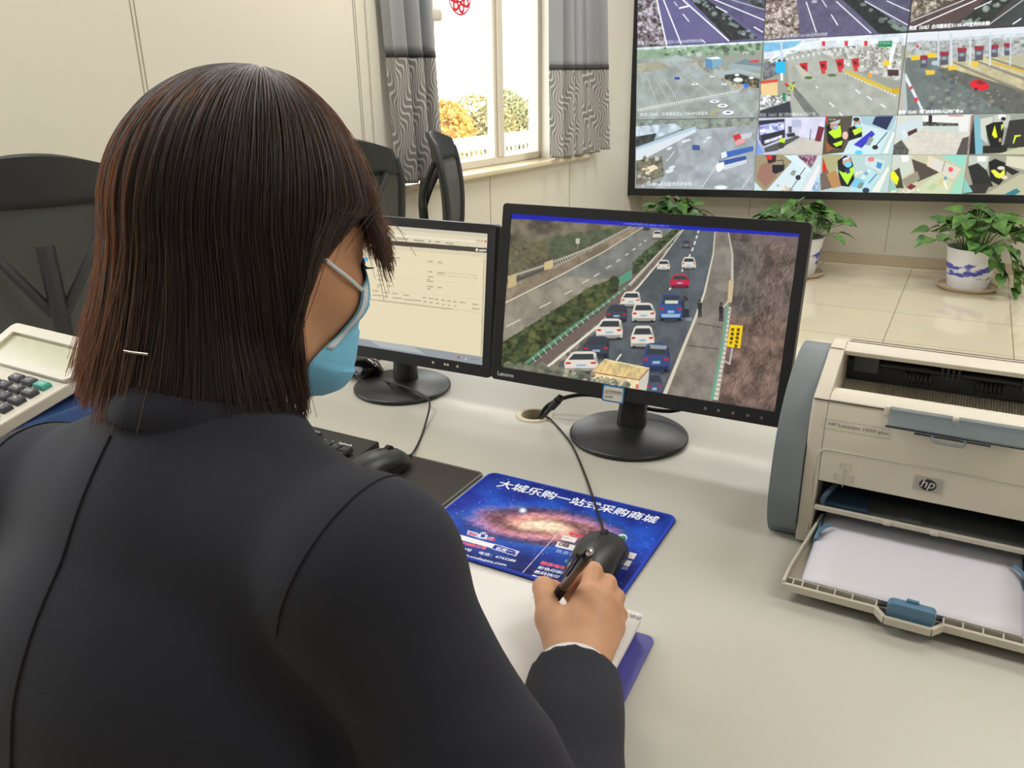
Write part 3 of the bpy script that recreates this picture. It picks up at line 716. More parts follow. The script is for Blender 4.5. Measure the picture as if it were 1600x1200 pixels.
def feed_square():
    p = cell(280, 158, [(118, 445), (1290, 370), (1228, 1110), (92, 1125)], (146, 152, 142))
    p.poly([(110, 440), (1300, 365), (1290, 420), (110, 480)], (196, 208, 212), 0.3, 0.02); p.poly([(110, 470), (1290, 390), (1280, 470), (110, 555)], (140, 168, 140), 0.3, 0.02)
    p.poly([(110, 560), (560, 520), (1240, 880), (1230, 1115), (90, 1130)], (156, 164, 158), 0.35, 0.012, col2=(136, 148, 150))
    p.poly([(110, 600), (330, 570), (420, 640), (110, 690)], (158, 158, 138), 0.2, 0.02); p.poly([(570, 560), (800, 560), (1150, 830), (1050, 850)], (150, 148, 134), 0.5, 0.02)
    p.speck([(340, 450), (1280, 400), (1280, 500), (340, 520)], 60, [(58, 74, 60), (96, 110, 92), (200, 206, 206)], 22, 2)
    p.poly([(350, 570), (480, 510), (600, 560), (480, 580)], (166, 180, 180)); p.poly([(740, 540), (890, 530), (900, 600), (820, 640), (740, 620)], (120, 164, 184)); p.poly([(740, 540), (800, 545), (810, 660), (740, 625)], (92, 136, 172)); p.poly([(740, 540), (860, 525), (895, 548), (800, 552)], (226, 230, 232))
    p.poly([(960, 600), (1100, 540), (1270, 580), (1260, 660), (1100, 650), (960, 640)], (150, 164, 168)); p.poly([(1000, 590), (1110, 545), (1270, 585), (1265, 620)], (112, 132, 140)); p.poly([(1160, 560), (1250, 550), (1250, 575), (1165, 580)], (206, 70, 76))
    p.poly([(820, 640), (920, 660), (1050, 640), (1260, 690), (1255, 720), (1050, 680), (910, 700), (890, 730), (810, 690)], (164, 178, 178)); p.poly([(920, 700), (1050, 690), (1250, 740), (1240, 830), (1000, 770), (920, 740)], (60, 66, 64), 0.8, 0.04)
    for c in ((1035, 700, 22, 12), (1170, 728, 24, 12), (1045, 748, 45, 22)): p.ell(c[:2], c[2], c[3], (228, 232, 232))
    p.speck([(930, 740), (1240, 760), (1240, 860), (1000, 810)], 60, [(170, 140, 84), (80, 92, 64), (190, 176, 130)], 14, 9); p.rect(1100, 780, 1138, 825, (60, 110, 220))
    for a, b_ in (((205, 720), (290, 985)), ((360, 740), (550, 1070)), ((510, 670), (800, 890)), ((270, 720), (420, 1000)), ((920, 870), (1175, 1090))): p.line([a, b_], 5, (196, 202, 198), 0.8)
    p.dash((110, 1035), (1060, 850), 46, 0.5, (26, 18), (214, 218, 212)); p.line([(110, 1055), (1060, 872)], 4, (190, 194, 188))
    for c in ((805, 718, 22, 12), (640, 790, 34, 13), (915, 790, 26, 14), (820, 955, 46, 18), (895, 995, 50, 22), (945, 1062, 54, 26)):
        p.ell((c[0] + 3, c[1] + 5), c[2], c[3], (100, 104, 104)); p.ell(c[:2], c[2], c[3] * .85, (234, 238, 238)); p.ell((c[0], c[1] - 2), c[2] * .45, c[3] * .35, (110, 124, 132))
    p.rect(455, 722, 500, 745, (44, 62, 150)); p.speck([(780, 1000), (880, 1000), (860, 1090), (780, 1080)], 14, [(214, 180, 60), (180, 160, 90)], 10, 1)
    p.text('荆宜（G42）白河服务区K1104+870停车场', 128, 1092, 34, W_, (1, -0.02), (0.05, -1.1)); return p
def feed_toll_out():
    p = cell(280, 158, [(60, 228), (932, 188), (868, 670), (15, 697)], (148, 152, 142))
    p.poly([(60, 228), (932, 186), (920, 260), (60, 340)], (210, 220, 226), 0.2, 0.03); p.poly([(60, 240), (300, 230), (250, 270), (60, 300)], (120, 176, 210), 0.2, 0.03)
    p.poly([(230, 290), (900, 240), (890, 470), (560, 390), (260, 330)], (160, 160, 150), 0.4, 0.06, col2=(214, 218, 216)); p.speck([(450, 260), (890, 260), (890, 400), (600, 350)], 190, [(96, 92, 80), (70, 72, 62), (214, 216, 214), (150, 140, 120)], 6, 12)
    p.poly([(200, 310), (420, 300), (880, 540), (868, 672), (230, 690), (220, 560)], (172, 175, 164), 0.25, 0.02, col2=(146, 152, 146)); p.poly([(240, 500), (330, 600), (400, 680), (330, 690), (240, 560)], (112, 116, 110), 0.2, 0.05)
    p.poly([(30, 480), (140, 468), (140, 560), (38, 566)], (226, 196, 142)); p.poly([(30, 474), (142, 462), (142, 478), (32, 490)], (214, 64, 56)); p.poly([(50, 360), (180, 340), (180, 420), (50, 470)], (108, 112, 118), 0.6, 0.04)
    p.poly([(25, 560), (220, 560), (220, 600), (25, 650)], (150, 154, 152), 0.9, 0.08, col2=(228, 230, 232)); p.poly([(25, 655), (215, 595), (225, 690), (18, 697)], (56, 58, 66))
    p.rect(132, 348, 192, 424, (40, 178, 226)); p.rect(132, 344, 192, 354, (40, 60, 90)); p.rect(160, 424, 176, 470, (230, 230, 230))
    p.line([(90, 350), (180, 292), (330, 246), (480, 224), (640, 220), (760, 240)], 9, (232, 238, 242)); p.line([(100, 362), (200, 312), (340, 272), (500, 250), (640, 242), (740, 256)], 6, (214, 222, 228)); p.dash((100, 356), (760, 248), 20, 0.35, (16, 16), (214, 222, 228))
    p.rect(164, 230, 178, 345, (190, 206, 220)); p.poly([(840, 250), (870, 250), (830, 400), (815, 400)], (226, 232, 236)); p.poly([(762, 236), (845, 232), (842, 268), (760, 270)], (40, 132, 88)); p.text('荆门西收费站', 768, 252, 12, W_, (1, -.04), (0, -1))
    for x, y, s in ((306, 390, 1.0), (425, 378, 1.0), (528, 368, 1.05), (622, 362, 0.95)):
        p.poly([(x - 24 * s, y - 24 * s), (x + 24 * s, y - 30 * s), (x + 24 * s, y + 26 * s), (x - 12 * s, y + 30 * s)], (196, 40, 50)); p.rect(x - 12 * s, y - 10 * s, x + 10 * s, y + 10 * s, (90, 40, 48)); p.rect(x - 10, y + 24, x + 14, y + 50, (206, 60, 60))
    for x in (432, 570, 688): p.rect(x - 10, 232, x + 10, 262, (206, 54, 64))
    p.poly([(250, 380), (290, 440), (330, 470), (380, 460), (330, 420), (270, 370)], (188, 186, 172)); p.ell((335, 452), 26, 10, (84, 110, 62)); p.ell((480, 436), 28, 9, (92, 112, 70))
    p.poly([(560, 400), (870, 530), (870, 550), (700, 485), (560, 420)], (206, 178, 66)); p.dash((560, 424), (868, 560), 16, 0.5, (5, 6), W_); p.rect(792, 350, 828, 378, (240, 196, 50)); p.rect(815, 402, 880, 438, (70, 50, 56)); p.rect(838, 512, 886, 540, (196, 160, 40)); p.rect(700, 420, 720, 450, (240, 160, 40))
    for a, b_ in (((460, 600), (490, 625)), ((620, 520), (650, 545)), ((690, 560), (720, 582)), ((380, 500), (390, 515)), ((520, 660), (540, 680)), ((770, 605), (800, 625))): p.line([a, b_], 6, W_)
    p.poly([(180, 490), (205, 480), (200, 510)], (224, 50, 50)); p.speck([(205, 480), (255, 480), (245, 560), (205, 560)], 26, [(200, 220, 60), (60, 60, 60), (230, 230, 90)], 8, 4); p.rect(168, 545, 190, 590, (50, 130, 90))
    p.text('荆宜（G42）荆门西收费站出口外广场', 22, 690, 21, W_, (1, -0.03), (0.05, -1.1)); return p
def feed_toll_in():
    p = cell(280, 158, [(930, 186), (1865, 138), (1795, 668), (868, 672)], (176, 172, 146))
    p.poly([(925, 186), (1870, 130), (1850, 230), (925, 300)], (196, 206, 214), 0.25, 0.03); p.poly([(925, 190), (1870, 136), (1870, 168), (925, 235)], (214, 220, 226))
    p.poly([(925, 240), (1850, 200), (1850, 300), (930, 360)], (186, 190, 186), 0.6, 0.05, col2=(130, 138, 140)); p.speck([(940, 240), (1700, 215), (1700, 260), (940, 290)], 90, [(80, 90, 84), (214, 218, 220), (130, 134, 130)], 8, 2)
    p.poly([(915, 330), (1100, 330), (1380, 560), (1795, 640), (1795, 670), (890, 672)], (112, 122, 120), 0.3, 0.02, col2=(92, 102, 102)); p.poly([(1110, 380), (1400, 320), (1850, 470), (1795, 640), (1400, 540)], (190, 182, 146), 0.2, 0.03)
    p.poly([(1090, 400), (1160, 390), (1800, 600), (1795, 668), (1500, 668), (1250, 500)], (96, 98, 92), 0.2, 0.03)
    for a, b_ in (((1190, 360), (1600, 540)), ((1290, 340), (1700, 500)), ((1380, 330), (1800, 470))): p.line([a, b_], [10, 22], (120, 118, 104), 0.8)
    p.poly([(1380, 345), (1800, 470), (1800, 486), (1390, 360)], (206, 170, 60)); p.speck([(1150, 420), (1600, 560), (1500, 650), (1000, 640)], 120, [(80, 86, 86), (150, 150, 140), (104, 108, 104)], 14, 3)
    for x, y, s in ((1018, 345, 1.0), (1135, 325, 1.05), (1235, 305, 1.1), (1332, 295, 1.15), (1420, 285, 1.0), (1498, 275, 1.0)):
        p.rect(x - 18 * s, y - 25 * s, x + 22 * s, y + 45 * s, (84, 84, 96)); p.rect(x - 22 * s, y - 28 * s, x + 26 * s, y - 6 * s, (150, 44, 60)); p.rect(x - 12 * s, y, x + 14 * s, y + 18 * s, (140, 150, 160))
    for x, y in ((1056, 415), (1184, 388), (1306, 366), (972, 328), (1066, 314)): p.poly([(x - 30, y - 12), (x + 28, y - 10), (x + 26, y + 14), (x - 22, y + 18)], (222, 190, 60))
    for x, w in ((1103, 9), (1175, 16), (1285, 12), (1398, 12), (1515, 9)): p.rect(x - w / 2, 190, x + w / 2, 380, (196, 206, 214))
    p.poly([(918, 420), (1020, 650), (1008, 655), (910, 450)], (214, 224, 228)); p.poly([(890, 410), (915, 420), (925, 660), (890, 660)], (176, 180, 182)); p.ell((975, 580), 12, 14, (220, 60, 66)); p.ell((947, 508), 9, 12, (214, 70, 74)); p.ell((985, 265), 8, 8, (214, 60, 70))
    p.poly([(1282, 488), (1300, 468), (1350, 460), (1390, 488), (1398, 515), (1352, 530), (1300, 514)], (216, 32, 48)); p.poly([(1312, 474), (1348, 466), (1378, 488), (1345, 494)], (120, 40, 50)); p.ell((1320, 520), 9, 8, (60, 20, 24)); p.ell((1085, 362), 22, 14, (176, 190, 200))
    p.text('2023-01-15 09:31:34', 936, 192, 19, W_, (1, -0.05), (0.05, -1.1)); p.text('荆宜（G42）荆门西收费站入口内广场1#', 872, 664, 21, W_, (1, -0.01), (0.05, -1.1), bold=0.02); return p
def feed_parking():
    p = cell(280, 158, [(62, 480), (543, 462), (528, 757), (55, 750)], (140, 148, 150))
    p.poly([(60, 480), (543, 462), (540, 510), (60, 530)], (150, 158, 150), 0.8, 0.06, col2=(84, 96, 84)); p.poly([(210, 520), (535, 490), (528, 757), (130, 757), (230, 620)], (164, 172, 176), 0.35, 0.03, col2=(134, 142, 148))
    p.poly([(60, 590), (290, 500), (300, 515), (60, 635)], (170, 196, 210)); p.poly([(60, 600), (290, 512), (295, 522), (60, 650)], (206, 214, 220)); p.poly([(60, 505), (210, 490), (240, 510), (60, 580)], (176, 190, 200), 0.4, 0.05); p.poly([(60, 545), (140, 530), (130, 560), (60, 585)], (60, 66, 66), 0.6, .1)
    p.poly([(60, 640), (160, 620), (170, 700), (60, 740)], (134, 128, 110), 0.9, 0.08, col2=(70, 78, 66)); p.poly([(80, 672), (130, 655), (148, 668), (100, 695)], (222, 206, 176)); p.speck([(60, 620), (180, 620), (160, 740), (60, 745)], 50, [(60, 76, 52), (210, 210, 204), (120, 104, 84)], 7, 3)
    for x, y, r in ((190, 590, 12), (250, 560, 14), (300, 582, 12), (265, 555, 10), (345, 545, 12), (330, 560, 9), (190, 680, 18), (200, 665, 14)): p.ell((x, y), r, r * .45, (206, 214, 220), rot=-.3)
    p.poly([(440, 535), (470, 525), (485, 540), (450, 555)], (200, 50, 56)); p.poly([(450, 560), (490, 545), (490, 560), (455, 575)], (230, 150, 150)); p.poly([(470, 530), (520, 520), (515, 540), (480, 548)], (190, 196, 204))
    p.poly([(395, 605), (525, 575), (525, 595), (405, 628)], (60, 100, 176)); p.poly([(395, 605), (415, 598), (420, 620), (398, 628)], (214, 224, 232)); p.poly([(385, 640), (495, 615), (500, 640), (395, 672)], (54, 84, 150)); p.poly([(375, 650), (405, 640), (412, 665), (385, 684), (375, 675)], (232, 236, 240)); p.poly([(405, 655), (500, 630), (498, 645), (410, 674)], (196, 204, 212))
    for a, b_ in (((320, 745), (385, 640)), ((480, 750), (520, 690)), ((180, 640), (210, 600))): p.line([a, b_], 3, (206, 212, 214))
    p.rect(280, 575, 310, 595, (60, 84, 140)); p.ell((395, 745), 26, 8, (224, 228, 230)); p.text('（G42）白河服务区停车场', 90, 740, 16, W_, (1, -0.01), (0.03, -1.1)); return p
def feed_control_room():
    p = cell(150, 84, [(110, 90), (845, 72), (805, 495), (75, 492)], (188, 190, 214))
    p.poly([(400, 85), (840, 72), (820, 320), (560, 300), (400, 260)], (206, 206, 226), 0.1, 0.01); p.poly([(300, 470), (560, 300), (820, 330), (805, 495), (280, 495)], (190, 186, 178), 0.1, 0.01)
    p.poly([(110, 120), (390, 100), (395, 300), (160, 400), (110, 330)], (46, 48, 60)); p.poly([(115, 170), (388, 128), (386, 218), (120, 280)], (150, 160, 226), 0.6, 0.03, col2=(236, 240, 255)); p.poly([(165, 340), (360, 275), (365, 305), (170, 375)], (214, 214, 244), 0.5, 0.05)
    p.poly([(75, 300), (160, 480), (75, 492)], (120, 150, 214)); p.poly([(160, 420), (530, 280), (560, 300), (300, 450), (170, 470)], (84, 86, 84)); p.poly([(100, 130), (160, 480), (120, 330)], (90, 96, 130)); p.poly([(765, 175), (832, 190), (790, 350), (722, 340)], (112, 44, 60)); p.line([(680, 210), (668, 330)], 10, (90, 110, 110))
    p.ell((362, 340), 32, 30, (186, 230, 40)); p.ell((350, 390), 36, 36, (60, 66, 66)); p.poly([(410, 260), (500, 250), (510, 290), (420, 300)], (50, 50, 60)); p.rect(470, 110, 575, 190, (170, 178, 206)); p.rect(430, 180, 470, 250, (80, 86, 100)); return p
def feed_booth_two():
    p = cell(150, 84, [(845, 72), (1600, 60), (1590, 495), (805, 495)], (196, 216, 220))
    p.poly([(845, 72), (1130, 66), (1100, 330), (1040, 470), (805, 495)], (84, 78, 66)); p.poly([(1240, 150), (1540, 230), (1590, 100), (1590, 60), (1200, 60)], (160, 190, 200)); p.poly([(1370, 70), (1560, 66), (1500, 215), (1340, 150)], (40, 50, 84)); p.poly([(1040, 480), (1320, 200), (1500, 260), (1400, 495)], (196, 222, 226))
    p.poly([(1590, 120), (1590, 495), (1440, 495)], (176, 204, 206)); p.poly([(1480, 480), (1570, 240), (1590, 250), (1530, 480)], (232, 232, 220))
    p.poly([(848, 180), (900, 140), (1010, 160), (1040, 330), (1020, 430), (870, 400)], (26, 28, 34)); p.poly([(870, 240), (1000, 160), (1015, 240), (1010, 290), (940, 310)], (186, 236, 50)); p.poly([(920, 370), (1030, 330), (1020, 380), (960, 405)], (190, 236, 40)); p.ell((935, 170), 46, 44, (188, 140, 120)); p.poly([(885, 140), (1000, 100), (990, 140), (900, 150)], (190, 190, 200)); p.ell((950, 186), 26, 18, (120, 196, 224)); p.ell((1055, 275), 32, 44, (226, 184, 170))
    p.poly([(1090, 200), (1160, 160), (1230, 190), (1240, 290), (1140, 320), (1090, 340)], (28, 30, 36)); p.poly([(1130, 220), (1220, 180), (1240, 230), (1160, 275)], (190, 236, 60)); p.ell((1180, 140), 40, 46, (186, 150, 130)); p.ell((1188, 168), 30, 24, (150, 214, 232)); p.ell((1170, 100), 34, 22, (40, 44, 50))
    p.poly([(1150, 380), (1340, 220), (1380, 260), (1240, 420)], (60, 56, 190)); p.poly([(1280, 380), (1320, 290), (1370, 310), (1330, 390)], (140, 150, 140)); p.line([(1390, 400), (1510, 240)], 10, (50, 54, 60)); p.ell((1390, 410), 34, 26, (40, 42, 48)); p.ell((1210, 470), 46, 24, (90, 196, 226)); p.poly([(840, 330), (900, 400), (940, 420), (850, 470)], (150, 90, 50)); p.rect(845, 72, 860, 140, (214, 50, 40))
    p.text('14:31:06', 870, 108, 24, W_); return p
def feed_booth_empty():
    p = cell(150, 84, [(75, 495), (803, 495), (770, 890), (38, 880)], (196, 212, 212))
    p.poly([(75, 495), (480, 495), (470, 570), (180, 880), (40, 880)], (150, 140, 110)); p.poly([(120, 600), (230, 560), (300, 720), (170, 850), (70, 740)], (150, 112, 100)); p.poly([(180, 500), (300, 500), (290, 570), (210, 590)], (60, 40, 44)); p.rect(190, 500, 250, 545, (206, 50, 50)); p.poly([(250, 600), (390, 600), (380, 660), (290, 700), (250, 680)], (36, 34, 44)); p.line([(300, 560), (370, 550), (380, 600)], 8, (40, 40, 46))
    p.poly([(380, 500), (520, 500), (690, 660), (640, 690)], (206, 226, 236)); p.poly([(520, 500), (760, 500), (680, 640)], (100, 90, 120), 0.9, 0.05, col2=(214, 120, 110)); p.poly([(190, 880), (480, 560), (640, 690), (560, 885)], (202, 220, 226)); p.poly([(590, 885), (760, 600), (785, 620), (680, 885)], (226, 222, 226)); p.poly([(680, 885), (775, 700), (770, 890)], (150, 180, 210), 0.5, 0.05)
    p.poly([(445, 700), (480, 655), (520, 670), (490, 725)], (140, 150, 130)); p.ell((538, 738), 30, 28, (50, 54, 64)); p.line([(545, 730), (620, 630)], 8, (50, 54, 64)); p.line([(540, 750), (440, 890)], 8, (60, 64, 70)); p.poly([(50, 780), (140, 880), (40, 880)], (190, 216, 220)); p.ell((390, 850), 44, 28, (226, 206, 186)); p.speck([(300, 820), (500, 820), (480, 885), (300, 885)], 20, [(240, 236, 226), (150, 140, 120)], 14, 2); return p
def feed_booth_one():
    p = cell(150, 84, [(803, 495), (1590, 497), (1550, 905), (770, 892)], (176, 200, 196))
    p.poly([(803, 495), (1030, 495), (960, 660), (840, 700), (800, 640)], (170, 166, 120)); p.poly([(810, 520), (860, 660), (800, 760)], (206, 40, 36)); p.poly([(780, 700), (870, 660), (920, 850), (790, 880)], (110, 96, 90)); p.poly([(850, 700), (960, 660), (1030, 830), (920, 860)], (176, 132, 84))
    p.poly([(975, 560), (1060, 500), (1120, 520), (1150, 600), (1170, 760), (1110, 840), (1020, 830), (985, 700)], (26, 28, 36)); p.poly([(985, 660), (1050, 690), (1150, 620), (1165, 680), (1120, 760), (1090, 820), (1040, 750)], (180, 236, 60)); p.poly([(1060, 650), (1110, 640), (1120, 690), (1080, 700)], (40, 50, 110)); p.ell((1080, 570), 50, 50, (196, 150, 126)); p.poly([(1030, 540), (1110, 505), (1115, 530), (1040, 565)], (206, 206, 226)); p.ell((1095, 598), 40, 34, (120, 200, 226))
    p.poly([(1290, 510), (1510, 560), (1470, 690), (1280, 600)], (196, 214, 216)); p.ell((1350, 545), 40, 26, (214, 130, 130)); p.poly([(1420, 570), (1480, 590), (1460, 650), (1410, 630)], (60, 140, 190)); p.poly([(1110, 880), (1330, 640), (1450, 720), (1340, 900)], (170, 214, 224)); p.poly([(1120, 830), (1180, 740), (1290, 770), (1230, 860)], (120, 190, 214)); p.poly([(1200, 850), (1230, 790), (1280, 800), (1250, 860)], (120, 140, 130)); p.line([(1330, 800), (1420, 700)], 9, (50, 60, 70)); p.poly([(1360, 890), (1540, 620), (1560, 640), (1450, 900)], (224, 226, 216)); p.speck([(1180, 660), (1340, 660), (1300, 760), (1180, 740)], 16, [(214, 206, 150), (226, 232, 232), (90, 130, 190)], 22, 1); p.ell((1300, 880), 40, 30, (50, 56, 90)); return p
def feed_hall():
    p = cell(150, 84, [(200, 60), (1105, 45), (1040, 510), (150, 510)], (206, 206, 196))
    p.poly([(200, 150), (480, 75), (500, 200), (270, 350), (190, 300)], (196, 210, 214)); p.poly([(500, 70), (1060, 50), (1030, 250), (500, 200)], (222, 224, 220)); p.poly([(280, 350), (520, 215), (1010, 270), (900, 510), (330, 510)], (206, 202, 190), 0.08, 0.02)
    for k in range(7): p.line([(320 + k * 100, 505), (540 + k * 62, 240)], 3, (186, 182, 168))
    for k in range(5): p.line([(300 - k * 6 + 60 * (4 - k) * .8, 470 - k * 55), (930 + k * 18, 500 - k * 58)], 3, (186, 182, 168))
    p.poly([(505, 180), (930, 180), (930, 260), (500, 215)], (190, 204, 196)); p.poly([(500, 130), (920, 150), (925, 180), (500, 180)], (56, 58, 54), 0.9, 0.04, col2=(120, 120, 112)); p.rect(568, 55, 610, 150, (44, 40, 48)); p.poly([(320, 250), (430, 205), (436, 245), (330, 300)], (80, 52, 46)); p.poly([(245, 230), (290, 210), (330, 300), (280, 340)], (206, 218, 222)); p.poly([(160, 400), (250, 340), (340, 460), (330, 510), (150, 510)], (84, 88, 80), 0.5, 0.05); p.poly([(975, 320), (1050, 300), (1035, 510), (900, 510)], (84, 78, 74)); p.poly([(1075, 60), (1105, 50), (1060, 400), (1040, 480)], (150, 110, 100)); p.rect(800, 55, 980, 70, (190, 120, 120)); return p
def feed_booth_standing():
    p = cell(150, 84, [(1105, 45), (2010, 30), (1930, 520), (1040, 510)], (150, 156, 144))
    p.poly([(1105, 60), (1160, 80), (1220, 500), (1110, 505)], (120, 176, 190)); p.poly([(1070, 300), (1100, 100), (1120, 505), (1050, 505)], (30, 36, 36)); p.poly([(1170, 100), (1310, 70), (1310, 130), (1230, 180), (1250, 390), (1180, 320)], (196, 202, 190)); p.rect(1320, 55, 1500, 200, (186, 190, 182)); p.rect(1370, 50, 1450, 100, (245, 246, 240)); p.poly([(1490, 120), (2000, 60), (2000, 430), (1420, 440)], (50, 52, 50)); p.poly([(1200, 410), (1480, 400), (1460, 490), (1200, 500)], (40, 38, 36))
    p.poly([(1230, 180), (1320, 140), (1420, 130), (1430, 250), (1400, 420), (1290, 440), (1250, 300)], (24, 26, 28)); p.poly([(1300, 280), (1330, 170), (1362, 310), (1330, 322)], (226, 240, 40)); p.poly([(1400, 170), (1425, 160), (1420, 200), (1402, 240)], (220, 236, 60)); p.ell((1425, 98), 28, 22, (40, 30, 28)); p.ell((1390, 345), 16, 24, (190, 140, 110)); p.poly([(1550, 290), (1620, 285), (1620, 300), (1570, 310), (1540, 390), (1530, 380)], (214, 230, 60)); p.poly([(1360, 510), (1600, 430), (1930, 420), (1930, 520)], (190, 190, 160)); return p
def feed_booth_desk():
    p = cell(150, 84, [(145, 515), (1040, 512), (980, 985), (90, 950)], (190, 190, 160))
    p.poly([(145, 515), (370, 515), (380, 700), (250, 780), (120, 650)], (196, 204, 190)); p.poly([(235, 520), (330, 520), (325, 580), (260, 600)], (245, 245, 232)); p.poly([(360, 560), (740, 700), (500, 800), (430, 830)], (80, 72, 66)); p.poly([(250, 800), (430, 700), (460, 800), (290, 890)], (146, 140, 120)); p.poly([(150, 700), (220, 660), (270, 900), (180, 900)], (70, 66, 60)); p.poly([(120, 715), (160, 700), (215, 780), (190, 865), (125, 780)], (226, 240, 30)); p.poly([(110, 790), (215, 940), (100, 940)], (140, 190, 176)); p.poly([(300, 890), (360, 850), (420, 880), (350, 920)], (120, 40, 50))
    p.poly([(560, 520), (960, 680), (870, 810), (540, 640)], (222, 206, 180)); p.poly([(600, 560), (760, 600), (720, 710), (580, 640)], (210, 206, 200)); p.poly([(760, 600), (930, 680), (870, 800), (720, 710)], (206, 204, 194)); p.ell((832, 685), 30, 30, (232, 84, 80)); p.line([(760, 590), (725, 715)], 7, (90, 80, 70)); p.poly([(700, 515), (1035, 515), (985, 670)], (140, 206, 190)); p.poly([(400, 930), (690, 720), (860, 850), (800, 985), (500, 975)], (196, 204, 170)); p.poly([(550, 910), (620, 840), (680, 870), (610, 940)], (176, 196, 150)); p.poly([(670, 830), (730, 780), (760, 840), (700, 880)], (206, 190, 130)); p.poly([(820, 985), (1000, 640), (980, 985)], (150, 206, 180)); p.ell((768, 790), 18, 20, (80, 140, 190)); p.line([(750, 820), (790, 920)], 24, (232, 226, 206)); p.speck([(90, 920), (470, 920), (450, 965), (90, 955)], 20, [(236, 236, 226)], 14, 1); return p
def feed_booth_worker():
    p = cell(150, 84, [(1040, 512), (1930, 520), (1870, 1010), (980, 985)], (150, 150, 132))
    p.poly([(1050, 525), (1280, 525), (1250, 690), (1050, 660)], (186, 194, 182)); p.rect(1145, 530, 1240, 590, (240, 240, 230)); p.poly([(1040, 650), (1150, 610), (1250, 700), (1330, 900), (1100, 880)], (40, 42, 42)); p.poly([(1000, 880), (1300, 860), (1240, 980), (990, 980)], (54, 50, 50)); p.poly([(1000, 780), (1100, 960), (990, 975)], (130, 190, 180)); p.poly([(1270, 600), (1340, 560), (1480, 620), (1460, 800), (1390, 880), (1290, 820)], (26, 28, 30)); p.poly([(1295, 700), (1340, 690), (1400, 740), (1450, 680), (1455, 750), (1400, 800), (1350, 780)], (224, 236, 70)); p.ell((1410, 645), 46, 32, (30, 30, 30)); p.ell((1410, 672), 42, 22, (214, 206, 200)); p.ell((1450, 785), 36, 26, (226, 206, 170)); p.poly([(1470, 530), (1930, 560), (1930, 760), (1460, 640)], (206, 204, 180)); p.poly([(1460, 640), (1620, 720), (1540, 760), (1460, 700)], (40, 40, 40)); p.poly([(1260, 980), (1640, 740), (1930, 900), (1870, 1010)], (180, 180, 152)); p.poly([(1460, 990), (1590, 920), (1640, 960), (1560, 1010)], (50, 120, 130)); return p

TV = thing('video_wall', 'large black-framed video wall of surveillance camera views on the back wall', 'video wall')
TV.matrix_world = TM @ Matrix.Translation((0.0, 0.0, 0.438)) @ Matrix.Rotation(-R(1.4), 4, 'Y')
SW, SH, SX, SZ = 0.866, 0.4885, 0.055, 0.050
BEZ = mat('display_bezel_black', (26, 27, 30), rough=0.35, var=0.05)
b = MB(); tw, th = SX * 2 + SW * 3, SZ + 0.055 + SH * 3
b.b2((0, 0.012, 0), (tw, 0.14, th)); b.build('housing', BEZ, TV, smooth=False, bevel=0.004)
b = MB(); b.b2((0, 0, 0), (SX, 0.012, th)); b.b2((tw - SX, 0, 0), (tw, 0.012, th)); b.b2((SX, 0, 0), (tw - SX, 0.012, SZ)); b.b2((SX, 0, th - 0.055), (tw - SX, 0.012, th)); b.build('bezel', BEZ, TV, smooth=False)
MB().b2((0.2, 0.14, 0.1), (tw - 0.2, 0.262, th - 0.2)).build('wall_mount', BEZ, TV, smooth=False)
def tv_panel(col, row, paint, name='display_panel', parent=TV, sub=None):
    x0, z1 = SX + SW * col, SZ + SH * (3 - row); w, h = SW, SH; g = 0.0015
    if sub: w, h = w / 2, h / 2; x0 += sub[0] * w; z1 -= sub[1] * h; g = 0.0008
    return paint.mesh(name, VIDEO, parent, lambda u, v: np.stack([x0 + g + (w - 2 * g) * u, np.full(u.shape, 0.008), z1 - g - (h - 2 * g) * v], 1))
for c_, r_, fd in ((0, 0, feed_highway_a), (1, 0, feed_highway_b), (2, 0, feed_highway_c), (0, 1, feed_square), (1, 1, feed_toll_out), (2, 1, feed_toll_in), (0, 2, feed_parking)):
    tv_panel(c_, r_, fd())
for c_, fds in ((1, (feed_control_room, feed_booth_two, feed_booth_empty, feed_booth_one)), (2, (feed_hall, feed_booth_standing, feed_booth_desk, feed_booth_worker))):
    bp = MB(); bp.b2((SX + SW * c_ + 0.001, 0.0085, SZ), (SX + SW * (c_ + 1) - 0.001, 0.0115, SZ + SH)); bp = bp.build('display_panel', BEZ, TV, smooth=False)
    for i, fd in enumerate(fds): tv_panel(c_, 2, fd(), 'camera_view', bp, (i % 2, i // 2))

# ================================================================== DESK
DT = 0.75
LAM = bpy.data.materials.new('desk_laminate'); LAM.use_nodes = True
_b = LAM.node_tree.nodes['Principled BSDF']; _N = LAM.node_tree.nodes; _L = LAM.node_tree.links
_n = _N.new('ShaderNodeTexNoise'); _n.inputs['Scale'].default_value = 900; _t = _N.new('ShaderNodeTexCoord'); _L.new(_t.outputs['Object'], _n.inputs['Vector'])
_c = _N.new('ShaderNodeValToRGB'); _c.color_ramp.elements[0].color = lin((184, 181, 170)); _c.color_ramp.elements[1].color = lin((198, 195, 184)); _L.new(_n.outputs['Fac'], _c.inputs[0]); _L.new(_c.outputs[0], _b.inputs['Base Color'])
_b.inputs['Roughness'].default_value = 0.36
desk = thing('office_desk', 'long light grey laminate desk with a round cable hole', 'desk', (0, 0, 0))
GX, GY = -0.602, 1.165                              # cable hole
HOLE_R = 0.0285
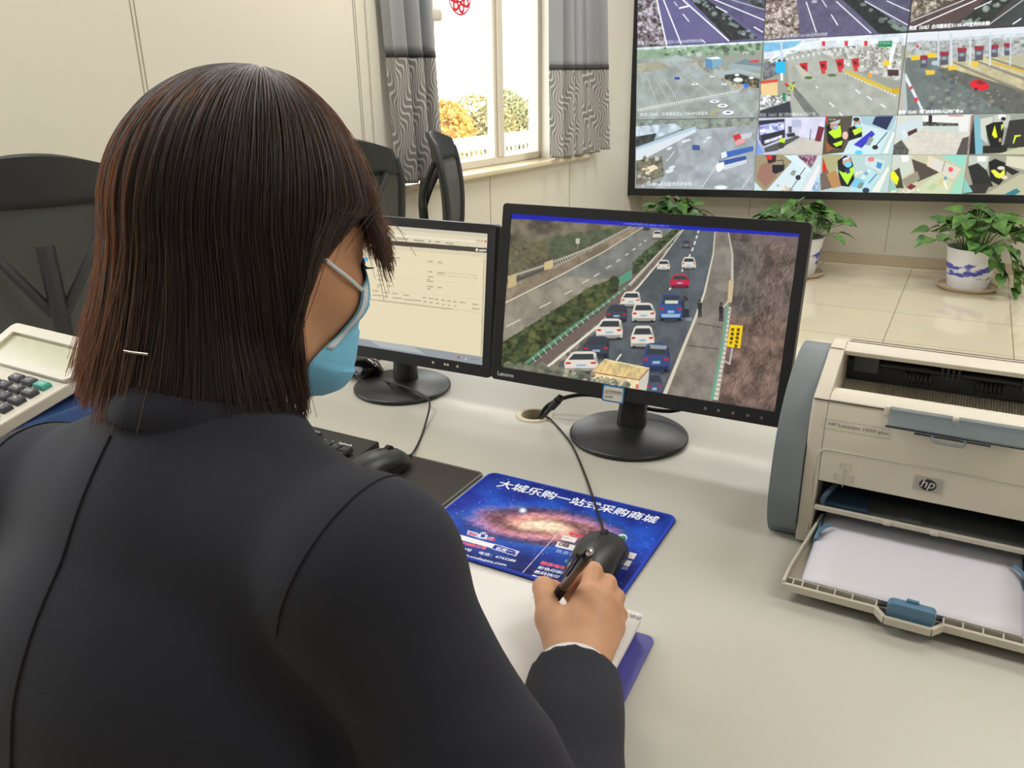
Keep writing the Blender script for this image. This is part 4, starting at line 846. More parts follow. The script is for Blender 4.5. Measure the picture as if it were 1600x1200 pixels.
def desk_top():
    x0, x1, y0, y1 = -1.62, 1.35, 0.40, 1.345; b = MB(); n = 32
    circ = [(GX + HOLE_R * math.cos(2 * PI * i / n), GY + HOLE_R * math.sin(2 * PI * i / n)) for i in range(n)]
    s = 0.06; sq = []
    for i in range(n):
        a = 2 * PI * i / n; k = s / max(abs(math.cos(a)), abs(math.sin(a))); sq.append((GX + k * math.cos(a), GY + k * math.sin(a)))
    for z, fl in ((DT, False), (DT - 0.025, True)):
        vs = [(x, y, z) for x, y in circ + sq]; b.add(vs, [(i, n + i, n + (i + 1) % n, (i + 1) % n) for i in range(n)])
        for q in ((x0, y0, GX - s, y1), (GX + s, y0, x1, y1), (GX - s, y0, GX + s, GY - s), (GX - s, GY + s, GX + s, y1)): b.add([(q[0], q[1], z), (q[2], q[1], z), (q[2], q[3], z), (q[0], q[3], z)], [(0, 1, 2, 3)])
    b.add([(x, y, z) for z in (DT, DT - 0.025) for x, y in circ], [(i, (i + 1) % n, n + (i + 1) % n, n + i) for i in range(n)])
    c = [(x0, y0), (x1, y0), (x1, y1), (x0, y1)]; b.add([(x, y, z) for z in (DT, DT - 0.025) for x, y in c], [(i, (i + 1) % 4, 4 + (i + 1) % 4, 4 + i) for i in range(4)])
    return b
desk_top().build('worktop', LAM, desk, smooth=False)
MB().b2((-1.60, 1.30, 0.0), (1.33, 1.32, DT - 0.025)).build('back_panel', LAM, desk, smooth=False)
for x in (-1.60, -0.16, 1.31): MB().b2((x, 0.46, 0.0), (x + 0.02, 1.30, DT - 0.025)).build('side_panel', LAM, desk, smooth=False)
b = MB(); b.lathe([(HOLE_R - 0.0055, -0.022), (HOLE_R - 0.0055, 0.001), (HOLE_R - 0.003, 0.0025), (HOLE_R + 0.003, 0.0025), (HOLE_R + 0.005, 0.0005), (HOLE_R - 0.001, 0.0002), (HOLE_R - 0.001, -0.022)], 40, (GX, GY, DT), caps=False)
b.build('cable_grommet', mat('grommet_cream', (206, 194, 168), rough=0.4), desk)
MB().lathe([(0, -0.06), (HOLE_R - 0.001, -0.06), (HOLE_R - 0.001, -0.022), (HOLE_R + 0.002, -0.025), (HOLE_R + 0.002, -0.062), (0, -0.062)], 32, (GX, GY, DT), caps=False).build('grommet_cup', mat('grommet_brown', (92, 84, 74), rough=0.7), desk)

# ================================================================== MONITORS
MBLK = mat('monitor_black', (34, 35, 37), rough=0.42, var=0.04, bump=0.05, bscale=900)
MGLS = mat('monitor_stand_black', (30, 31, 33), rough=0.38, var=0.04)
WHT = mat('print_white', (226, 226, 222), rough=0.5, var=0.0)
GREYP = mat('print_grey', (120, 122, 122), rough=0.5, var=0.0)
INK = mat('print_dark', (58, 58, 62), rough=0.6, var=0.0)
def monitor(label, base, cen, yaw, tilt, w, h, bz, bzt, bzb, paint, disc_r):
    t = thing('computer_monitor', label, 'monitor', base)
    M = Matrix.Translation(Vector(cen) - Vector(base)) @ Matrix.Rotation(yaw, 4, 'Z') @ Matrix.Rotation(-tilt, 4, 'X')
    x0, x1, z0, z1 = -w / 2, w / 2, -h / 2, h / 2
    b = MB(); d = 0.016; fy = -0.003
    out = rrect(x0 - bz, z0 - bzb, x1 + bz, z1 + bzt, 0.006, 4); n = len(out)
    inn = rrect(x0, z0, x1, z1, 0.0006, 4)
    rings = [[(p[0], 0.0, p[1]) for p in inn], [(p[0], fy, p[1]) for p in inn], [(p[0] * 0.998, fy - 0.001, p[1] * 0.998) for p in out], [(p[0], fy + 0.001, p[1]) for p in out], [(p[0], d, p[1]) for p in out], [(p[0] * 0.93, d + 0.022, p[1] * 0.88) for p in out]]
    vs = [p for r in rings for p in r]; fs = [(k * n + i, k * n + (i + 1) % n, (k + 1) * n + (i + 1) % n, (k + 1) * n + i) for k in range(len(rings) - 1) for i in range(n)]
    fs.append(tuple(range(5 * n, 6 * n))); b.add(vs, fs); b.v = [tuple(M @ Vector(p)) for p in b.v]
    b.build('housing', MBLK, t, angle=30)
    def to3d(u, v):
        P = np.stack([x0 + w * u, np.full(u.shape, -0.0004), z1 - h * v, np.ones(u.shape)], 1); return (P @ np.array(M).T)[:, :3]
    paint.mesh('display_panel', SCREEN, t, to3d)
    # stand: neck and round foot
    b = MB(); top = M @ Vector((0, d + 0.006, z0 * 0.55)); k = 14
    for zz, yy, hw, hd in ((0.004, 0.012, 0.024, 0.016), (0.03, 0.012, 0.0225, 0.014), (top.z, top.y + 0.012, 0.022, 0.014)):
        b.v += [(hw * math.copysign(abs(math.cos(a)) ** .5, math.cos(a)), yy + hd * math.copysign(abs(math.sin(a)) ** .5, math.sin(a)), zz) for a in [2 * PI * i / k for i in range(k)]]
    for j in range(2): b.f += [(j * k + i, j * k + (i + 1) % k, (j + 1) * k + (i + 1) % k, (j + 1) * k + i) for i in range(k)]
    b.f += [tuple(range(k)), tuple(range(2 * k, 3 * k))]; b.build('stand_neck', MGLS, t, angle=50)
    MB().lathe([(0, 0.0005), (disc_r - 0.003, 0.0005), (disc_r, 0.003), (disc_r, 0.006), (disc_r - 0.004, 0.0085), (disc_r * .55, 0.0125), (0.03, 0.017), (0, 0.018)], 72, caps=False).build('stand_base', MGLS, t, angle=60)
    def on(x, z, off=0.0045): return M @ Vector((x, -off, z))
    return t, on

def highway_picture():
    p = Paint(620, 350, homography([(105, 98), (1342, 170), (1232, 945), (65, 740)], UNIT), (112, 98, 90))
    # wooded slopes on both sides
    p.poly([(90, 90), (680, 120), (600, 152), (270, 290), (80, 400)], (112, 102, 88), 0.35, 0.02, col2=(96, 90, 76))
    p.speck([(250, 200), (560, 150), (560, 170), (300, 290), (250, 260)], 500, [(84, 96, 72), (96, 104, 80), (72, 84, 62)], 12, 3, 0.55); p.speck([(100, 230), (250, 200), (250, 280), (100, 360)], 260, [(108, 110, 76), (128, 112, 88), (92, 92, 66)], 10, 4, 0.5)
    p.poly([(1020, 150), (1360, 170), (1330, 420), (1250, 960), (980, 900), (1010, 640), (1045, 420)], (114, 98, 92), 0.35, 0.02, col2=(92, 80, 78))
    p.poly([(1040, 200), (1180, 220), (1150, 520), (1060, 560)], (92, 92, 84), 0.3, 0.03, alpha=0.6); p.poly([(1040, 520), (1300, 560), (1250, 945), (980, 890)], (122, 96, 84), 0.3, 0.02, alpha=0.6)
    rs = random.Random(5)
    for i in range(1500):
        x = rs.uniform(1040, 1330); y = rs.uniform(200, 930); a = rs.gauss(-1.9, 0.55); l = rs.uniform(14, 60); q = (x + l * math.cos(a), y + l * math.sin(a) * -1)
        if x > 1042 + max(0, (430 - y)) * 0 and x > 1090 - (y - 560) * 0.25 * (y > 560): p.line([(x, y), ((x + q[0]) / 2 + rs.uniform(-5, 5), (y + q[1]) / 2), q], rs.uniform(1.2, 2.6), rs.choice([(160, 142, 126), (142, 122, 108), (74, 62, 58), (84, 70, 66), (170, 150, 132)]), 0.5)
    # carriageway on the far side
    p.poly([(655, 146), (805, 152), (600, 330), (520, 370), (60, 660), (70, 470)], (122, 124, 118), 0.10, 0.02)
    p.poly([(340, 362), (560, 375), (500, 400), (60, 660), (72, 470)], (142, 136, 122), 0.12, 0.02); p.poly([(66, 610), (250, 480), (400, 400), (330, 360), (180, 430), (66, 500)], (150, 142, 126), 0.1, .02, alpha=0.6)
    p.poly([(80, 395), (240, 330), (610, 150), (656, 146), (500, 250), (300, 360), (82, 470)], (138, 124, 104), 0.15, 0.03); p.line([(78, 474), (300, 361), (500, 250), (655, 149)], [6, 5, 4, 3], (214, 204, 184))
    for a, b_ in (((85, 573), (145, 542)), ((222, 494), (270, 470)), ((325, 437), (358, 420)), ((400, 390), (430, 373)), ((448, 362), (472, 347)), ((500, 326), (522, 314)), ((543, 298), (560, 287)), ((582, 270), (596, 262)), ((612, 247), (625, 240)), ((640, 227), (650, 221)), ((662, 210), (670, 204))): p.line([a, b_], 5, (210, 206, 192))
    p.line([(90, 392), (240, 332), (600, 158)], [18, 12, 5], (80, 86, 78)); p.line([(90, 366), (240, 316), (440, 235), (606, 146)], [9, 8, 6, 4], (176, 172, 156)); p.dash((280, 318), (606, 152), 34, 0.4, (18, 8), (190, 186, 170))
    p.poly([(92, 362), (126, 348), (126, 400), (92, 412)], (196, 176, 130)); p.poly([(242, 302), (278, 290), (276, 326), (240, 336)], (206, 184, 136)); p.rect(372, 200, 388, 222, (196, 190, 176)); p.rect(378, 222, 382, 245, (150, 146, 136))
    # own carriageway
    p.poly([(825, 152), (970, 160), (958, 262), (920, 430), (880, 540), (752, 862), (560, 840), (240, 760), (480, 555), (640, 400), (740, 285)], (88, 94, 98), 0.10, 0.02)
    p.poly([(880, 180), (965, 190), (950, 300), (880, 520), (840, 540), (860, 330)], (96, 104, 110), 0.06, 0.02, alpha=0.6); p.poly([(240, 745), (480, 545), (640, 385), (825, 155), (835, 155), (740, 285), (640, 410), (480, 575), (280, 760)], (122, 110, 96), 0.3, 0.04)
    p.line([(258, 742), (480, 560), (640, 400), (740, 280), (830, 156)], [12, 9, 7, 5, 3], (224, 222, 210))
    for a, b_ in (((897, 158), (893, 172)), ((890, 182), (886, 196)), ((882, 206), (877, 222)), ((873, 234), (867, 250)), ((860, 262), (855, 278)), ((830, 322), (824, 338)), ((780, 402), (770, 418)), ((566, 690), (545, 718)), ((630, 600), (612, 624))): p.line([a, b_], 7, (224, 222, 212))
    # hedge, fence and rail of the median
    hed = [(68, 640), (180, 570), (320, 480), (430, 408), (520, 372), (552, 385), (552, 420), (480, 480), (320, 600), (150, 745), (60, 742)]
    p.poly(hed, (76, 84, 50), 0.5, 0.05, col2=(52, 62, 40)); p.speck(hed, 700, [(98, 104, 60), (58, 68, 42), (112, 112, 66), (46, 54, 38)], 13, 6, 0.55)
    hed2 = [(612, 300), (680, 238), (790, 152), (824, 155), (760, 235), (680, 310), (612, 352)]; p.poly(hed2, (66, 78, 54), 0.5, 0.06); p.speck(hed2, 160, [(84, 98, 66), (50, 60, 44)], 10, 8, 0.5)
    p.poly([(552, 365), (608, 328), (612, 368), (552, 402)], (86, 150, 124)); p.ell((535, 382), 22, 24, (56, 66, 44))
    p.line([(165, 732), (325, 602), (510, 466), (600, 392)], [20, 14, 10, 8], (96, 140, 116)); p.line([(160, 745), (325, 618), (510, 480)], [8, 6, 4], (60, 84, 70)); p.dash((200, 712), (600, 396), 18, 0.12, (26, 12), (196, 200, 186)); p.line([(600, 395), (700, 285), (820, 160)], [9, 7, 4], (190, 186, 170)); p.dash((600, 398), (820, 164), 30, 0.4, (14, 6), (196, 192, 178))
    # hard shoulder and its rail
    p.poly([(970, 158), (1026, 165), (1046, 262), (1042, 420), (1010, 610), (985, 780), (955, 898), (745, 862), (885, 540), (925, 430), (962, 262)], (132, 124, 114), 0.12, 0.02); p.line([(968, 160), (960, 262), (922, 430), (882, 540), (752, 862)], [4, 6, 9, 11, 17], (216, 206, 186))
    for a, b_ in (((890, 560), (1000, 580)), ((850, 655), (985, 672)), ((1010, 430), (1045, 436))): p.line([a, b_], 4, (90, 84, 78))
    p.line([(1026, 165), (1044, 262), (1043, 375)], [5, 8, 12], (196, 190, 176)); p.line([(1040, 375), (1032, 470)], [22, 20], (206, 182, 146)); p.line([(1024, 480), (1000, 660), (955, 890)], [10, 12, 14], (104, 168, 140)); p.line([(1034, 490), (1012, 670), (972, 890)], [9, 14, 20], (212, 206, 192)); p.dash((1034, 500), (972, 890), 20, 0.3, (20, 28), (150, 150, 136))
    def car(cx, cy, w, h, body, suv=False, lean=0.0):
        B = np.array(body); dk = tuple(B * 0.62); x0, x1, y0, y1 = cx - w / 2, cx + w / 2, cy - h / 2, cy + h / 2; s = lambda v: v * h
        p.ell((cx, y1 - s(.02)), w * .52, s(.10), (52, 56, 60), 0.8)
        p.poly([(x0 + w * .16 + lean, y0 + s(.06)), (x0 + w * .28 + lean, y0), (x1 - w * .24 + lean, y0), (x1 - w * .12 + lean, y0 + s(.08)), (x1 - w * .02, y0 + s(.42)), (x1, y0 + s(.6)), (x1 - w * .03, y1 - s(.06)), (x0 + w * .03, y1 - s(.06)), (x0, y0 + s(.55)), (x0 + w * .04, y0 + s(.4))], body)
        p.poly([(x0 + w * .22 + lean, y0 + s(.12)), (x1 - w * .2 + lean, y0 + s(.12)), (x1 - w * .12, y0 + s(.40)), (x0 + w * .12, y0 + s(.40))], (58, 64, 70))
        p.poly([(x1 - w * .10 + lean, y0 + s(.1)), (x1 - w * .0, y0 + s(.45)), (x1 - w * .04, y0 + s(.55)), (x1 - w * .13, y0 + s(.38))], dk, alpha=.6)
        for q in (x0 + w * .12, x1 - w * .14): p.ell((q, y0 + s(.56)), w * .09, s(.05), (196, 42, 46))
        p.rect(x0 + w * .36, y0 + s(.62), x1 - w * .36, y0 + s(.72), (150, 180, 206)); p.poly([(x0 + w * .05, y0 + s(.8)), (x1 - w * .05, y0 + s(.8)), (x1 - w * .08, y1 - s(.05)), (x0 + w * .08, y1 - s(.05))], dk, alpha=.8)
        for q in (x0 + w * .08, x1 - w * .22): p.rect(q, y1 - s(.08), q + w * .14, y1, (30, 32, 36))
    WC = (224, 218, 204); DK = (64, 68, 84); BL = (56, 88, 146)
    p.ell((672, 156), 16, 8, (66, 66, 70)); car(718, 180, 40, 34, WC); car(842, 219, 40, 36, (92, 94, 104)); car(745, 311, 56, 46, WC); car(854, 301, 62, 52, WC); car(815, 378, 84, 56, (196, 44, 76))
    car(605, 457, 86, 66, WC, lean=4); car(545, 516, 92, 74, DK, lean=4); car(661, 513, 102, 82, WC, lean=-4); car(515, 583, 114, 88, WC, lean=6); car(460, 660, 112, 92, DK, lean=6)
    car(777, 491, 102, 116, BL); p.poly([(742, 438), (818, 442), (820, 452), (740, 448)], (60, 66, 80)); p.rect(752, 462, 808, 476, (206, 214, 196)); p.poly([(735, 520), (820, 520), (815, 535), (738, 535)], (150, 180, 214))
    car(656, 617, 102, 94, WC); car(715, 706, 120, 124, (60, 78, 124)); p.poly([(686, 650), (762, 656), (756, 672), (690, 668)], (150, 156, 160)); car(397, 722, 142, 88, WC, lean=8)
    for x, y, h, c in ((836, 490, 96, (52, 56, 64)), (846, 494, 92, (90, 100, 104)), (902, 496, 78, (48, 46, 50)), (995, 512, 84, (44, 46, 54))):
        p.ell((x, y - h * .42), h * .07, h * .08, (66, 52, 48)); p.poly([(x - h * .12, y - h * .32), (x + h * .12, y - h * .32), (x + h * .11, y + h * .06), (x - h * .11, y + h * .06)], c); p.line([(x - h * .05, y + h * .05), (x - h * .06, y + h * .48)], h * .09, (44, 46, 52)); p.line([(x + h * .05, y + h * .05), (x + h * .06, y + h * .48)], h * .09, (44, 46, 52))
    p.line([(1004, 492), (1026, 466)], 7, (206, 190, 176)); p.poly([(840, 535), (870, 535), (868, 550), (845, 550)], (150, 166, 176), alpha=.6)
    # lorry and smoke-like twigs in the near corner
    car(708, 822, 66, 104, (80, 88, 114)); p.poly([(495, 712), (686, 752), (642, 800), (438, 765)], (232, 212, 158), 0.18, 0.05, col2=(206, 178, 120)); p.poly([(438, 765), (642, 800), (640, 842), (500, 820), (436, 790)], (236, 216, 172), 0.1, 0.05); p.poly([(686, 752), (682, 800), (672, 850), (640, 845), (642, 800)], (206, 200, 186))
    p.line([(440, 766), (642, 801), (686, 753)], 4, (150, 84, 60)); p.rect(628, 820, 640, 838, (214, 110, 96)); p.line([(495, 712), (686, 752)], 4, (250, 236, 190))
    for i in range(8): p.line([(480 + i * 22, 722 + i * 4.6), (452 + i * 24, 760 + i * 4.4)], 2.2, (196, 160, 96))
    p.speck([(60, 730), (240, 730), (420, 770), (600, 815), (600, 845), (60, 765)], 300, [(104, 112, 94), (120, 124, 104), (86, 94, 82), (146, 140, 118)], 16, 11, 0.6); p.speck([(240, 750), (420, 770), (590, 812), (590, 835), (300, 775)], 120, [(84, 86, 80), (206, 200, 176), (110, 100, 90)], 9, 13, 0.6)
    # yellow warning board beside the rail
    p.line([(1045, 660), (1032, 738)], 6, (206, 200, 190)); p.line([(1008, 722), (1035, 738)], 5, (206, 200, 190)); p.poly([(1034, 566), (1091, 571), (1078, 669), (1020, 661)], (246, 206, 30))
    for i, ch in enumerate('请谨慎驾驶'): p.text(ch, 1062 - i * 2.4, 594 + i * 17.5, 15, (60, 46, 10), (1, .09), (.08, -1), bold=.02)
    for i, ch in enumerate('前通缓行'): p.text(ch, 1038 - i * 2.6, 592 + i * 19.5, 15, (60, 46, 10), (1, .09), (.08, -1), bold=.02)
    p.poly([(100, 94), (1350, 166), (1350, 184), (100, 118)], (34, 42, 178)); p.poly([(100, 94), (560, 122), (330, 128), (104, 120)], (30, 36, 170))
    p.text('K1102+800宜荆向 (G42) 2023-01-15 09:31:12', 575, 137, 10, (220, 222, 240), (1, .055), (0, -1)); return p
mon, on = monitor('large black monitor showing a busy motorway, behind the blue mouse pad', (-0.4247, 1.1546, DT), (-0.430, 1.178, 0.9615), R(0.9), R(10.5), 0.4585, 0.258, 0.0155, 0.0165, 0.0225, highway_picture(), 0.0955)
Wm, Hm = 0.4585, 0.258
lettering('maker_lettering', 'Lenovo', 0.0105, WHT, mon, lambda x, y: on(-Wm / 2 - 0.004 + x, -Hm / 2 - 0.0145 + y), bold=0.01)
for x in (0.128, 0.148, 0.170, 0.192, 0.212):
    b = MB(); b.v = [tuple(on(x + a, -Hm / 2 - 0.0115 + c)) for a, c in rrect(-0.0022, -0.0022, 0.0022, 0.0022, 0.0012, 3)]; b.f = [tuple(range(len(b.v)))]; b.build('button_icon', GREYP, mon, smooth=False, fix=False)
st = MB(); sx, sz = -0.021, -Hm / 2 - 0.0135
def plate(b, x0, z0, x1, z1, r, off): 
    q = rrect(x0, z0, x1, z1, r, 5); n = len(q); b.add([tuple(on(x, z, off)) for x, z in q] + [tuple(on(x, z, off - 0.0006)) for x, z in q], [tuple(range(n))] + [(i, (i + 1) % n, n + (i + 1) % n, n + i) for i in range(n)])
plate(st, sx - 0.0185, sz - 0.0135, sx + 0.0185, sz + 0.0135, 0.003, 0.0052); stk = st.build('name_sticker', mat('sticker_blue', (44, 124, 190), rough=0.5), mon, smooth=False); stk['label'] = 'white name sticker with a blue border'
st = MB(); plate(st, sx - 0.0160, sz - 0.0112, sx + 0.0160, sz + 0.0112, 0.002, 0.0056); st.build('sticker_face', mat('sticker_paper', (226, 220, 206), rough=0.6), stk, smooth=False)
lettering('handwriting', '监控视频电脑', 0.0048, INK, stk, lambda x, y: on(sx - 0.0142 + x * 0.98, sz + 0.0022 + y, 0.0060), shear=0.2)
lettering('handwriting', '2019年', 0.0052, INK, stk, lambda x, y: on(sx - 0.0142 + x * 0.9, sz - 0.0072 + y, 0.0060), shear=0.2)
b = MB(); b.add([tuple(on(sx + a, sz + c, 0.0060)) for a, c in ((-0.015, 0.0004), (0.0145, 0.0004), (0.0145, -0.0001), (-0.015, -0.0001))], [(0, 1, 2, 3)]); b.build('ruled_line', INK, stk, smooth=False)

def form_picture():
    C = (230, 217, 184)
    p = Paint(500, 276, homography([(-351, 0), (1028, 105), (988, 1071), (-341, 851)], UNIT), C)
    p.poly([(-351, 0), (1040, 104), (1040, 215), (-351, 110)], (222, 212, 186)); p.poly([(-351, 0), (1040, 104), (1040, 135), (-351, 30)], (206, 198, 174)); p.poly([(-340, 58), (930, 158), (930, 172), (-340, 72)], (238, 228, 204))
    p.poly([(-351, 112), (1040, 212), (1040, 248), (-351, 142)], (72, 66, 60)); p.ell((944, 224), 10, 11, (236, 230, 214)); p.rect(960, 222, 1014, 234, (226, 220, 206)); p.poly([(-351, 142), (1010, 248), (1010, 280), (-351, 170)], (218, 206, 176))
    for x0, x1, y0 in ((270, 330, 128), (358, 440, 138), (482, 560, 150), (590, 610, 158), (640, 684, 162), (714, 778, 170)):
        for k in range(int((x1 - x0) / 9)): p.rect(x0 + k * 9, y0 + k * .7, x0 + k * 9 + 7, y0 + 11 + k * .7, (128, 116, 96), alpha=.75)
    p.ell((1008, 162), 7, 8, (206, 70, 56)); p.rect(950, 152, 960, 160, (120, 110, 94)); p.rect(975, 155, 985, 163, (120, 110, 94)); p.rect(106, 282, 148, 308, (86, 184, 230))
    def tx(x, y, n, c=(150, 136, 110), s=8):
        for k in range(n): p.rect(x + k * (s + 1), y + k * .7, x + k * (s + 1) + s - 1, y + 9 + k * .7, c, alpha=.8)
    for x, y, n in ((214, 265, 5), (284, 275, 11), (584, 304, 4), (656, 312, 4), (216, 340, 4), (282, 348, 4), (214, 376, 4), (582, 380, 4), (654, 390, 6), (212, 406, 5), (580, 416, 5), (214, 440, 5), (282, 450, 4), (580, 436, 2), (580, 450, 5), (212, 478, 5), (282, 486, 4), (578, 488, 5), (654, 496, 4), (212, 494, 2), (578, 506, 3), (118, 512, 5), (180, 520, 5), (260, 532, 5), (322, 540, 5), (404, 552, 5), (545, 570, 3), (590, 575, 4), (634, 582, 3), (680, 588, 3), (726, 594, 3), (770, 600, 3), (816, 604, 5), (910, 618, 5), (118, 544, 5), (182, 552, 8), (264, 562, 3), (326, 572, 8), (410, 584, 14), (550, 600, 3), (596, 606, 3), (640, 612, 3), (690, 620, 2), (730, 626, 2), (776, 632, 2), (910, 650, 6)): tx(x, y, n)
    p.line([(646, 386), (940, 412)], 3, (186, 172, 140)); p.line([(646, 408), (940, 434)], 3, (186, 172, 140)); p.line([(940, 412), (940, 434)], 3, (186, 172, 140))
    for a, b_ in (((200, 292), (940, 350)), ((200, 420), (940, 478)), ((-200, 480), (950, 585))): p.line([a, b_], 2, (212, 198, 166))
    p.line([(-340, 528), (765, 660)], 9, (186, 172, 142)); p.line([(765, 660), (950, 682)], 7, (216, 202, 172)); p.line([(997, 290), (975, 1000)], 5, (170, 158, 132)); p.line([(1006, 250), (982, 1010)], 4, (206, 194, 164))
    p.poly([(-341, 806), (992, 1010), (988, 1075), (-341, 852)], (150, 156, 160)); p.poly([(150, 884), (480, 935), (560, 985), (240, 936)], (206, 210, 210), alpha=.5); p.ell((790, 1008), 9, 7, (226, 130, 70)); p.ell((808, 1012), 7, 7, (96, 70, 130)); p.rect(858, 1018, 864, 1032, (220, 224, 226)); p.rect(900, 1022, 960, 1030, (130, 136, 142)); return p
mon2, on2 = monitor('smaller black monitor showing a pale web form, beside the masked face', (-0.886, 1.1699, DT), (-0.903, 1.166, 0.942), R(1.28), R(7.7), 0.41, 0.2265, 0.0165, 0.0155, 0.0205, form_picture(), 0.0915)
W2, H2 = 0.41, 0.2265
for x in (0.105, 0.130, 0.136, 0.156):
    b = MB(); b.v = [tuple(on2(x + a, -H2 / 2 - 0.0085 + c)) for a, c in rrect(-0.0022, -0.0022, 0.0022, 0.0022, 0.001, 3)]; b.f = [tuple(range(len(b.v)))]; b.build('button_icon', mat('print_cream', (206, 196, 176), var=0), mon2, smooth=False, fix=False)

# ================================================================== MOUSE PADS
def flat_pad(b, x0, y0, x1, y1, r, z0, z1):
    q = rrect(x0, y0, x1, y1, r, 6); b.prism(q, z0, z1)
bp = thing('mouse_pad', 'blue printed mouse pad with a galaxy picture and white Chinese lettering', 'mouse pad', (-0.414, 0.8295, DT))
PW, PH = 0.286, 0.215
b = MB(); flat_pad(b, -PW / 2, -PH / 2, PW / 2, PH / 2, 0.012, 0.0002, 0.0032); b.build('pad_base', mat('pad_rubber', (26, 30, 60), rough=0.9), bp, smooth=False)
def pad_picture():
    src = [(363.9, 107.6), (1198.4, 307.7), (926.4, 696.7), (-15.4, 414.2)]
    p = Paint(600, 452, homography(src, UNIT), (20, 48, 150))
    X, Y = p.X, p.Y; dx, dy = X - 600, Y - 352; c_, s_ = math.cos(.11), math.sin(.11); a = (dx * c_ + dy * s_) / 385; b_ = (-dx * s_ + dy * c_) / 92
    n = vnoise(X * .02, Y * .05, 3, 5); n2 = vnoise(X * .06, Y * .12, 5, 4); r = np.sqrt(a * a + b_ * b_) + (n - .5) * .32; th = np.arctan2(b_, a)
    base = np.array([18, 50, 158.]) + (vnoise(X * .008, Y * .016, 8, 5)[..., None] - .5) * np.array([30, 120, 150.])
    glow = np.exp(-np.maximum(r - .7, 0) * 1.9)[..., None]; base = base * (1 - glow * .55) + np.array([36, 116, 220.]) * glow * .55
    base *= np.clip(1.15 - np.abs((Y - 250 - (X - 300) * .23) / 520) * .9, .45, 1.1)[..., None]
    stops = [(0, (252, 236, 206)), (.20, (248, 220, 194)), (.38, (232, 168, 158)), (.60, (206, 136, 156)), (.82, (150, 118, 186)), (1.1, (50, 100, 206))]
    g = np.stack([np.interp(r, [q[0] for q in stops], [q[1][k] for q in stops]) for k in range(3)], -1)
    arm = np.clip(np.sin(th * 2 - r * 11 + n * 2.5) * .5 + .5, 0, 1) * np.clip((r - .15) * 3, 0, 1); g *= (1 - .42 * arm)[..., None]; g += ((n2 - .5) * 90)[..., None]
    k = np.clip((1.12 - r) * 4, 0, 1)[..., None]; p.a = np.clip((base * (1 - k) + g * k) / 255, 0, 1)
    p.ell((503, 277), 20, 15, (150, 190, 240), .7); p.ell((503, 277), 12, 9, (230, 240, 255))
    rs = random.Random(2)
    for i in range(420):
        q = rs.uniform(-.6, 2.2); p.ell((rs.uniform(150, 1150), rs.uniform(120, 650)), 1.0 + q, .7 + q * .6, (206, 214, 250), .7)
    dxm, dym = (2937, 690), (1150, -1500)
    def T(t, x, y, s, col, **k_): p.text(t, x, y, s, col, dxm, dym, **k_)
    T('大城乐购一站式采购商城', 380, 163, 0.0226, (240, 242, 250), bold=.022, shear=.12)
    Wt, Rd = (236, 240, 250), (232, 44, 66)
    p.poly([(248, 368), (322, 388), (318, 398), (370, 402), (366, 418), (300, 408), (244, 388)], (236, 226, 240), alpha=.75); T('Bai', 252, 388, .0088, Rd, bold=.04); p.ell((318, 392), 22, 14, (236, 238, 250)); p.ell((318, 396), 11, 7, (30, 50, 150)); T('百度', 332, 410, .0074, Rd, bold=.04)
    for q in (303, 313, 324, 334): p.ell((q, 384 + (q - 303) * .12), 4, 3.4, (30, 50, 150))
    p.poly([(70, 350), (372, 434), (356, 452), (60, 372)], (238, 238, 240)); p.poly([(372, 432), (484, 466), (470, 490), (354, 454)], Wt); p.poly([(374, 436), (479, 467), (468, 486), (358, 453)], (34, 40, 150)); T('百度一下', 372, 456, .0092, Wt, bold=.02); T('大城乐购', 108, 384, .0090, (40, 40, 60), bold=.03)
    T('大城乐购商贸有限公司', 88, 402, .0082, (236, 214, 226), bold=.07); T('大城乐购商贸有限公司', 88, 402, .0082, Rd, bold=.03); T('象山大道雄路49号    电话：6743288', 52, 420, .0090, Wt, bold=.01); T('www.dachenglegou.com', 120, 465, .0105, Wt, bold=.012)
    p.line([(695, 348), (494, 572)], 3.2, (214, 206, 232))
    T('联系方式', 712, 388, .0086, Rd, bold=.04)
    for x, y, w, h in ((690, 390, 64, 22), (664, 420, 84, 24), (940, 456, 88, 26), (918, 490, 88, 26)): p.poly([(x, y), (x + w, y + w * .24), (x + w - h * .6, y + w * .24 + h), (x - h * .6, y + h)], (232, 226, 226))
    p.text('OBB', 664, 438, 24, (30, 30, 40), (1, .24), (.5, -.9), bold=.04); T('acer', 690, 402, .005, (60, 60, 70)); T('deli', 952, 478, .0066, Rd, bold=.04); T('联想', 934, 514, .0060, (40, 40, 50), bold=.04)
    T('信息化', 650, 468, .0104, Wt); T('电商', 922, 540, .0104, Wt); T('联系电话：', 580, 524, .0100, (240, 200, 214), bold=.07); T('联系电话：', 580, 524, .0100, Rd, bold=.03); T('彩色印刷', 566, 545, .0098, Wt, bold=.01); T('数码快印', 550, 565, .0098, Wt, bold=.01); T('数码雕刻', 534, 586, .0098, Wt, bold=.01); T('雕刻', 872, 630, .0110, Wt); T('喷绘写真', 850, 652, .0098, Wt)
    p.ell((960, 402), 22, 17, (226, 230, 236)); p.ell((962, 404), 16, 12, (56, 140, 90)); p.ell((968, 410), 8, 6, (40, 60, 120)); T('360', 952, 446, .0078, (220, 90, 70)); p.ell((706, 512), 14, 9, (60, 150, 200)); return p
PADM = attr_mat('pad_print', 0.0, rough=0.62, spec=0.25)
pad_picture().mesh('printed_top', PADM, bp, lambda u, v: np.stack([-PW / 2 + 0.004 + (PW - 0.008) * u, PH / 2 - 0.004 - (PH - 0.008) * v, np.full(u.shape, 0.0034)], 1))
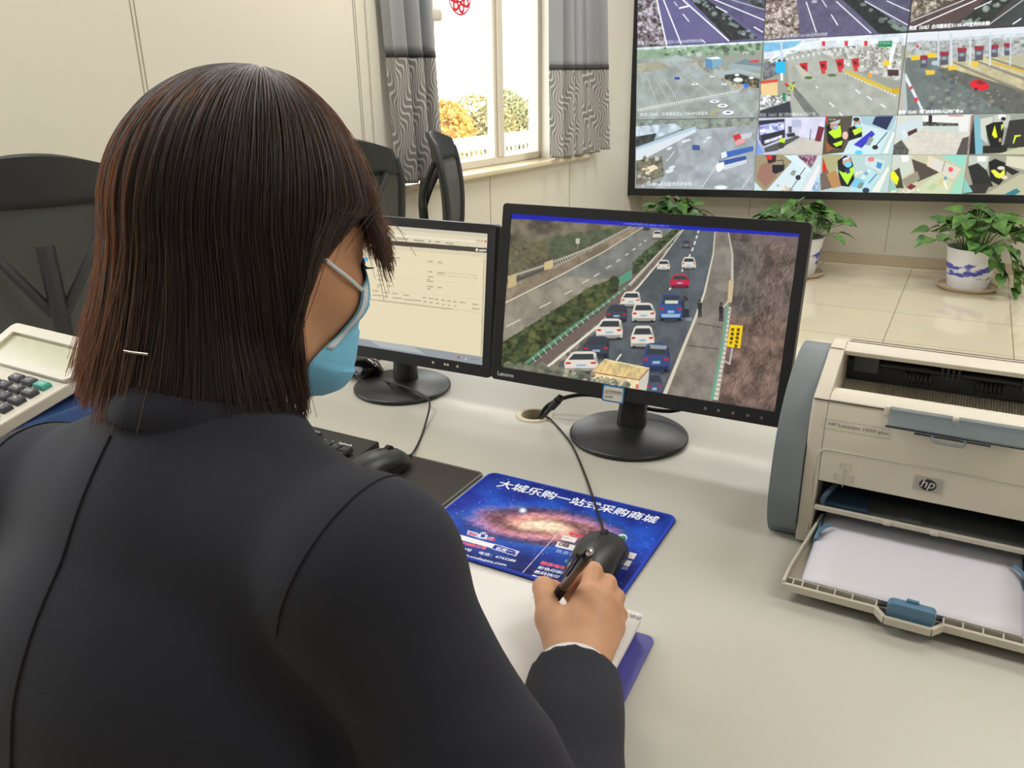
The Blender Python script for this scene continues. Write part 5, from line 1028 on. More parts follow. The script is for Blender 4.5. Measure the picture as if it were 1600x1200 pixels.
b = MB(); e = [(x, y, 0.0026) for x, y in rrect(-PW / 2 + .002, -PH / 2 + .002, PW / 2 - .002, PH / 2 - .002, .011, 6)]; b.tube(e + e[:2], 0.0024, 8); b.build('stitched_edge', mat('pad_edge_blue', (36, 66, 190), rough=0.8, bump=.4, bscale=1500), bp)
kp = thing('mouse_pad', 'plain black mouse pad with grey stitched border beside the keyboard', 'mouse pad', (-0.652, 0.82, DT))
b = MB(); flat_pad(b, -0.088, -0.11, 0.088, 0.109, 0.008, 0.0002, 0.0034); b.build('pad_top', mat('black_pad', (52, 46, 44), rough=0.75, var=0.1, scale=400, bump=.1, bscale=2000), kp, smooth=False)
b = MB(); e = [(x, y, 0.003) for x, y in rrect(-0.0865, -0.1085, 0.0865, 0.1075, 0.007, 6)]; b.tube(e + e[:2], 0.0019, 8); b.build('stitched_edge', mat('pad_edge_grey', (112, 112, 102), rough=0.8, bump=.4, bscale=1500), kp)

# ================================================================== MICE
def mouse_body(L=0.114, Wd=0.060, Hh=0.037, waist=0.06):
    def fn(P):
        y = P[..., 1]; k = y / (L / 2); w = 1 - waist * np.cos(k * 2.0) + 0.10 * k
        q = np.stack([P[..., 0] / w, y * 1.0, P[..., 2] / (1 - 0.16 * k)], -1)
        e = sd_ell(q, (0, -0.002, 0.003), (Wd / 2 * 1.22, L / 2 * 1.22, Hh))
        s = sd_box(q * np.array((1, 1, 0.6), np.float32), (0, 0, 0), (Wd / 2, L / 2, Hh), 0.021)
        return smax(smax(e * 0.9, s, 0.004), 0.0022 - P[..., 2], 0.0015)
    V, F = surface_nets(fn, (-Wd * .62, -L * .6, -0.003), (Wd * .62, L * .6, Hh * 1.3), 0.0016); return relax(V, F, 2, .4), F
def computer_mouse(label, loc, yaw, m, cord=None, wheel=True, logo=None, led=None, scale=1.0, group=None):
    t = thing('computer_mouse', label, 'mouse', loc, (0, 0, yaw), group); V, F = mouse_body(); V = V * scale
    np_mesh('shell', V, F, m, t); bv = BVHTree.FromPolygons([Vector(v) for v in V], [tuple(f) for f in F])
    def drop(x, y, off=0.0):
        h = bv.ray_cast(Vector((x * scale, y * scale, .1)), Vector((0, 0, -1)))[0]; return (h + Vector((0, 0, off))) if h else Vector((x * scale, y * scale, .02))
    dk = mat('mouse_seam', (10, 10, 11), rough=0.6)
    MB().tube([drop(0, y) for y in np.linspace(0.052, 0.005, 14)], 0.0007, 6).build('button_split', dk, t)
    MB().tube([drop(x, 0.030 + 0.012 * (1 - (x / .026) ** 2)) for x in np.linspace(-.027, .027, 20)], 0.0005, 6).build('button_seam', dk, t)
    if wheel:
        c = drop(0, 0.03); b = MB(); b.tube([(c.x - .0035, c.y, c.z - .004), (c.x + .0035, c.y, c.z - .004)], 0.0085, 20); b.build('scroll_wheel', mat('wheel_rubber', (24, 24, 25), rough=0.8), t)
    for s in (-1, 1):
        pts = [bv.ray_cast(Vector((s * .1, y * scale, (.014 + .004 * math.cos(y * 40)) * scale)), Vector((-s, 0, 0)))[0] for y in np.linspace(-.04, .03, 12)]
        if all(pts): MB().tube([p + Vector((s * .0002, 0, 0)) for p in pts], 0.0016, 6).build('side_grip', mat('mouse_gloss', (14, 14, 15), rough=0.12), t)
    if led: MB().tube([drop(x, y, .0006) for x, y in led], 0.0012, 6).build('blue_light_strip', mat('mouse_led', (70, 190, 220), emis=(60, 190, 230), estr=0.8), t)
    if logo: logo(t, drop)
    if cord:
        inv = t.matrix_basis.copy(); inv = (Matrix.Translation(loc) @ Matrix.Rotation(yaw, 4, 'Z')).inverted()
        pts = [inv @ Vector(p) for p in cord]; MB().tube(spline(pts, 8), 0.0017, 8).build('cord', mat('cable_black', (26, 26, 28), rough=0.5), t)
        d = (pts[1] - pts[0]).normalized(); MB().tube([pts[0] - d * .006, pts[0] + d * .008], 0.003, 8, rr=[.0034, .0022]).build('cord_relief', mat('cable_black', (26, 26, 28)), t)
    return t
MSE = mat('mouse_dark_grey', (38, 38, 38), rough=0.4, var=0.05)
zc = DT + 0.0022
computer_mouse('black wired mouse on the blue mouse pad, just behind the pen', (-0.318, 0.773, DT + 0.0034), R(7), MSE, [(-0.3255, 0.8285, DT + .016), (-0.3385, 0.848, DT + .006), (-0.3635, 0.888, DT + .0055), (-0.4273, 0.9887, zc), (-0.492, 1.0797, zc), (-0.5536, 1.1440, zc), (-0.5795, 1.1600, DT + .004), (-0.590, 1.165, DT - 0.012), (-0.594, 1.166, DT - .050)])
def lg(t, drop):
    b = MB(); b.tube([drop(.004 * math.cos(a), -.012 + .004 * math.sin(a), .0002) for a in np.linspace(.8, 5.2, 12)], 0.0004, 5); b.build('maker_mark', GREYP, t)
computer_mouse('black wired mouse on the plain black mouse pad, partly behind the shoulder', (-0.700, 0.848, DT + 0.0036), R(-3), MSE, [(-0.697, 0.905, DT + .016), (-0.694, 0.925, DT + .006), (-0.7084, 0.9627, zc), (-0.735, 1.0201, zc), (-0.7675, 1.0875, DT + .016), (-0.7900, 1.1075, DT + .021), (-0.840, 1.128, DT + .022), (-0.8908, 1.140, DT + .020), (-0.95, 1.170, DT + .008), (-1.0, 1.19, zc), (-1.03, 1.24, zc), (-1.02, 1.30, zc)], logo=lg)
computer_mouse('glossy black mouse with a curved blue light, behind the smaller monitor', (-1.005, 1.200, DT + .0004), R(62), mat('mouse_glossy_black', (18, 18, 20), rough=0.14), [(-1.06, 1.23, DT + .014), (-1.09, 1.25, DT + .004), (-1.12, 1.28, zc), (-1.15, 1.30, zc)], led=[(.018, .02), (.022, .008), (.021, -.006), (.016, -.02)], scale=1.02)

# ================================================================== KEYBOARD
kb = thing('computer_keyboard', 'black full-size keyboard with white legends, half hidden by the shoulder', 'keyboard', (-0.973, 0.842, DT), (0, 0, 0))
KW, KD = 0.450, 0.155
b = MB(); prof = [(-KD / 2, 0.002), (-KD / 2, 0.011), (-KD / 2 + .006, 0.0145), (KD / 2 - .028, 0.0195), (KD / 2 - .006, 0.022), (KD / 2, 0.019), (KD / 2, 0.003), (KD / 2 - .004, 0.0)]
b.prism([(y, z) for y, z in prof], -KW / 2, KW / 2, axis=0); KBM = mat('keyboard_black', (30, 30, 32), rough=0.5, bump=.05, bscale=1200); b.build('case', KBM, kb, bevel=0.004, bseg=3)
keys, legs = MB(), MB()
def key(x, y, w, h, leg=None):
    z = 0.0165 + (y + KD / 2) * 0.05; t = .0018
    vs = []
    for (sx, zz) in ((1.0, 0.0), (1.0, .003), (.74, .0072)):
        for a, c in ((-1, -1), (1, -1), (1, 1), (-1, 1)): vs.append((x + a * w / 2 * (1 if sx == 1 else (w - .0042) / w), y + c * h / 2 * (1 if sx == 1 else (h - .0045) / h) + (0.0008 if sx < 1 else 0), z + zz))
    keys.add(vs, [(0, 1, 2, 3)] + [(k * 4 + i, k * 4 + (i + 1) % 4, k * 4 + 4 + (i + 1) % 4, k * 4 + 4 + i) for k in range(2) for i in range(4)] + [(8, 9, 10, 11)])
    if leg: legs.append((leg, x - w / 2 + .0045, y + .0005, z + .0074)) if isinstance(legs, list) else None
legs = []
P_ = 0.019; X0 = -KW / 2 + 0.012; ys = [KD / 2 - .024 - .006, KD / 2 - .024 - .0305] 
ys = [KD / 2 - .034, KD / 2 - .058, KD / 2 - .077, KD / 2 - .096, KD / 2 - .115, KD / 2 - .134]
rows = [[('Esc', 1), ('', -1), ('F1', 1), ('F2', 1), ('F3', 1), ('F4', 1), ('', -.5), ('F5', 1), ('F6', 1), ('F7', 1), ('F8', 1), ('', -.5), ('F9', 1), ('F10', 1), ('F11', 1), ('F12', 1), ('', -.25), ('PrtSc', 1), ('ScrLk', 1), ('Pause', 1)],
        [(c, 1) for c in '`1234567890-='] + [('←', 2), ('', -.25), ('Ins', 1), ('Home', 1), ('PgUp', 1), ('', -.25), ('Num', 1), ('/', 1), ('*', 1), ('-', 1)],
        [('Tab', 1.5)] + [(c, 1) for c in 'QWERTYUIOP[]'] + [('\\', 1.5), ('', -.25), ('Del', 1), ('End', 1), ('PgDn', 1), ('', -.25), ('7', 1), ('8', 1), ('9', 1), ('+', 1)],
        [('Caps', 1.75)] + [(c, 1) for c in "ASDFGHJKL;'"] + [('Enter', 2.25), ('', -3.5), ('4', 1), ('5', 1), ('6', 1), ('', 1)],
        [('Shift', 2.25)] + [(c, 1) for c in 'ZXCVBNM,./'] + [('Shift', 2.75), ('', -1.25), ('↑', 1), ('', -1.25), ('1', 1), ('2', 1), ('3', 1), ('Ent', 1)],
        [('Ctrl', 1.25), ('', 1.25), ('Alt', 1.25), ('', 6.25), ('Alt', 1.25), ('', 1.25), ('', 1.25), ('Ctrl', 1.25), ('', -.25), ('←', 1), ('↓', 1), ('→', 1), ('', -.25), ('0', 2), ('.', 1), ('', 1)]]
for r_, row in enumerate(rows):
    x = X0
    for lab, wk in row:
        w = abs(wk) * P_
        if wk > 0: key(x + w / 2, ys[r_], w - .0012, (.0145 if r_ == 0 else .0178), lab)
        x += w
keys.build('keycaps', mat('keycap_black', (36, 36, 38), rough=0.55), kb, smooth=False, bevel=0.0006, bseg=1)
lb = MB()
for s, x, y, z in legs:
    if x < 0.05: continue
    vs, fs = text_geo(s, 0.0062); lb.add([(x + a, y + c, z) for a, c in vs], fs)
lb.build('key_legends', WHT, kb, smooth=False, fix=False)
lettering('maker_lettering', 'logitech', 0.0082, WHT, kb, lambda x, y: (0.172 + x, KD / 2 - .036 + y, 0.0212 + (y - .006) * .05), bold=.01)
b = MB()
for x in (0.128, 0.145, 0.160): b.add([(x + a, KD / 2 - .034 + c, 0.0208) for a, c in ((-.001, -.001), (.001, -.001), (.001, .001), (-.001, .001))], [(0, 1, 2, 3)])
b.build('indicator_dots', WHT, kb, smooth=False)
o = Vector((-0.973, 0.842, DT)); MB().tube(spline([Vector(p) - o for p in ((-0.905, 0.915, DT + .006), (-0.9302, 0.940, zc), (-0.9775, 0.9814, zc), (-1.0164, 1.0121, zc), (-1.0359, 1.0519, zc), (-1.0294, 1.0923, zc), (-1.02, 1.118, zc), (-1.035, 1.14, zc), (-1.08, 1.17, zc), (-1.13, 1.25, zc), (-1.15, 1.33, zc))], 8), 0.0019, 8).build('cord', mat('cable_black', (26, 26, 28)), kb)

# ================================================================== NOTEBOOK, PEN
nb = thing('notebook', 'open notebook with white pages on a blue-violet cover, under the writing hand', 'notebook', (-0.224, 0.691, DT), (0, 0, R(3.0)))
NBW, NBH = 0.30, 0.205
b = MB(); b.prism(rrect(-NBW, -NBH, 0.010, -0.004, 0.010, 5), 0.0004, 0.0034); b.build('cover', mat('cover_violet', (82, 78, 160), rough=0.35), nb, bevel=0.001, smooth=False)
PAP = mat('notebook_paper', (228, 224, 220), rough=0.7, var=0.015, scale=60)
b = MB()
rs = random.Random(3)
for i in range(9): b.prism(rrect(-NBW + .004 + rs.uniform(-.0012, .0012), -NBH + .006, -0.006 + .0015 * math.sin(i * 1.3) + .0008 * i - .0064, -0.0005 + rs.uniform(-.001, .001), 0.008, 5), 0.0036 + i * 0.0024, 0.0036 + i * 0.0024 + 0.0022)
b.build('page_block', PAP, nb, smooth=False)
ZP = 0.0036 + 9 * .0024
b = MB(); b.grid(lambda u, v: (-NBW + .006 + (NBW - .0105) * u, -NBH + .008 + (NBH - .0095) * v, ZP + 0.0008 + .0012 * (math.sin(u * 7 + v * 2) * .25 + .25) * (1 - abs(2 * v - 1))), 40, 24); b.build('top_sheet', PAP, nb, solid=0.0003, fix=False)
PENINK = mat('pen_ink', (58, 58, 74), rough=0.7)
lettering('handwriting', '大门收站', 0.0072, PENINK, nb, lambda x, y: (-0.0285 + x * .8 + .2 * y, -0.0130 + y - .05 * x, ZP + .0016), shear=.15)
lettering('handwriting', '了1', 0.0090, PENINK, nb, lambda x, y: (-0.124 + x * .6, -0.026 + y, ZP + .0020), shear=.15)
PT, PE = Vector((-0.3202, 0.6408, 0.7785)), Vector((-0.2538, 0.5995, 0.8935))
pd = (PE - PT).normalized()
pen = thing('ballpoint_pen', 'dark translucent click pen held upright in the right hand', 'pen', PT, pd.to_track_quat('Z', 'X').to_euler())
Lp = (PE - PT).length
GRY = mat('pen_smoke', (62, 46, 44), rough=0.12, coat=0.5); PBK = mat('pen_black', (16, 16, 18), rough=0.16, coat=0.3); CHR = mat('chrome', (206, 206, 210), rough=0.08, metal=1.0)
MB().lathe([(0.0004, 0), (0.0012, 0.004), (0.0022, 0.009), (0.0044, 0.018), (0.0047, 0.022)], 20).build('tip', CHR, pen)
MB().lathe([(0.0047, 0.022), (0.0053, 0.030), (0.0053, 0.060), (0.0049, 0.064)], 24).build('grip', mat('pen_grip', (20, 20, 22), rough=0.8), pen)
MB().lathe([(0.0049, 0.064), (0.0051, 0.070), (0.0051, Lp - .022)], 24).build('barrel', GRY, pen)
MB().lathe([(0.0054, Lp - .034), (0.0058, Lp - .030), (0.0058, Lp - .008), (0.0046, Lp - .004), (0.0034, Lp - .004)], 24).build('cap_collar', PBK, pen)
MB().lathe([(0.0030, Lp - .006), (0.0030, Lp + .004), (0.0022, Lp + .006), (0.0, Lp + .0062)], 20).build('push_button', CHR, pen)
# clip on the side facing up-left
b = MB(); cdv = (Vector((-0.55, -0.45, 0.45)) - pd * Vector((-0.55, -0.45, 0.45)).dot(pd)).normalized(); qi = pd.to_track_quat('Z', 'X').inverted(); cl = qi @ cdv; sd = Vector((0, 0, 1)).cross(cl)
pr = [(Lp - .012, .0055), (Lp - .010, .0095), (Lp - .030, .0098), (Lp - .052, .0085), (Lp - .054, .0062), (Lp - .050, .0066), (Lp - .030, .0080), (Lp - .016, .0076)]
vs = [tuple(cl * r + Vector((0, 0, z)) + sd * (.0026 * s)) for s in (-1, 1) for z, r in pr]; n = len(pr); b.add(vs, [tuple(range(n))[::-1], tuple(range(n, 2 * n))] + [(i, (i + 1) % n, n + (i + 1) % n, n + i) for i in range(n)]); b.build('clip', PBK, pen, bevel=0.0004)

# ================================================================== CABLES, DOCUMENT BOX, CALCULATOR
CBL = mat('cable_black', (26, 26, 28), rough=0.5)
t = thing('video_cable', 'thick black cable running from the cable hole behind the large monitor stand', 'cable', (-0.60, 1.168, DT - .05))
o = Vector((-0.60, 1.168, DT - .05))
MB().tube([p - o for p in spline([(-0.600, 1.170, DT - .05), (-0.592, 1.170, DT + .0), (-0.575, 1.186, DT + .022), (-0.535, 1.210, DT + .034), (-0.485, 1.222, DT + .032), (-0.43, 1.226, DT + .024), (-0.385, 1.236, DT + .022), (-0.352, 1.240, DT + .034)], 8)], 0.0036, 10).build('cable_jacket', CBL, t)
MB().tube([Vector(p) - o for p in ((-0.356, 1.240, DT + .0325), (-0.346, 1.241, DT + .037))], 0.0042, 10).build('cable_tie', mat('print_white', (226, 226, 222)), t)
t = thing('plug_cable', 'black plug with moulded strain relief leaning out of the cable hole', 'cable', (-0.588, 1.152, DT - .02))
o = Vector((-0.588, 1.152, DT - .02)); a, c = Vector((-0.573, 1.149, DT + .014)), Vector((-0.548, 1.146, DT + .044))
MB().tube([p - o for p in spline([(-0.596, 1.160, DT - .05), (-0.590, 1.156, DT - .010), (-0.578, 1.1495, DT + .008), a], 6)], 0.0026, 8).build('cord', CBL, t)
MB().tube([a - o, a.lerp(c, .45) - o, a.lerp(c, .5) - o, c - o], .004, 10, rr=[.0032, .0042, .0068, .0068]).build('plug_body', CBL, t)
dd = (c - a).normalized(); MB().tube([c - o, c + dd * .010 - o], .0055, 4, rr=[.0062, .0062]).build('plug_shell', mat('plug_dark', (40, 40, 44), rough=.3, metal=.5), t)

bx = thing('document_box', 'flat navy blue document box on the desk underneath the calculator', 'box', (-1.10, 0.62, DT + .0005))
NAVY = mat('box_navy', (34, 44, 82), rough=0.5); BLUB = mat('box_blue', (70, 104, 168), rough=0.5)
MB().rbox((0, 0, 0.080), (0.34, 0.25, 0.160), 0.004).build('body', NAVY, bx)
MB().rbox((0, 0, 0.166), (0.346, 0.256, 0.024), 0.004).build('lid', BLUB, bx)
CALC = Vector((-0.9520, 0.540, 0.957))
ca = thing('calculator', 'silver-white desk calculator with black keys and one green key', 'calculator', CALC, (R(13), 0, R(-2.0)))
CW = mat('calculator_silver', (216, 210, 196), rough=0.35); CKEY = mat('calculator_key', (62, 62, 72), rough=0.45); KX, KY = 0.0266, -0.0170
b = MB(); b.prism(rrect(-0.176, -0.128, 0.028, 0.078, 0.014, 5), -0.016, -0.001); b.build('case', CW, ca, bevel=0.003, bseg=3)
b = MB(); M_ = Matrix.Translation((0, 0.016, 0.0)) @ Matrix.Rotation(R(14), 4, 'X'); q = rrect(-0.176, 0.0, 0.028, 0.068, 0.010, 5); qi_ = rrect(-0.158, 0.012, 0.012, 0.052, 0.003, 5); n = len(q)
rg = [[M_ @ Vector((x, y, -.012)) for x, y in q], [M_ @ Vector((x, y, .004)) for x, y in q], [M_ @ Vector((x, y, .004)) for x, y in qi_], [M_ @ Vector((x, y, -.001)) for x, y in qi_]]
b.add([v for r in rg for v in r], [tuple(range(n))[::-1]] + [(k * n + i, k * n + (i + 1) % n, (k + 1) * n + (i + 1) % n, (k + 1) * n + i) for k in range(3) for i in range(n)]); b.build('display_housing', CW, ca, bevel=.0015)
b = MB(); b.add([M_ @ Vector((x, y, -.0008)) for x, y in qi_], [tuple(range(n))]); dsp = b.build('display', mat('lcd_green_grey', (186, 186, 156), rough=0.18), ca, smooth=False)
b = MB()
for k, dg in enumerate('0'):                        # faint seven-segment zero at the right end
    x = 0.002; 
    for (a, c, w_, h_) in ((0, 0, .006, .0012), (0, .018, .006, .0012), (-.0036, .005, .0012, .009), (.0036, .005, .0012, .009), (-.0036, .0135, .0012, .008), (.0036, .0135, .0012, .008)): b.add([M_ @ Vector((x + a + i * w_ / 2, .023 + c + j * h_ / 2, -.0004)) for i, j in ((-1, -1), (1, -1), (1, 1), (-1, 1))], [(0, 1, 2, 3)])
b.build('digits', mat('lcd_digit', (120, 124, 100), rough=.5), dsp, smooth=False)
lbs = {(0, 0): '', (-1, 0): 'GT', (-2, 0): 'MU', (0, 1): 'OFF', (-1, 1): 'MRC', (-2, 1): '←', (0, 2): 'M-', (-1, 2): '÷', (-2, 2): '9', (0, 3): '%', (-1, 3): '×', (-2, 3): '6', (0, 4): 'CE', (-1, 4): '-', (-2, 4): '3', (-1, 5): '+', (0, 5): '=', (-2, 5): '.', (-3, 2): '8', (-3, 3): '5', (-3, 4): '2', (-4, 2): '7', (-4, 3): '4', (-4, 4): '1', (-3, 5): '00', (-4, 5): '0', (-3, 1): '√', (-4, 1): 'C'}
kc, lg_ = MB(), MB()
for (i, j), s in lbs.items():
    x, y = i * KX - (.0 if j == 0 else .012 * (j > 0)) * 0, j * KY; w_, h_ = .0215, .0125
    kx = kc
    if (i, j) == (0, 0): kx = MB()
    vs = [(x + a * w_ / 2 * s_, y + c * h_ / 2 * s_, z) for s_, z in ((1, -.001), (1, .003), (.82, .0055)) for a, c in ((-1, -1), (1, -1), (1, 1), (-1, 1))]
    kx.add(vs, [(k * 4 + q, k * 4 + (q + 1) % 4, k * 4 + 4 + (q + 1) % 4, k * 4 + 4 + q) for k in range(2) for q in range(4)] + [(8, 9, 10, 11)])
    if (i, j) == (0, 0): kx.build('power_key', mat('key_green', (64, 166, 150), rough=.4), ca, smooth=False, bevel=.0006)['label'] = 'green power key'
    if s:
        vs, fs = text_geo(s, .0072); mx_ = max([v[0] for v in vs] + [0]); lg_.add([(x - mx_ / 2 + a, y - .0025 + c, .0057) for a, c in vs], fs)
vs, fs = text_geo('ON', .0066); lg_.add([(-.005 + a, -.002 + c, .0057) for a, c in vs], fs)
MB().rbox((-0.074, 0.066, -0.031), (0.17, 0.010, 0.036), .002).build('rear_stand', CW, ca)
kc.build('keys', CKEY, ca, smooth=False, bevel=.0006); lg_.build('key_legends', WHT, ca, smooth=False, fix=False)

# ================================================================== PRINTER
PRW = mat('printer_ivory', (216, 208, 192), rough=0.42, var=0.02, bump=0.06, bscale=1400)
PRG = mat('printer_blue_grey', (118, 127, 131), rough=0.45, var=0.03, bump=0.06, bscale=1400)
PRD = mat('printer_inside_black', (22, 22, 25), rough=0.45); PRT = mat('printer_part_blue', (88, 124, 152), rough=0.4); PRL = mat('printer_light_grey', (196, 190, 174), rough=0.45)
pr = thing('laser_printer', 'ivory laser printer with blue-grey sides and its paper tray folded down', 'printer', (-0.124, 0.952, DT + .0015))
# profile (depth y, height z) of the shell
front = [(0.0, 0.0), (-0.004, 0.040), (-0.004, 0.090), (-0.005, 0.112), (-0.004, 0.140), (-0.002, 0.168), (0.005, 0.190)]
top_full = [(0.008, 0.1925), (0.050, 0.2075), (0.097, 0.2245), (0.118, 0.2300), (0.145, 0.2260), (0.205, 0.203), (0.232, 0.188), (0.242, 0.160), (0.244, 0.0)]
SX0, SX1 = 0.0, 0.292                               # shell between the side panels
RX0, RX1 = 0.018, 0.268                             # recess
for a, b_ in ((SX0, RX0), (RX1, SX1)):
    MB().prism(front + top_full, a, b_, axis=0).build('front_cheek', PRW, pr, bevel=0.002, angle=30)
# middle: door above the paper opening, output bin sunk in the top
door = [(-0.004, 0.090), (-0.005, 0.112), (-0.004, 0.140), (-0.002, 0.168), (0.005, 0.190), (0.012, 0.190), (0.040, 0.120), (0.020, 0.088)]
MB().prism(door, RX0, RX1, axis=0).build('front_door', PRW, pr, bevel=0.0015, angle=30)
binp = [(0.0066, 0.1912), (0.018, 0.1960), (0.038, 0.1962), (0.058, 0.1740), (0.104, 0.1610), (0.150, 0.1700), (0.165, 0.1700), (0.165, 0.11), (0.020, 0.11)]
MB().prism(binp, RX0, RX1, axis=0).build('output_bin', PRW, pr, bevel=0.001, angle=25)
hood = [(0.097, 0.2245), (0.118, 0.2300), (0.145, 0.2260), (0.205, 0.203), (0.232, 0.188), (0.242, 0.160), (0.244, 0.0), (0.225, 0.0), (0.215, 0.12), (0.200, 0.190), (0.140, 0.216), (0.099, 0.2185)]
MB().prism(hood, RX0, RX1, axis=0).build('top_cover', PRW, pr, bevel=0.001, angle=25)
b = MB()
for k in range(4):
    y = 0.122 + k * 0.017; z = float(np.interp(y, [.118, .145, .205], [.230, .226, .203])); b.b2((0.020, y, z - .002), (0.272, y + 0.0018, z + .0012))
b.build('top_ridges', mat('printer_groove', (146, 139, 126), rough=.6), pr, smooth=False, bevel=.0006)
b = MB()
for k in range(62): x = 0.060 + k * 0.0032; b.add([(x, 0.1045, 0.1625), (x + .0013, 0.1045, 0.1625), (x + .0013, 0.1490, 0.1712), (x, 0.1490, 0.1712), (x, 0.1045, 0.1600), (x + .0013, 0.1045, 0.1600), (x + .0013, 0.1490, 0.1690), (x, 0.1490, 0.1690)], [(0, 1, 2, 3), (0, 4, 5, 1), (1, 5, 6, 2), (2, 6, 7, 3), (3, 7, 4, 0)])
b.build('bin_ribs', PRL, pr, smooth=False)
b = MB()
for x in (0.070, 0.108, 0.146, 0.184, 0.222): b.add([(x, .0585, .1738), (x + .0012, .0585, .1738), (x + .0012 + .004, .100, .1622), (x + .004, .100, .1622)], [(0, 1, 2, 3)])
b.v = [(x, y, z + .0006) for x, y, z in b.v]; b.build('bin_creases', PRL, pr, smooth=False)
# dark rollers inside the output slot
MB().b2((RX0 + .001, 0.1505, 0.150), (RX1 - .001, 0.158, 0.221)).build('slot_back', PRD, pr, smooth=False)
b = MB(); b.tube([(RX0 + .004, 0.142, 0.198), (RX1 - .004, 0.142, 0.198)], 0.004, 12)
for x0, n_ in ((0.088, 7), (0.168, 7)):
    for k in range(n_): b.tube([(x0 + k * .0046, 0.142, 0.188), (x0 + k * .0046 + .003, 0.142, 0.188)], 0.0085, 14)
for x in (0.128, 0.134, 0.140, 0.146): b.b2((x, .130, .192), (x + .003, .148, .213))
for x in (0.215, 0.222, 0.232, 0.240): b.b2((x, .134, .188), (x + .004, .148, .206))
b.build('exit_rollers', PRD, pr, angle=30)
MB().rbox((0.042, 0.136, 0.200), (0.030, 0.003, 0.026), 0.001).build('exit_flap', mat('printer_flap_grey', (70, 74, 76), rough=.5), pr)
MB().rbox((0.138, 0.128, 0.2135), (0.036, 0.006, 0.006), 0.002).build('exit_guard', PRD, pr)
# blue-grey side panels
side = [(0.010, 0.004), (-0.006, 0.026), (-0.014, 0.060), (-0.013, 0.092), (-0.007, 0.128), (0.008, 0.160), (0.034, 0.188), (0.064, 0.206), (0.098, 0.2165), (0.128, 0.2190), (0.160, 0.212), (0.205, 0.192), (0.240, 0.160), (0.250, 0.06), (0.240, 0.0), (0.034, 0.0)]
sp = [tuple(v)[:2] for v in spline([(a, c, 0) for a, c in side + side[:1]], 3)][:-1]
MB().prism(sp, -0.036, -0.0006, axis=0).build('side_panel', PRG, pr, bevel=0.011, bseg=2, angle=30)
MB().prism(sp, SX1 + .0006, SX1 + 0.036, axis=0).build('side_panel', PRG, pr, bevel=0.011, bseg=2, angle=30)
# recessed face plate with arch outline, opening below
fp = MB()
def face(x, z, off=0.0):
    zs = [p[1] for p in front]; ysv = [p[0] for p in front]; return (x, float(np.interp(z, zs, ysv)) - off, z)
lip = [(RX0 - .004, 0.02), (RX0 - .004, 0.122), (RX0 - .002, 0.1285), (RX0 + .004, 0.1325), (RX1 - .006, 0.1325), (RX1, 0.1285), (RX1 + .004, 0.120), (RX1 + .004, 0.02)]
fp.tube([face(x, z, -0.0006) for x, z in lip], 0.0016, 6); fp.build('face_rim', PRL, pr)
MB().b2((RX0, 0.060, 0.009), (RX1, 0.075, 0.120)).build('paper_cavity_back', PRD, pr, smooth=False)
MB().b2((RX0, -0.002, 0.0), (RX1, 0.20, 0.008)).build('bottom_plate', PRD, pr, smooth=False)
# arrow and label print
b = MB()
b.tube([face(x, z, .0004) for x, z in ((0.036, .104), (0.056, .104), (0.056, .096), (0.036, .096), (0.036, .104))], .0005, 4); b.tube([face(x, z, .0004) for x, z in ((0.040, .112), (0.052, .112), (0.052, .119), (0.040, .119), (0.040, .112))], .0005, 4); b.tube([face(0.046, z, .0004) for z in (.088, .100)], .0005, 4); b.tube([face(0.046, z, .0004) for z in (.104, .116)], .0005, 4)
b.build('moulded_symbols', PRL, pr)
lettering('model_lettering', 'HP LaserJet 1020 plus', 0.0066, mat('print_grey_dark', (96, 94, 92), var=0), pr, lambda x, y: face(0.021 + x * 1.0, 0.1630 + y * .8, .0006), bold=.004, sx=1.12)
b = MB(); b.tube([face(x, z, .0002) for x, z in ((0.014, .1590), (0.014, .1700), (0.088, .1700), (0.088, .1590), (0.014, .1590))], .0003, 4); b.build('model_label_rim', PRL, pr)
MB().tube([(SX0 + .001, .0042, .1905), (SX1 - .001, .0042, .1905)], .0008, 6).build('door_seam', mat('printer_groove_dark', (84, 74, 64), rough=.8), pr)
MB().tube([(SX0 + .001, .0985, .2256), (RX0 - .001, .0985, .2256)], .0005, 6).build('cover_seam', mat('printer_groove_dark', (84, 74, 64)), pr)
# maker badge
bg = MB(); cx_, cz_ = 0.1345, 0.1125
pts = [(-.0145, -.0085), (.0145, -.0085), (.0145, .0085), (-.0145, .0085)]; bg.add([face(cx_ + a, cz_ + c, .0012) for a, c in pts] + [face(cx_ + a, cz_ + c, -.001) for a, c in pts], [(0, 1, 2, 3)] + [(i, (i + 1) % 4, 4 + (i + 1) % 4, 4 + i) for i in range(4)]); bdg = bg.build('maker_badge', mat('badge_silver', (176, 172, 168), rough=.3, metal=.3), pr, smooth=False)
b = MB(); b.add([face(cx_ + .0088 * math.cos(a), cz_ + .0072 * math.sin(a), .0016) for a in np.linspace(0, 2 * PI, 33)[:-1]], [tuple(range(32))]); b.build('badge_disc', mat('badge_dark', (46, 32, 44), rough=.3), bdg, smooth=False)
lettering('badge_lettering', 'hp', 0.0150, mat('badge_letter', (214, 210, 206), var=0), bdg, lambda x, y: face(cx_ + x, cz_ + y + .0002, .0020), shear=.28, bold=.0, center=True)
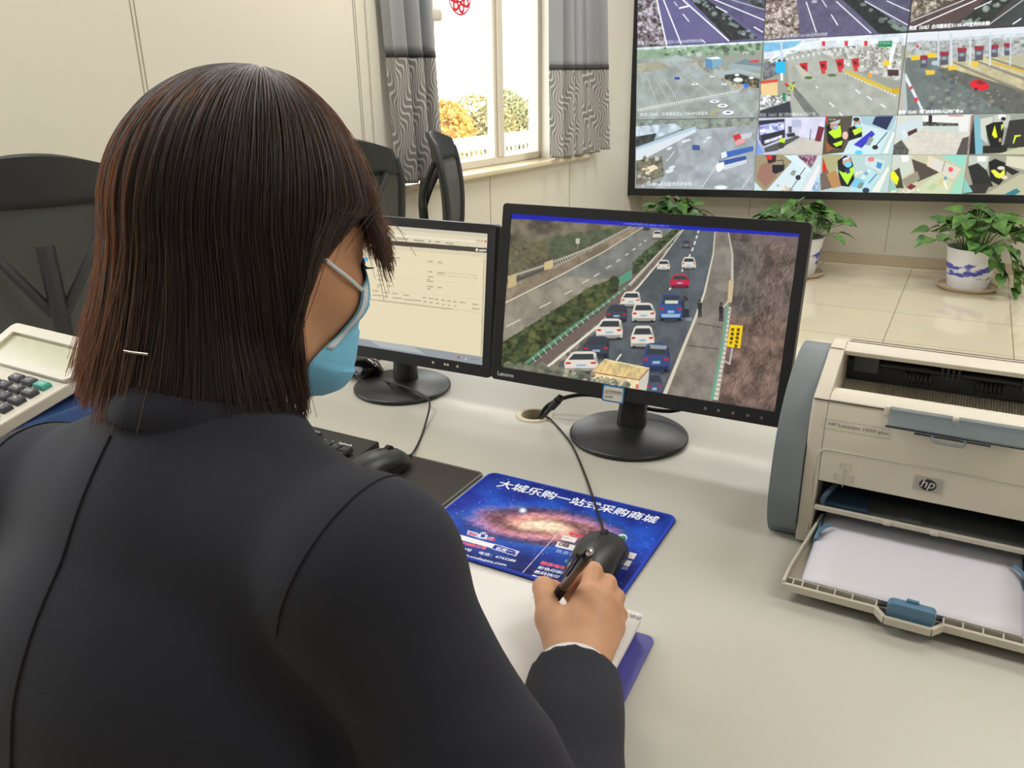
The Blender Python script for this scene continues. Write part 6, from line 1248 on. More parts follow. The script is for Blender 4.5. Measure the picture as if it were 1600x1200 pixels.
# flip-up smoke-blue paper stop on the top edge
SMK = mat('smoke_blue_plastic', (120, 136, 144), rough=0.15, alpha=0.5)
ps = MB(); ps.prism([(0.0055, 0.1935), (-0.0135, 0.1790), (-0.0148, 0.1800), (0.0045, 0.1955)], 0.084, 0.218, axis=0); pstop = ps.build('paper_stop', SMK, pr, smooth=False, bevel=.0005)
b = MB(); b.b2((0.082, -0.0165, 0.1775), (0.221, -0.0140, 0.1795)); b.b2((0.112, -0.0190, 0.1755), (0.186, -0.0165, 0.1775)); b.build('stop_edge', mat('smoke_dark', (36, 48, 62), rough=.2), pstop, smooth=False, bevel=.0005)
b = MB(); b.tube([(0.130, -0.018, 0.176), (0.132, -0.024, 0.173), (0.160, -0.024, 0.173), (0.162, -0.018, 0.176)], 0.0022, 8); b.build('pull_loop', SMK, pstop)
for x in (0.081, 0.150, 0.2215): MB().rbox((x, 0.004, 0.1905), (0.0065, 0.008, 0.011), .002).build('stop_hinge', PRW, pr)
# fold-down paper tray
TZ, TF, TB = 0.012, -0.132, 0.004
b = MB()
def rim(pts, w, h):
    for (x0, y0), (x1, y1) in zip(pts[:-1], pts[1:]):
        d = Vector((x1 - x0, y1 - y0, 0)); L_ = d.length; n_ = Vector((-d.y, d.x, 0)).normalized() * w / 2
        zz0, zz1 = TZ + (y0 - TF) * .10, TZ + (y1 - TF) * .10
        vs = [(x0 + n_.x * s, y0 + n_.y * s, zz0 + t_) for s in (-1, 1) for t_ in (0, h)] + [(x1 + n_.x * s, y1 + n_.y * s, zz1 + t_) for s in (-1, 1) for t_ in (0, h)]
        b.add(vs, [(0, 1, 3, 2), (4, 6, 7, 5), (0, 4, 5, 1), (2, 3, 7, 6), (1, 5, 7, 3), (0, 2, 6, 4)])
rim([(0.0265, TB + .010), (0.012, TF + .03), (0.0105, TF)], 0.0034, 0.011); rim([(0.262, TB + .010), (0.276, TF + .03), (0.2775, TF)], 0.0034, 0.011)
rim([(0.009, TF), (0.106, TF), (0.116, TF - .012), (0.160, TF - .012), (0.170, TF), (0.279, TF)], 0.0045, 0.0085)
rim([(0.013, TF + .012), (0.106, TF + .012)], 0.002, 0.0080); rim([(0.170, TF + .012), (0.275, TF + .012)], 0.002, 0.0080); rim([(0.106, TF + .012), (0.106, TF)], .002, .008); rim([(0.170, TF + .012), (0.170, TF)], .002, .008)
for x in (0.020, 0.030, 0.046, 0.064, 0.082, 0.188, 0.206, 0.224, 0.242, 0.260): rim([(x, TF), (x, TF + .012)], 0.0016, 0.0082)
tray = b.build('paper_tray', PRL, pr, smooth=False, bevel=.0006)
b = MB(); vs = [(0.012, TF + .012, TZ + .0012), (0.276, TF + .012, TZ + .0012), (0.262, TB + .01, TZ + .015), (0.027, TB + .01, TZ + .015)]; b.add(vs + [(x, y, z - .0018) for x, y, z in vs], [(0, 1, 2, 3), (7, 6, 5, 4)] + [(i, 4 + i, 4 + (i + 1) % 4, (i + 1) % 4) for i in range(4)]); b.build('tray_floor', PRL, tray, smooth=False)
b = MB(); b.b2((0.012, TF + .001, TZ - .0005), (0.276, TF + .0115, TZ + .0008)); b.build('tray_slot', mat('tray_slot_dark', (66, 58, 62), rough=.7), tray, smooth=False)
b = MB(); b.prism(rrect(0.1165, TZ + .001, 0.1625, TZ + .0215, 0.0055, 5), TF - .006, TF + .006, axis=1); b.rbox((0.1395, TF + .004, TZ + .0225), (0.012, .004, .004), .001); b.build('length_stop', PRT, tray, bevel=.0012)['label'] = 'blue paper length stop'
b = MB(); b.b2((0.112, TF - .009, TZ + .001), (0.168, TF - .0065, TZ + .0035)); b.build('stop_ledge', PRW, tray, smooth=False)
# priority feed shelf and blue guides inside the opening
b = MB(); b.b2((RX0 + .001, -0.0120, 0.0545), (RX1 - .001, -0.0070, 0.0600)); b.rbox((0.100, -.012, .057), (.009, .004, .006), .002); b.rbox((0.150, -.012, .057), (.009, .004, .006), .002); b.build('feed_shelf', PRL, pr, smooth=False, bevel=.0006)
b = MB(); b.b2((RX0 + .001, -0.0068, 0.0565), (RX1 - .001, 0.058, 0.0580)); b.b2((0.112, -0.004, 0.0580), (0.136, 0.04, 0.0600)); b.build('shelf_plate', mat('shelf_dark_grey', (84, 86, 84), rough=.5), pr, smooth=False)
for x in (0.0275, 0.250): b = MB(); b.tube(spline([(x, -.004, .060), (x, -.007, .070), (x + .006, .004, .078), (x + .012, .03, .080)], 5), .0032, 8); b.b2((x - .003, -.003, .0585), (x + .05, .045, .0610)); b.build('feed_guide', mat('guide_dark_blue', (52, 76, 98), rough=.4), pr)
for x, s in ((0.0282, 1), (0.2445, -1)): b = MB(); b.b2((x - .001, -.035, .021), (x + .001, .04, .036)); b.tube(spline([(x, -.036, .022), (x, -.040, .032), (x + .003 * s, -.026, .0375), (x + .012 * s, -.012, .039)], 5), .0022, 8); b.build('width_guide', PRT, pr, smooth=False)
# A4 sheets lying in the tray
ppr = thing('paper_stack', 'stack of white blank paper lying in the printer tray', 'paper', (-0.124, 0.952, DT + .0015))
PPM = mat('copy_paper', (226, 224, 232), rough=0.75, var=0.01, scale=50)
def sheet(x0, y0, z, nm, rot=0.0):
    b = MB(); c_, s_ = math.cos(rot), math.sin(rot)
    def f(u, v):
        x, y = .210 * u, .186 * v; return (x0 + x * c_ - y * s_, y0 + x * s_ + y * c_, TZ + z + (y0 + y - TF) * .10)
    b.grid(f, 8, 12); return b
b = MB(); x0 = 0.0292
for k in range(7):
    s_ = sheet(x0 + .0045 * (k < 6) - .0003 * k, TF + .0135 + .0004 * (k % 3) - .0006 * (k == 6), .0032 + k * .0007, 's'); b.add(s_.v, s_.f)
b.build('lower_sheets', mat('copy_paper_edge', (206, 204, 226), rough=.75), ppr, solid=.0004, fix=False)
sheet(x0, TF + .0125, .0088, 's', R(-.4)).build('top_sheet', PPM, ppr, solid=.0003, fix=False)

# ================================================================== THE PERSON
SKIN = bpy.data.materials.new('skin'); SKIN.use_nodes = True
_b = SKIN.node_tree.nodes['Principled BSDF']; _N = SKIN.node_tree.nodes; _L = SKIN.node_tree.links
_n = _N.new('ShaderNodeTexNoise'); _n.inputs['Scale'].default_value = 14; _n.inputs['Detail'].default_value = 5; _t = _N.new('ShaderNodeTexCoord'); _L.new(_t.outputs['Object'], _n.inputs['Vector'])
_c = _N.new('ShaderNodeValToRGB'); _c.color_ramp.elements[0].position = .3; _c.color_ramp.elements[0].color = lin((196, 142, 108)); _c.color_ramp.elements[1].position = .7; _c.color_ramp.elements[1].color = lin((210, 160, 124)); _L.new(_n.outputs['Fac'], _c.inputs[0]); _L.new(_c.outputs[0], _b.inputs['Base Color'])
_b.inputs['Roughness'].default_value = 0.5; _b.inputs['Subsurface Weight'].default_value = 0.12; _b.inputs['Subsurface Radius'].default_value = (0.010, 0.004, 0.002); _b.inputs['Specular IOR Level'].default_value = 0.35
_n2 = _N.new('ShaderNodeTexNoise'); _n2.inputs['Scale'].default_value = 260; _L.new(_t.outputs['Object'], _n2.inputs['Vector']); _bp = _N.new('ShaderNodeBump'); _bp.inputs['Strength'].default_value = .12; _bp.inputs['Distance'].default_value = .001; _L.new(_n2.outputs['Fac'], _bp.inputs['Height']); _L.new(_bp.outputs['Normal'], _b.inputs['Normal'])
JKT = mat('jacket_navy', (38, 39, 49), rough=0.85, spec=0.3, var=0.10, scale=90, bump=0.25, bscale=900, sheen=0.04)
TRS = mat('trouser_navy', (36, 37, 47), rough=0.85, var=0.1, scale=90)

HC = np.array([-0.504, 0.475, 1.184]); _ya, _bo = R(16), R(15)
HF = np.array([math.sin(_ya) * math.cos(_bo), math.cos(_ya) * math.cos(_bo), -math.sin(_bo)])
HR = np.array([math.cos(_ya), -math.sin(_ya), 0.0]); HU = np.cross(HR, HF)
HB = np.stack([HR, HF, HU], 0)                      # rows: right, forward, up of the head
def H2W(p): return HC + np.asarray(p, float) @ HB
def W2H(P): return (P - HC.astype(np.float32)) @ HB.T.astype(np.float32)

SR, ER, WR = (-0.310, 0.354, 1.000), (-0.160, 0.335, 0.806), (-0.247, 0.552, 0.797)
SL, EL, WL = (-0.662, 0.362, 0.962), (-0.790, 0.410, 0.800), (-0.640, 0.590, 0.778)
NB = (-0.490, 0.392, 1.043)

def head_sdf(P):
    q = W2H(P); ax = np.abs(q[..., 0:1]); m = np.concatenate([ax, q[..., 1:]], -1)      # mirrored half
    d = sd_ell(q, (0, -0.012, 0.019), (0.073, 0.091, 0.086))
    d = smax(d, (q - np.array((0, -.012, .019), np.float32)) @ np.array((0, .77, .638), np.float32) - .081, .02)
    d = smin(d, sd_ell(q, (0, 0.030, -0.030), (0.062, 0.060, 0.080)), 0.03)
    d = smin(d, sd_cap(q, (0, 0.060, -0.098), (0, 0.062, -0.104), 0.022, 0.020), 0.03)  # chin
    d = smin(d, sd_cap(m, (0.050, 0.0, -0.072), (0.018, 0.060, -0.100), 0.020, 0.018), 0.03)   # jaw line
    d = smin(d, sd_ell(m, (0.040, 0.058, -0.034), (0.024, 0.024, 0.022)), 0.03)          # cheek
    d = smin(d, sd_cap(m, (0.012, 0.078, 0.022), (0.046, 0.062, 0.018), 0.012, 0.010), 0.02)   # brow
    d = smax(d, -sd_ell(m, (0.032, 0.094, 0.000), (0.017, 0.014, 0.011)), 0.012)         # eye socket
    d = smin(d, sd_ell(m, (0.032, 0.074, 0.000), (0.0145, 0.0125, 0.0115)), 0.006)       # lowered lid
    d = smin(d, sd_cap(q, (0, 0.084, 0.010), (0, 0.106, -0.030), 0.008, 0.011), 0.012)   # nose
    d = smin(d, sd_ell(m, (0.011, 0.096, -0.034), (0.008, 0.009, 0.007)), 0.006)
    d = smin(d, sd_ell(q, (0, 0.083, -0.060), (0.022, 0.010, 0.006)), 0.006); d = smin(d, sd_ell(q, (0, 0.082, -0.070), (0.019, 0.010, 0.006)), 0.005)
    e = sd_ell(m, (0.074, -0.008, -0.014), (0.007, 0.019, 0.030)); e = smax(e, -sd_ell(m, (0.082, -0.004, -0.012), (0.006, 0.010, 0.017)), 0.004); d = smin(d, e, 0.006)   # ears
    n0, n1 = H2W((0, -0.022, -0.055)), np.array(NB)
    d = smin(d, sd_cap(P, n0, n1, 0.052, 0.056), 0.03)
    return d
def torso_sdf(P, g=0.0):
    q = P.copy(); q[..., 0] = (q[..., 0] + 0.483) * 0.70
    def c(a, b, ra, rb): return sd_cap(q, ((a[0] + .483) * .7, a[1], a[2]), ((b[0] + .483) * .7, b[1], b[2]), ra + g, rb + g)
    d = c((-0.480, 0.215, 0.54), (-0.480, 0.265, 0.70), 0.118, 0.098)
    d = smin(d, c((-0.480, 0.265, 0.70), (-0.484, 0.340, 0.88), 0.098, 0.108), 0.05)
    d = smin(d, c((-0.484, 0.340, 0.88), (-0.484, 0.368, 0.968), 0.108, 0.084), 0.05)
    for S in (SR, SL):
        d = smin(d, sd_cap(P, (NB[0], NB[1] - 0.005, NB[2] - 0.028), S, 0.042 + g, 0.048 + g), 0.05)
    d = smin(d, sd_cap(P, (-.487, .375, 1.0), NB, 0.058 + g, 0.050 + g), 0.04)
    return d
def arm_sdf(P, S, E, Wp, g=0.0): return smin(sd_cap(P, S, E, 0.046 + g, 0.036 + g), sd_cap(P, E, Wp, 0.037 + g, 0.024 + g), 0.02)
HIP = ((-0.395, 0.215, 0.51), (-0.565, 0.215, 0.51)); KNE = ((-0.385, 0.62, 0.50), (-0.580, 0.62, 0.50)); ANK = ((-0.385, 0.60, 0.085), (-0.580, 0.64, 0.085))
def leg_sdf(P, i, g=0.0): return smin(sd_cap(P, HIP[i], KNE[i], 0.078 + g, 0.052 + g), sd_cap(P, KNE[i], ANK[i], 0.050 + g, 0.034 + g), 0.03)

# writing hand: bone chains (points, radii)
RH = dict(
    palm=[((-0.2525, 0.5560, 0.7985), (-0.2665, 0.6280, 0.8240), 0.0165, 0.0118), ((-0.2470, 0.5570, 0.7980), (-0.2545, 0.6310, 0.8210), 0.0165, 0.0118), ((-0.2410, 0.5580, 0.7960), (-0.2450, 0.6320, 0.8120), 0.0160, 0.0112), ((-0.2360, 0.5600, 0.7935), (-0.2375, 0.6240, 0.7990), 0.0155, 0.0115), ((-0.2620, 0.5640, 0.7985), (-0.2930, 0.5980, 0.8080), 0.0165, 0.0135), ((-0.2760, 0.5900, 0.8060), (-0.2680, 0.6180, 0.8150), 0.0130, 0.0110)],
    fingers=[[(-0.2665, 0.6280, 0.8240), (-0.2735, 0.6570, 0.8335), (-0.2930, 0.6690, 0.8140), (-0.3040, 0.6610, 0.7960)], [(-0.2545, 0.6310, 0.8210), (-0.2600, 0.6620, 0.8200), (-0.2810, 0.6700, 0.8000), (-0.2960, 0.6580, 0.7885)], [(-0.2450, 0.6320, 0.8120), (-0.2490, 0.6600, 0.8080), (-0.2690, 0.6660, 0.7920), (-0.2810, 0.6520, 0.7875)], [(-0.2375, 0.6240, 0.7990), (-0.2410, 0.6500, 0.7960), (-0.2570, 0.6580, 0.7870), (-0.2680, 0.6480, 0.7862)]],
    thumb=[(-0.2930, 0.5980, 0.8080), (-0.3175, 0.6330, 0.8140), (-0.3130, 0.6480, 0.8060)])
FR = [(0.0106, 0.0092, 0.0080, 0.0068), (0.0106, 0.0094, 0.0080, 0.0068), (0.0102, 0.0088, 0.0076, 0.0066), (0.0096, 0.0078, 0.0068, 0.0060)]
def hand_sdf(P, A, wrist, fore):
    d = None
    for a, b, ra, rb in A['palm']:
        e = sd_cap(P, a, b, ra, rb); d = e if d is None else smin(d, e, 0.012)
    d = smin(d, sd_cap(P, wrist, fore, 0.0225, 0.027), 0.018)
    for ch, rr in zip(A['fingers'], FR):
        f = None
        for k in range(3):
            e = sd_cap(P, ch[k], ch[k + 1], rr[k], rr[k + 1]); f = e if f is None else smin(f, e, 0.003)
        d = smin(d, f, 0.0055)
    t = A['thumb']; f = smin(sd_cap(P, t[0], t[1], 0.0130, 0.0112), sd_cap(P, t[1], t[2], 0.0108, 0.0085), 0.004)
    return smin(d, f, 0.009)
# resting left hand, palm down on the desk
def left_hand():
    W0 = np.array(WL) + np.array((0.01, 0.012, 0)); fwd = np.array((0.62, 0.78, 0.0)); fwd /= np.linalg.norm(fwd); sd = np.array((fwd[1], -fwd[0], 0))
    def p(f, s, z): return tuple(W0 + fwd * f + sd * s + np.array((0, 0, z - W0[2])))
    mc = [(0.078, 0.026), (0.082, 0.008), (0.078, -0.010), (0.070, -0.026)]; ln = [0.062, 0.070, 0.064, 0.050]
    A = dict(palm=[(p(0.0, s * .5, .778), p(f, s, .778), 0.0155, 0.0115) for f, s in mc] + [(p(0.01, 0.012, .776), p(0.035, 0.036, .772), .0155, .013)],
             fingers=[[p(f, s, .778), p(f + l * .45, s * 1.15, .782), p(f + l * .75, s * 1.2, .772), p(f + l, s * 1.2, .762)] for (f, s), l in zip(mc, ln)],
             thumb=[p(0.035, 0.036, .772), p(0.062, 0.050, .768), p(0.086, 0.050, .764)])
    return A, p(-.002, 0, .778), tuple(WL)
parts = []
V, F = surface_nets(head_sdf, HC + (-0.135, -0.15, -0.165), HC + (0.135, 0.16, 0.15), 0.0026); parts.append((relax(V, F, 2, .4), F))
HEAD_V, HEAD_F = parts[0]
def core(P):
    d = torso_sdf(P)
    for S, E, Wp in ((SR, ER, WR), (SL, EL, WL)): d = smin(d, arm_sdf(P, S, E, Wp), 0.03)
    for i in (0, 1):
        d = smin(d, leg_sdf(P, i), 0.03)
        d = smin(d, sd_cap(P, (ANK[i][0], ANK[i][1] - .02, 0.045), (ANK[i][0], ANK[i][1] + .13, 0.032), 0.032, 0.024), 0.02)
    return d
V, F = surface_nets(core, (-0.90, 0.02, 0.0), (-0.06, 0.85, 1.10), 0.012); parts.append((relax(V, F, 2, .4), F))
V, F = surface_nets(lambda P: hand_sdf(P, RH, (-0.2465, 0.5560, 0.797), (-0.2345, 0.520, 0.797)), (-0.345, 0.490, 0.755), (-0.195, 0.695, 0.860), 0.0014); V = relax(V, F, 3, .4); parts.append((V, F)); HAND_V, HAND_F = V, F
LH, lw, lf = left_hand(); V, F = surface_nets(lambda P: hand_sdf(P, LH, lw, lf), (-0.70, 0.54, 0.745), (-0.46, 0.78, 0.82), 0.0022); parts.append((relax(V, F, 2, .4), F))
Vs, Fs, o_ = [], [], 0
for V, F in parts: Vs.append(V); Fs.append(F + o_); o_ += len(V)
person = np_mesh('person', np.concatenate(Vs), np.concatenate(Fs), SKIN)
tag(person, 'person with dark bob, blue mask and navy jacket, seen from behind, writing at the desk', 'person')
HEADBV = BVHTree.FromPolygons([Vector(v) for v in HEAD_V], [tuple(f) for f in HEAD_F])

# ------------------------------------------------------------------ clothes
def fold(P):                                        # soft cloth folds
    x, y, z = P[..., 0], P[..., 1], P[..., 2]
    f = 0.0022 * np.sin(38 * z + 22 * x + 5 * np.sin(9 * x)) * np.exp(-((x + .24) ** 2 + (z - .90) ** 2) / .010)
    f += 0.0030 * np.sin(60 * (z * .7 - x * .5) + 3 * np.sin(14 * y)) * np.exp(-((x + .19) ** 2 + (z - .84) ** 2) / .006)
    f += 0.0016 * np.sin(30 * x + 12 * z) * np.exp(-((x + .62) ** 2 + (z - 1.0) ** 2) / .015)
    f += 0.0015 * np.sin(24 * z + 16 * x) * np.exp(-((z - .78) ** 2) / .02)
    f += 0.0022 * np.sin(46 * (x * .8 + y * .3) + 10 * z + 2 * np.sin(17 * z)) * np.exp(-((x + .60) ** 2 + (z - .98) ** 2 * .5) / .012)
    f += 0.0020 * np.sin(20 * (z + x * .6) + 2.5 * np.sin(8 * x)) * np.exp(-((x + .42) ** 2 + (z - .92) ** 2) / .03)
    ta = ((P - np.array(SR, np.float32)) @ (np.array(ER) - np.array(SR)).astype(np.float32)) / float(np.sum((np.array(ER) - np.array(SR)) ** 2)); wa = 1 / (1 + np.exp(-(x + .33) * 60)) / (1 + np.exp((y - .405) * 90))
    f -= 0.0055 * wa / (1 + np.exp(-(ta - .50 - .12 * np.sin(18 * y)) * 40)) * np.exp(-np.maximum(ta - .55, 0) * 2.5)
    return f
UA = (np.array(WR) - np.array(ER)) / np.linalg.norm(np.array(WR) - np.array(ER)); CUFF = np.array(WR) - UA * 0.012
UAL = (np.array(WL) - np.array(EL)) / np.linalg.norm(np.array(WL) - np.array(EL)); CUFFL = np.array(WL) - UAL * 0.012
def jacket_sdf(P):
    d = torso_sdf(P, 0.012)
    d = smax(d, -(P[..., 2] - 0.50), 0.01)
    n = np.array((0.0, 0.36, 0.933)); d = smax(d, ((P - np.array((NB[0], NB[1], NB[2] + 0.038), np.float32)) @ n.astype(np.float32)), 0.008)   # neckline
    for S, E, Wp, cu, u in ((SR, ER, WR, CUFF, UA), (SL, EL, WL, CUFFL, UAL)):
        up = sd_cap(P, S, E, 0.058, 0.052); fo = sd_cap(P, E, np.array(Wp) + u * .02, 0.053, 0.0395); fo = smax(fo, (P - cu.astype(np.float32)) @ u.astype(np.float32), 0.004)
        d = smin(d, smin(up, fo, 0.014), 0.022)
        d = smin(d, sd_ell(P, (S[0] + (.004 if S is SR else -.004), S[1], S[2] + 0.002), (0.057, 0.057, 0.056)), 0.02)
    return d + fold(P)
V, F = surface_nets(jacket_sdf, (-0.90, 0.04, 0.47), (-0.06, 0.63, 1.13), 0.0055); V = relax(V, F, 2, .45)
jk = np_mesh('jacket', V, F, JKT, person); JBV = BVHTree.FromPolygons([Vector(v) for v in V], [tuple(f) for f in F])
def on_jacket(o, d, off=0.0006):
    h = JBV.ray_cast(Vector(o), Vector(d).normalized()); return (h[0] + h[1] * off) if h[0] else None
SEAMT = mat('jacket_seam', (16, 16, 20), rough=0.9)
pts = [on_jacket((-0.5 - .0 * z, -0.6, z + .35), (0, 1, -.35)) for z in np.linspace(1.045, 0.56, 50)]
MB().tube([p for p in pts if p], 0.0009, 6).build('back_seam', SEAMT, jk)
for S, E, sg in ((SR, ER, 1), (SL, EL, -1)):         # armhole seams
    S_, ax = Vector(S), (Vector(E) - Vector(S)).normalized(); a = Vector((-sg * .35, 0, 1)); a = (Vector((-sg, 0.0, 0.25))).normalized(); u_ = Vector((0, 1, 0)); v_ = a.cross(u_)
    c = S_ + a * 0.012; ps = []
    for t in np.linspace(-.58 * PI, .5 * PI, 36):
        dd = Vector((0, math.sin(t), 0)) * 1 + Vector((.35 * sg, 0, 1)).normalized() * math.cos(t)
        h = JBV.ray_cast(c + dd * .16, -dd)
        if h[0]: ps.append(h[0] + h[1] * .0004)
    if len(ps) > 5: MB().tube(ps, 0.0008, 6).build('sleeve_seam', SEAMT, jk)
# collar standing round the neck
b = MB()
def col(u, v):
    t = -2.0 + 4.0 * u; k = abs(t) / 2.0; r = 0.0635 + .004 * math.sin(v * PI * .9) + .002 * v
    z = 0.060 - 0.022 * v - 0.040 * k ** 1.6
    return (NB[0] + r * math.sin(t), NB[1] + .012 - r * math.cos(t) - .012 * v * (1 - k), NB[2] + z)
b.grid(col, 60, 10); b.build('collar', JKT, jk, solid=0.005, fix=False)
# white shirt cuff at the writing wrist, shirt collar inside
SHW = mat('shirt_white', (226, 226, 228), rough=0.8)
def ringtube(c, u, r0, r1, a0, a1, nm, par):
    u = Vector(u); s = u.orthogonal().normalized(); w = u.cross(s); b = MB(); c = Vector(c)
    b.grid(lambda i, j: tuple(c + u * (a0 + (a1 - a0) * j) + (s * math.cos(2 * PI * i) + w * math.sin(2 * PI * i)) * (r0 + (r1 - r0) * j)), 40, 3); return b.build(nm, SHW, par, solid=.0016, fix=False)
ringtube(CUFF, UA, 0.0365, 0.0345, -.02, 0.0065, 'shirt_cuff', person); ringtube(CUFFL, UAL, 0.0365, 0.0345, -.02, 0.0065, 'shirt_cuff', person)
b = MB(); b.grid(lambda u, v: (NB[0] + 0.062 * math.sin(-2.5 + 5 * u), NB[1] + .010 - 0.062 * math.cos(-2.5 + 5 * u), NB[2] + .002 + .046 * v - .050 * abs(-1 + 2 * u) ** 1.6), 60, 4); b.build('shirt_collar', SHW, person, solid=.002, fix=False)
def tr(P):
    d = torso_sdf(P, 0.008); d = smax(d, P[..., 2] - 0.62, .01)
    for i in (0, 1): d = smin(d, leg_sdf(P, i, 0.010), 0.03)
    return smax(d, 0.06 - P[..., 2], .01)
V, F = surface_nets(tr, (-0.72, 0.03, 0.04), (-0.24, 0.75, 0.66), 0.010); np_mesh('trousers', relax(V, F, 2, .4), F, TRS, person)
for i in (0, 1):
    def sh(P, i=i):
        d = sd_cap(P, (ANK[i][0], ANK[i][1] - .02, 0.042), (ANK[i][0], ANK[i][1] + .14, 0.036), 0.042, 0.034); return smax(smax(d, 0.004 - P[..., 2], .004), P[..., 2] - .085, .004)
    V, F = surface_nets(sh, (ANK[i][0] - .06, ANK[i][1] - .09, -.01), (ANK[i][0] + .06, ANK[i][1] + .20, .10), .005); np_mesh('shoe', relax(V, F, 1, .4), F, mat('shoe_black', (22, 22, 24), rough=.35), person)

# ------------------------------------------------------------------ face mask
MSK = bpy.data.materials.new('mask_blue'); MSK.use_nodes = True
_b = MSK.node_tree.nodes['Principled BSDF']; _w = MSK.node_tree.nodes.new('ShaderNodeTexNoise'); _w.inputs['Scale'].default_value = 500
_c = MSK.node_tree.nodes.new('ShaderNodeValToRGB'); _c.color_ramp.elements[0].color = lin((104, 182, 220)); _c.color_ramp.elements[1].color = lin((134, 200, 230)); MSK.node_tree.links.new(_w.outputs['Fac'], _c.inputs[0]); MSK.node_tree.links.new(_c.outputs[0], _b.inputs['Base Color']); _b.inputs['Roughness'].default_value = 0.75
def face_hit(x, y, z, ox, oy, oz):
    """skin point seen from head-frame point o towards (x, y, z), in head frame"""
    o = Vector(H2W((ox, oy, oz))); d = Vector(H2W((x, y, z))) - o
    h = HEADBV.ray_cast(o, d.normalized())
    return W2H(np.array(h[0], np.float32)) if h[0] else None
def maskp(s, t):
    kk = min(max((t - .46) / .34, 0), 1); kk = kk * kk * (3 - 2 * kk); az = s * R(52 + 22 * kk); zt = 0.006 - 0.030 * abs(s) ** 1.6; zb = -0.138 + 0.030 * abs(s) ** 2; z = zt + (zb - zt) * t
    p = face_hit(0, 0.012, z, 0.3 * math.sin(az), 0.012 + 0.3 * math.cos(az), z)
    n = np.array((math.sin(az), math.cos(az), 0)); base = np.array((0.058 * math.sin(az), 0.016 + 0.070 * math.cos(az), z)) if p is None else np.asarray(p, float)
    rad = math.hypot(base[0], base[1] - 0.012); tent = 0.096 - 0.020 * abs(s) ** 1.2 - .012 * max(0, t - .75) * 4 * (1 - abs(s))
    keep = math.sin(PI * min(max(t, .0), 1)) ** .5; r = max(rad + 0.0035, tent * keep * (1 - abs(s) ** 3) + (rad + .0035) * (1 - keep * (1 - abs(s) ** 3)))
    k = (t * 4.0) % 1.0; r += 0.0022 * (1 - k) * (1 - abs(s) ** 4) * (0.15 < t < 0.9)
    q = np.array((0, 0.012, z)) + n * r
    if t > .86: q[1] -= 0.016 * (t - .86) / .14 * (1 - abs(s))
    return q
b = MB(); b.grid(lambda u, v: tuple(H2W(maskp(u * 2 - 1, v))), 48, 40); mk = b.build('face_mask', MSK, person, solid=0.0012, fix=False); mk['label'] = 'light blue pleated face mask'
for s in (-1, 1):
    b = MB(); b.grid(lambda u, v: tuple(H2W(maskp(s * (1.0 - .09 * u), v * .62) + np.array((s * .0012, .0010, 0)))), 4, 20); b.build('edge_band', mat('mask_white', (222, 230, 236), rough=.8), mk, solid=.0008, fix=False)
    top, bot = maskp(s, .02), maskp(s, .98); ear = np.array((s * 0.077, -0.004, 0.012)); earb = np.array((s * 0.074, -0.022, -0.034)); 
    mid = (top + ear) / 2; mid[0] = s * max(abs(mid[0]), .0) + s * 0.004
    hm = face_hit(0, mid[1], mid[2], s * .3, mid[1], mid[2]); mid[0] = (hm[0] + s * .0018) if hm is not None else mid[0]
    MB().tube([H2W(p) for p in spline([top, (mid + top) / 2 + np.array((s * .002, 0, 0)), mid, ear, np.array((s * .078, -.020, -.006)), earb, (earb + bot) / 2 + np.array((s * .010, 0, 0)), bot], 6)], 0.0017, 6).build('ear_loop', mat('mask_white', (222, 230, 236)), mk)
# lashes and brows
HDK = mat('lash_dark', (22, 18, 18), rough=.6)
for s in (-1, 1):
    b = MB()
    for k in range(14):
        u = k / 13; x = s * (0.020 + 0.026 * u); a = face_hit(x, 0.0, -0.006 - .002 * math.sin(u * PI), x * 1.0, 0.3, -0.006 - .002 * math.sin(u * PI))
        if a is None: continue
        a = np.asarray(a, float); b.tube([H2W(p) for p in (a, a + np.array((s * .002 * u, .006, -.003)), a + np.array((s * .005 * u, .011, -.002)))], .0005, 4, rr=[.0007, .0005, .0002])
    b.build('eyelashes', HDK, person)
    b = MB(); ps = []
    for k in range(10):
        u = k / 9; x = s * (0.014 + 0.036 * u); z = .022 + .005 * math.sin(u * 2.4); a = face_hit(x, 0, z, x, .3, z)
        if a is not None: ps.append(H2W(np.asarray(a, float) + np.array((0, .0006, 0))))
    if len(ps) > 3: b.tube(ps, .002, 6, rr=[.0006 + .0008 * math.sin(PI * i / (len(ps) - 1)) for i in range(len(ps))]); b.build('eyebrow', HDK, person)

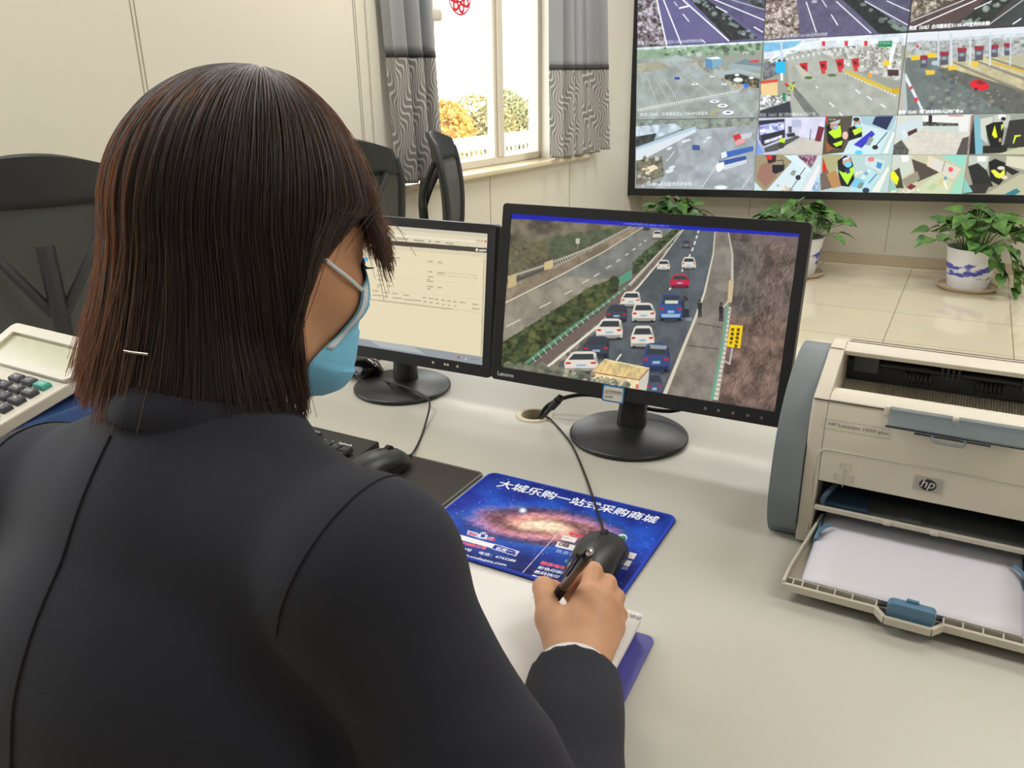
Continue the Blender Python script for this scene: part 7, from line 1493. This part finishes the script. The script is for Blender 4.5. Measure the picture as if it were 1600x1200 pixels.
# ------------------------------------------------------------------ hair: chin-length bob
HAIRS = mat('hair_dark_brown', (34, 27, 26), rough=0.42, spec=0.4, var=0.2, scale=60)
POLE = np.array((0.0, -0.34, 1.0)); POLE /= np.linalg.norm(POLE); HEC = np.array((0.0, -0.006, 0.020)); HER = np.array((0.0865, 0.105, 0.106))
_hb = R(30); _hf = np.array([math.sin(_ya) * math.cos(_hb), math.cos(_ya) * math.cos(_hb), -math.sin(_hb)]); HB2 = np.stack([HR, _hf, np.cross(HR, _hf)], 0)   # hair sits lower in front
BOT = -0.150
NK0, NK1 = H2W((0, -0.022, -0.055)), np.array(NB) + np.array((0, -.004, -.02))
A0, A1, A2 = 48.0, 72.0, 104.0
def hair_path(phi, off=0.0, endj=0.0, n=22):
    """one lock: phi in degrees from the face, positive to the right; returns world points from crown to tip"""
    a = abs(phi); sg = 1 if phi >= 0 else -1
    ref = np.array((math.sin(R(phi)), math.cos(R(phi)), 0)); av = ref - POLE * (ref @ POLE); av /= np.linalg.norm(av)
    th = np.radians(3 + 110 * np.arange(40) / 39)[:, None]; d = POLE * np.cos(th) + av * np.sin(th); fd = np.array((.08, .62, .78)); ang = np.degrees(np.arccos(np.clip(d @ fd, -1, 1))); rr_ = (1 / np.linalg.norm(d / HER, axis=1)) * (1 - .150 * np.exp(-(ang / 33) ** 2)); p = HEC + d * rr_[:, None]
    W_p = HC + (p + d * off) @ HB2
    hd = W_p[:, :2] - HC[:2]; outd = (av @ HB2)[:2]; outd /= np.linalg.norm(outd); bi = int(np.argmax(hd @ outd))
    P = list(W_p[:max(bi, 3)]); tip = P[-1].copy(); z0 = tip[2]; side = HR * sg
    if a < A0: zend = HC[2] - 0.012 - .004 * (a / A0) + endj * 1.3
    elif a < A1: zend = HC[2] - 0.006 + endj * .5
    else: zend = HC[2] + float(np.interp(phi, [-180, -135, -90, -A1, A1, 100, 135, 180], [-.092, -.098, -.118, -.118, -.104, -.106, -.100, -.092])) + endj
    zend = min(zend, z0 - .01)
    fl = 0.010 if a < A0 else float(np.interp(a, [A0, 100, 150, 180], [-.004, -.006, .036, .040]))
    for k in range(1, 15):
        u = k / 14; q = tip.copy(); q[2] = z0 + (zend - z0) * u
        q[:2] += outd * fl * (u ** 1.3)
        if A0 <= a < A1: q -= HF * np.array((1, 1, 0)) * 0.045 * (u ** .8)
        elif A1 <= a < A2: sw = (A2 - a) / (A2 - A1); q -= HF * np.array((1, 1, 0)) * 0.058 * sw * min(1, u * 1.6) ** .8; q += side * 0.006 * sw * math.sin(u * PI)
        if a >= A1:                                  # lie outside the neck and collar
            ab = NK1 - NK0; t = min(max((q - NK0) @ ab / (ab @ ab), 0), 1.3); v = q - NK0 - ab * t; L = np.linalg.norm(v); rr = 0.074 + off * 1.2
            if L < rr: v[2] *= .2; v /= max(np.linalg.norm(v), 1e-5); q = q + v * (rr - L)
        P.append(q)
    P = np.array(P); L = np.concatenate([[0], np.cumsum(np.linalg.norm(np.diff(P, axis=0), axis=1))]); t = np.linspace(0, L[-1], n)
    return np.stack([np.interp(t, L, P[:, k]) for k in range(3)], 1)
b = MB(); NP, NT = 96, 26
b_pts = [hair_path(-180 + 360 * i / NP, 0.0, 0.0, NT + 1) for i in range(NP)]
vs = np.concatenate(b_pts); fs = []
for i in range(NP):
    j = (i + 1) % NP
    ai, aj = abs(-180 + 360 * i / NP), abs(-180 + 360 * j / NP)
    if (ai < A1) != (aj < A1) or (ai < A0) != (aj < A0):
        jump = NT // 2
    else: jump = NT
    fs += [(i * (NT + 1) + k, j * (NT + 1) + k, j * (NT + 1) + k + 1, i * (NT + 1) + k + 1) for k in range(jump)]
b.add(vs, fs); hair = b.build('hair', HAIRS, person, solid=0.003, fix=False, angle=180); hair['label'] = 'dark brown chin-length bob with bangs'
def hair_fibre():
    m = bpy.data.materials.new('hair_fibre'); m.use_nodes = True; N = m.node_tree.nodes; L = m.node_tree.links
    h = N.new('ShaderNodeBsdfHairPrincipled'); h.parametrization = 'MELANIN'; h.inputs['Melanin'].default_value = 0.88; h.inputs['Melanin Redness'].default_value = 0.22; h.inputs['Roughness'].default_value = 0.32; h.inputs['Radial Roughness'].default_value = 0.4
    L.new(h.outputs[0], N['Material Output'].inputs['Surface']); N.remove(N['Principled BSDF']); return m
NS, NPT = 8500, 20
rs = random.Random(77); allp = np.zeros((NS, NPT, 3)); rad = np.zeros((NS, NPT))
cache = {}
for s in range(NS):
    phi = rs.uniform(-180, 180); cl = round(phi / 2.2) * 2.2; phi = phi * .45 + cl * .55 + rs.gauss(0, .6)
    p = hair_path(phi, rs.uniform(0.0005, 0.0055), rs.gauss(0, .008) - abs(rs.gauss(0, .004)), NPT)
    t = np.linspace(0, 1, NPT)[:, None]; w = np.array([rs.gauss(0, 1), rs.gauss(0, 1), 0]) * .0022; w2 = np.array([rs.gauss(0, 1), rs.gauss(0, 1), 0]) * .0012
    p = p + w * t ** 1.5 + w2 * np.sin(t * 7 + rs.uniform(0, 6))
    if rs.random() < .012: p = p + np.array([rs.gauss(0, .016), rs.gauss(0, .016), abs(rs.gauss(0, .008))]) * t ** 2
    allp[s] = p; rad[s] = 0.00036 * (1 - .55 * np.linspace(0, 1, NPT) ** 2)
hcv = bpy.data.hair_curves.new('hair_strands'); hcv.add_curves([NPT] * NS)
hcv.attributes['position'].data.foreach_set('vector', allp.reshape(-1).astype(np.float32))
ra = hcv.attributes.get('radius') or hcv.attributes.new('radius', 'FLOAT', 'POINT'); ra.data.foreach_set('value', rad.reshape(-1).astype(np.float32))
hcv.materials.append(hair_fibre()); ho = bpy.data.objects.new('hair_strands', hcv); COL.objects.link(ho); ho.parent = hair; ho['kind'] = 'stuff'

# stool under the person
st = thing('office_stool', 'black round stool under the seated person at the desk', 'stool', (-0.48, 0.20, 0))
MB().lathe([(0, 0.375), (0.16, 0.375), (0.19, 0.385), (0.195, 0.405), (0.18, 0.425), (0, 0.43)], 40, caps=False).build('seat', mat('stool_black', (30, 30, 32), rough=.6), st)
MB().lathe([(0.025, 0.03), (0.025, 0.376)], 20).build('column', mat('dark_metal', (60, 60, 62), rough=0.3, metal=0.8), st)
MB().lathe([(0, 0.0), (0.21, 0.0), (0.21, 0.012), (0.05, 0.035), (0, 0.035)], 40, caps=False).build('foot', mat('dark_metal', (60, 60, 62)), st)
b = MB(); b.tube(spline([(-0.4956, 0.3415, 1.1295), (-0.4890, 0.3425, 1.1290), (-0.4830, 0.3440, 1.1288), (-0.4770, 0.3462, 1.1282)], 4), 0.0009, 8); b.build('hair_pin', mat('pin_silver', (150, 142, 134), rough=.3, metal=.7), person)['label'] = 'thin silver hair pin'
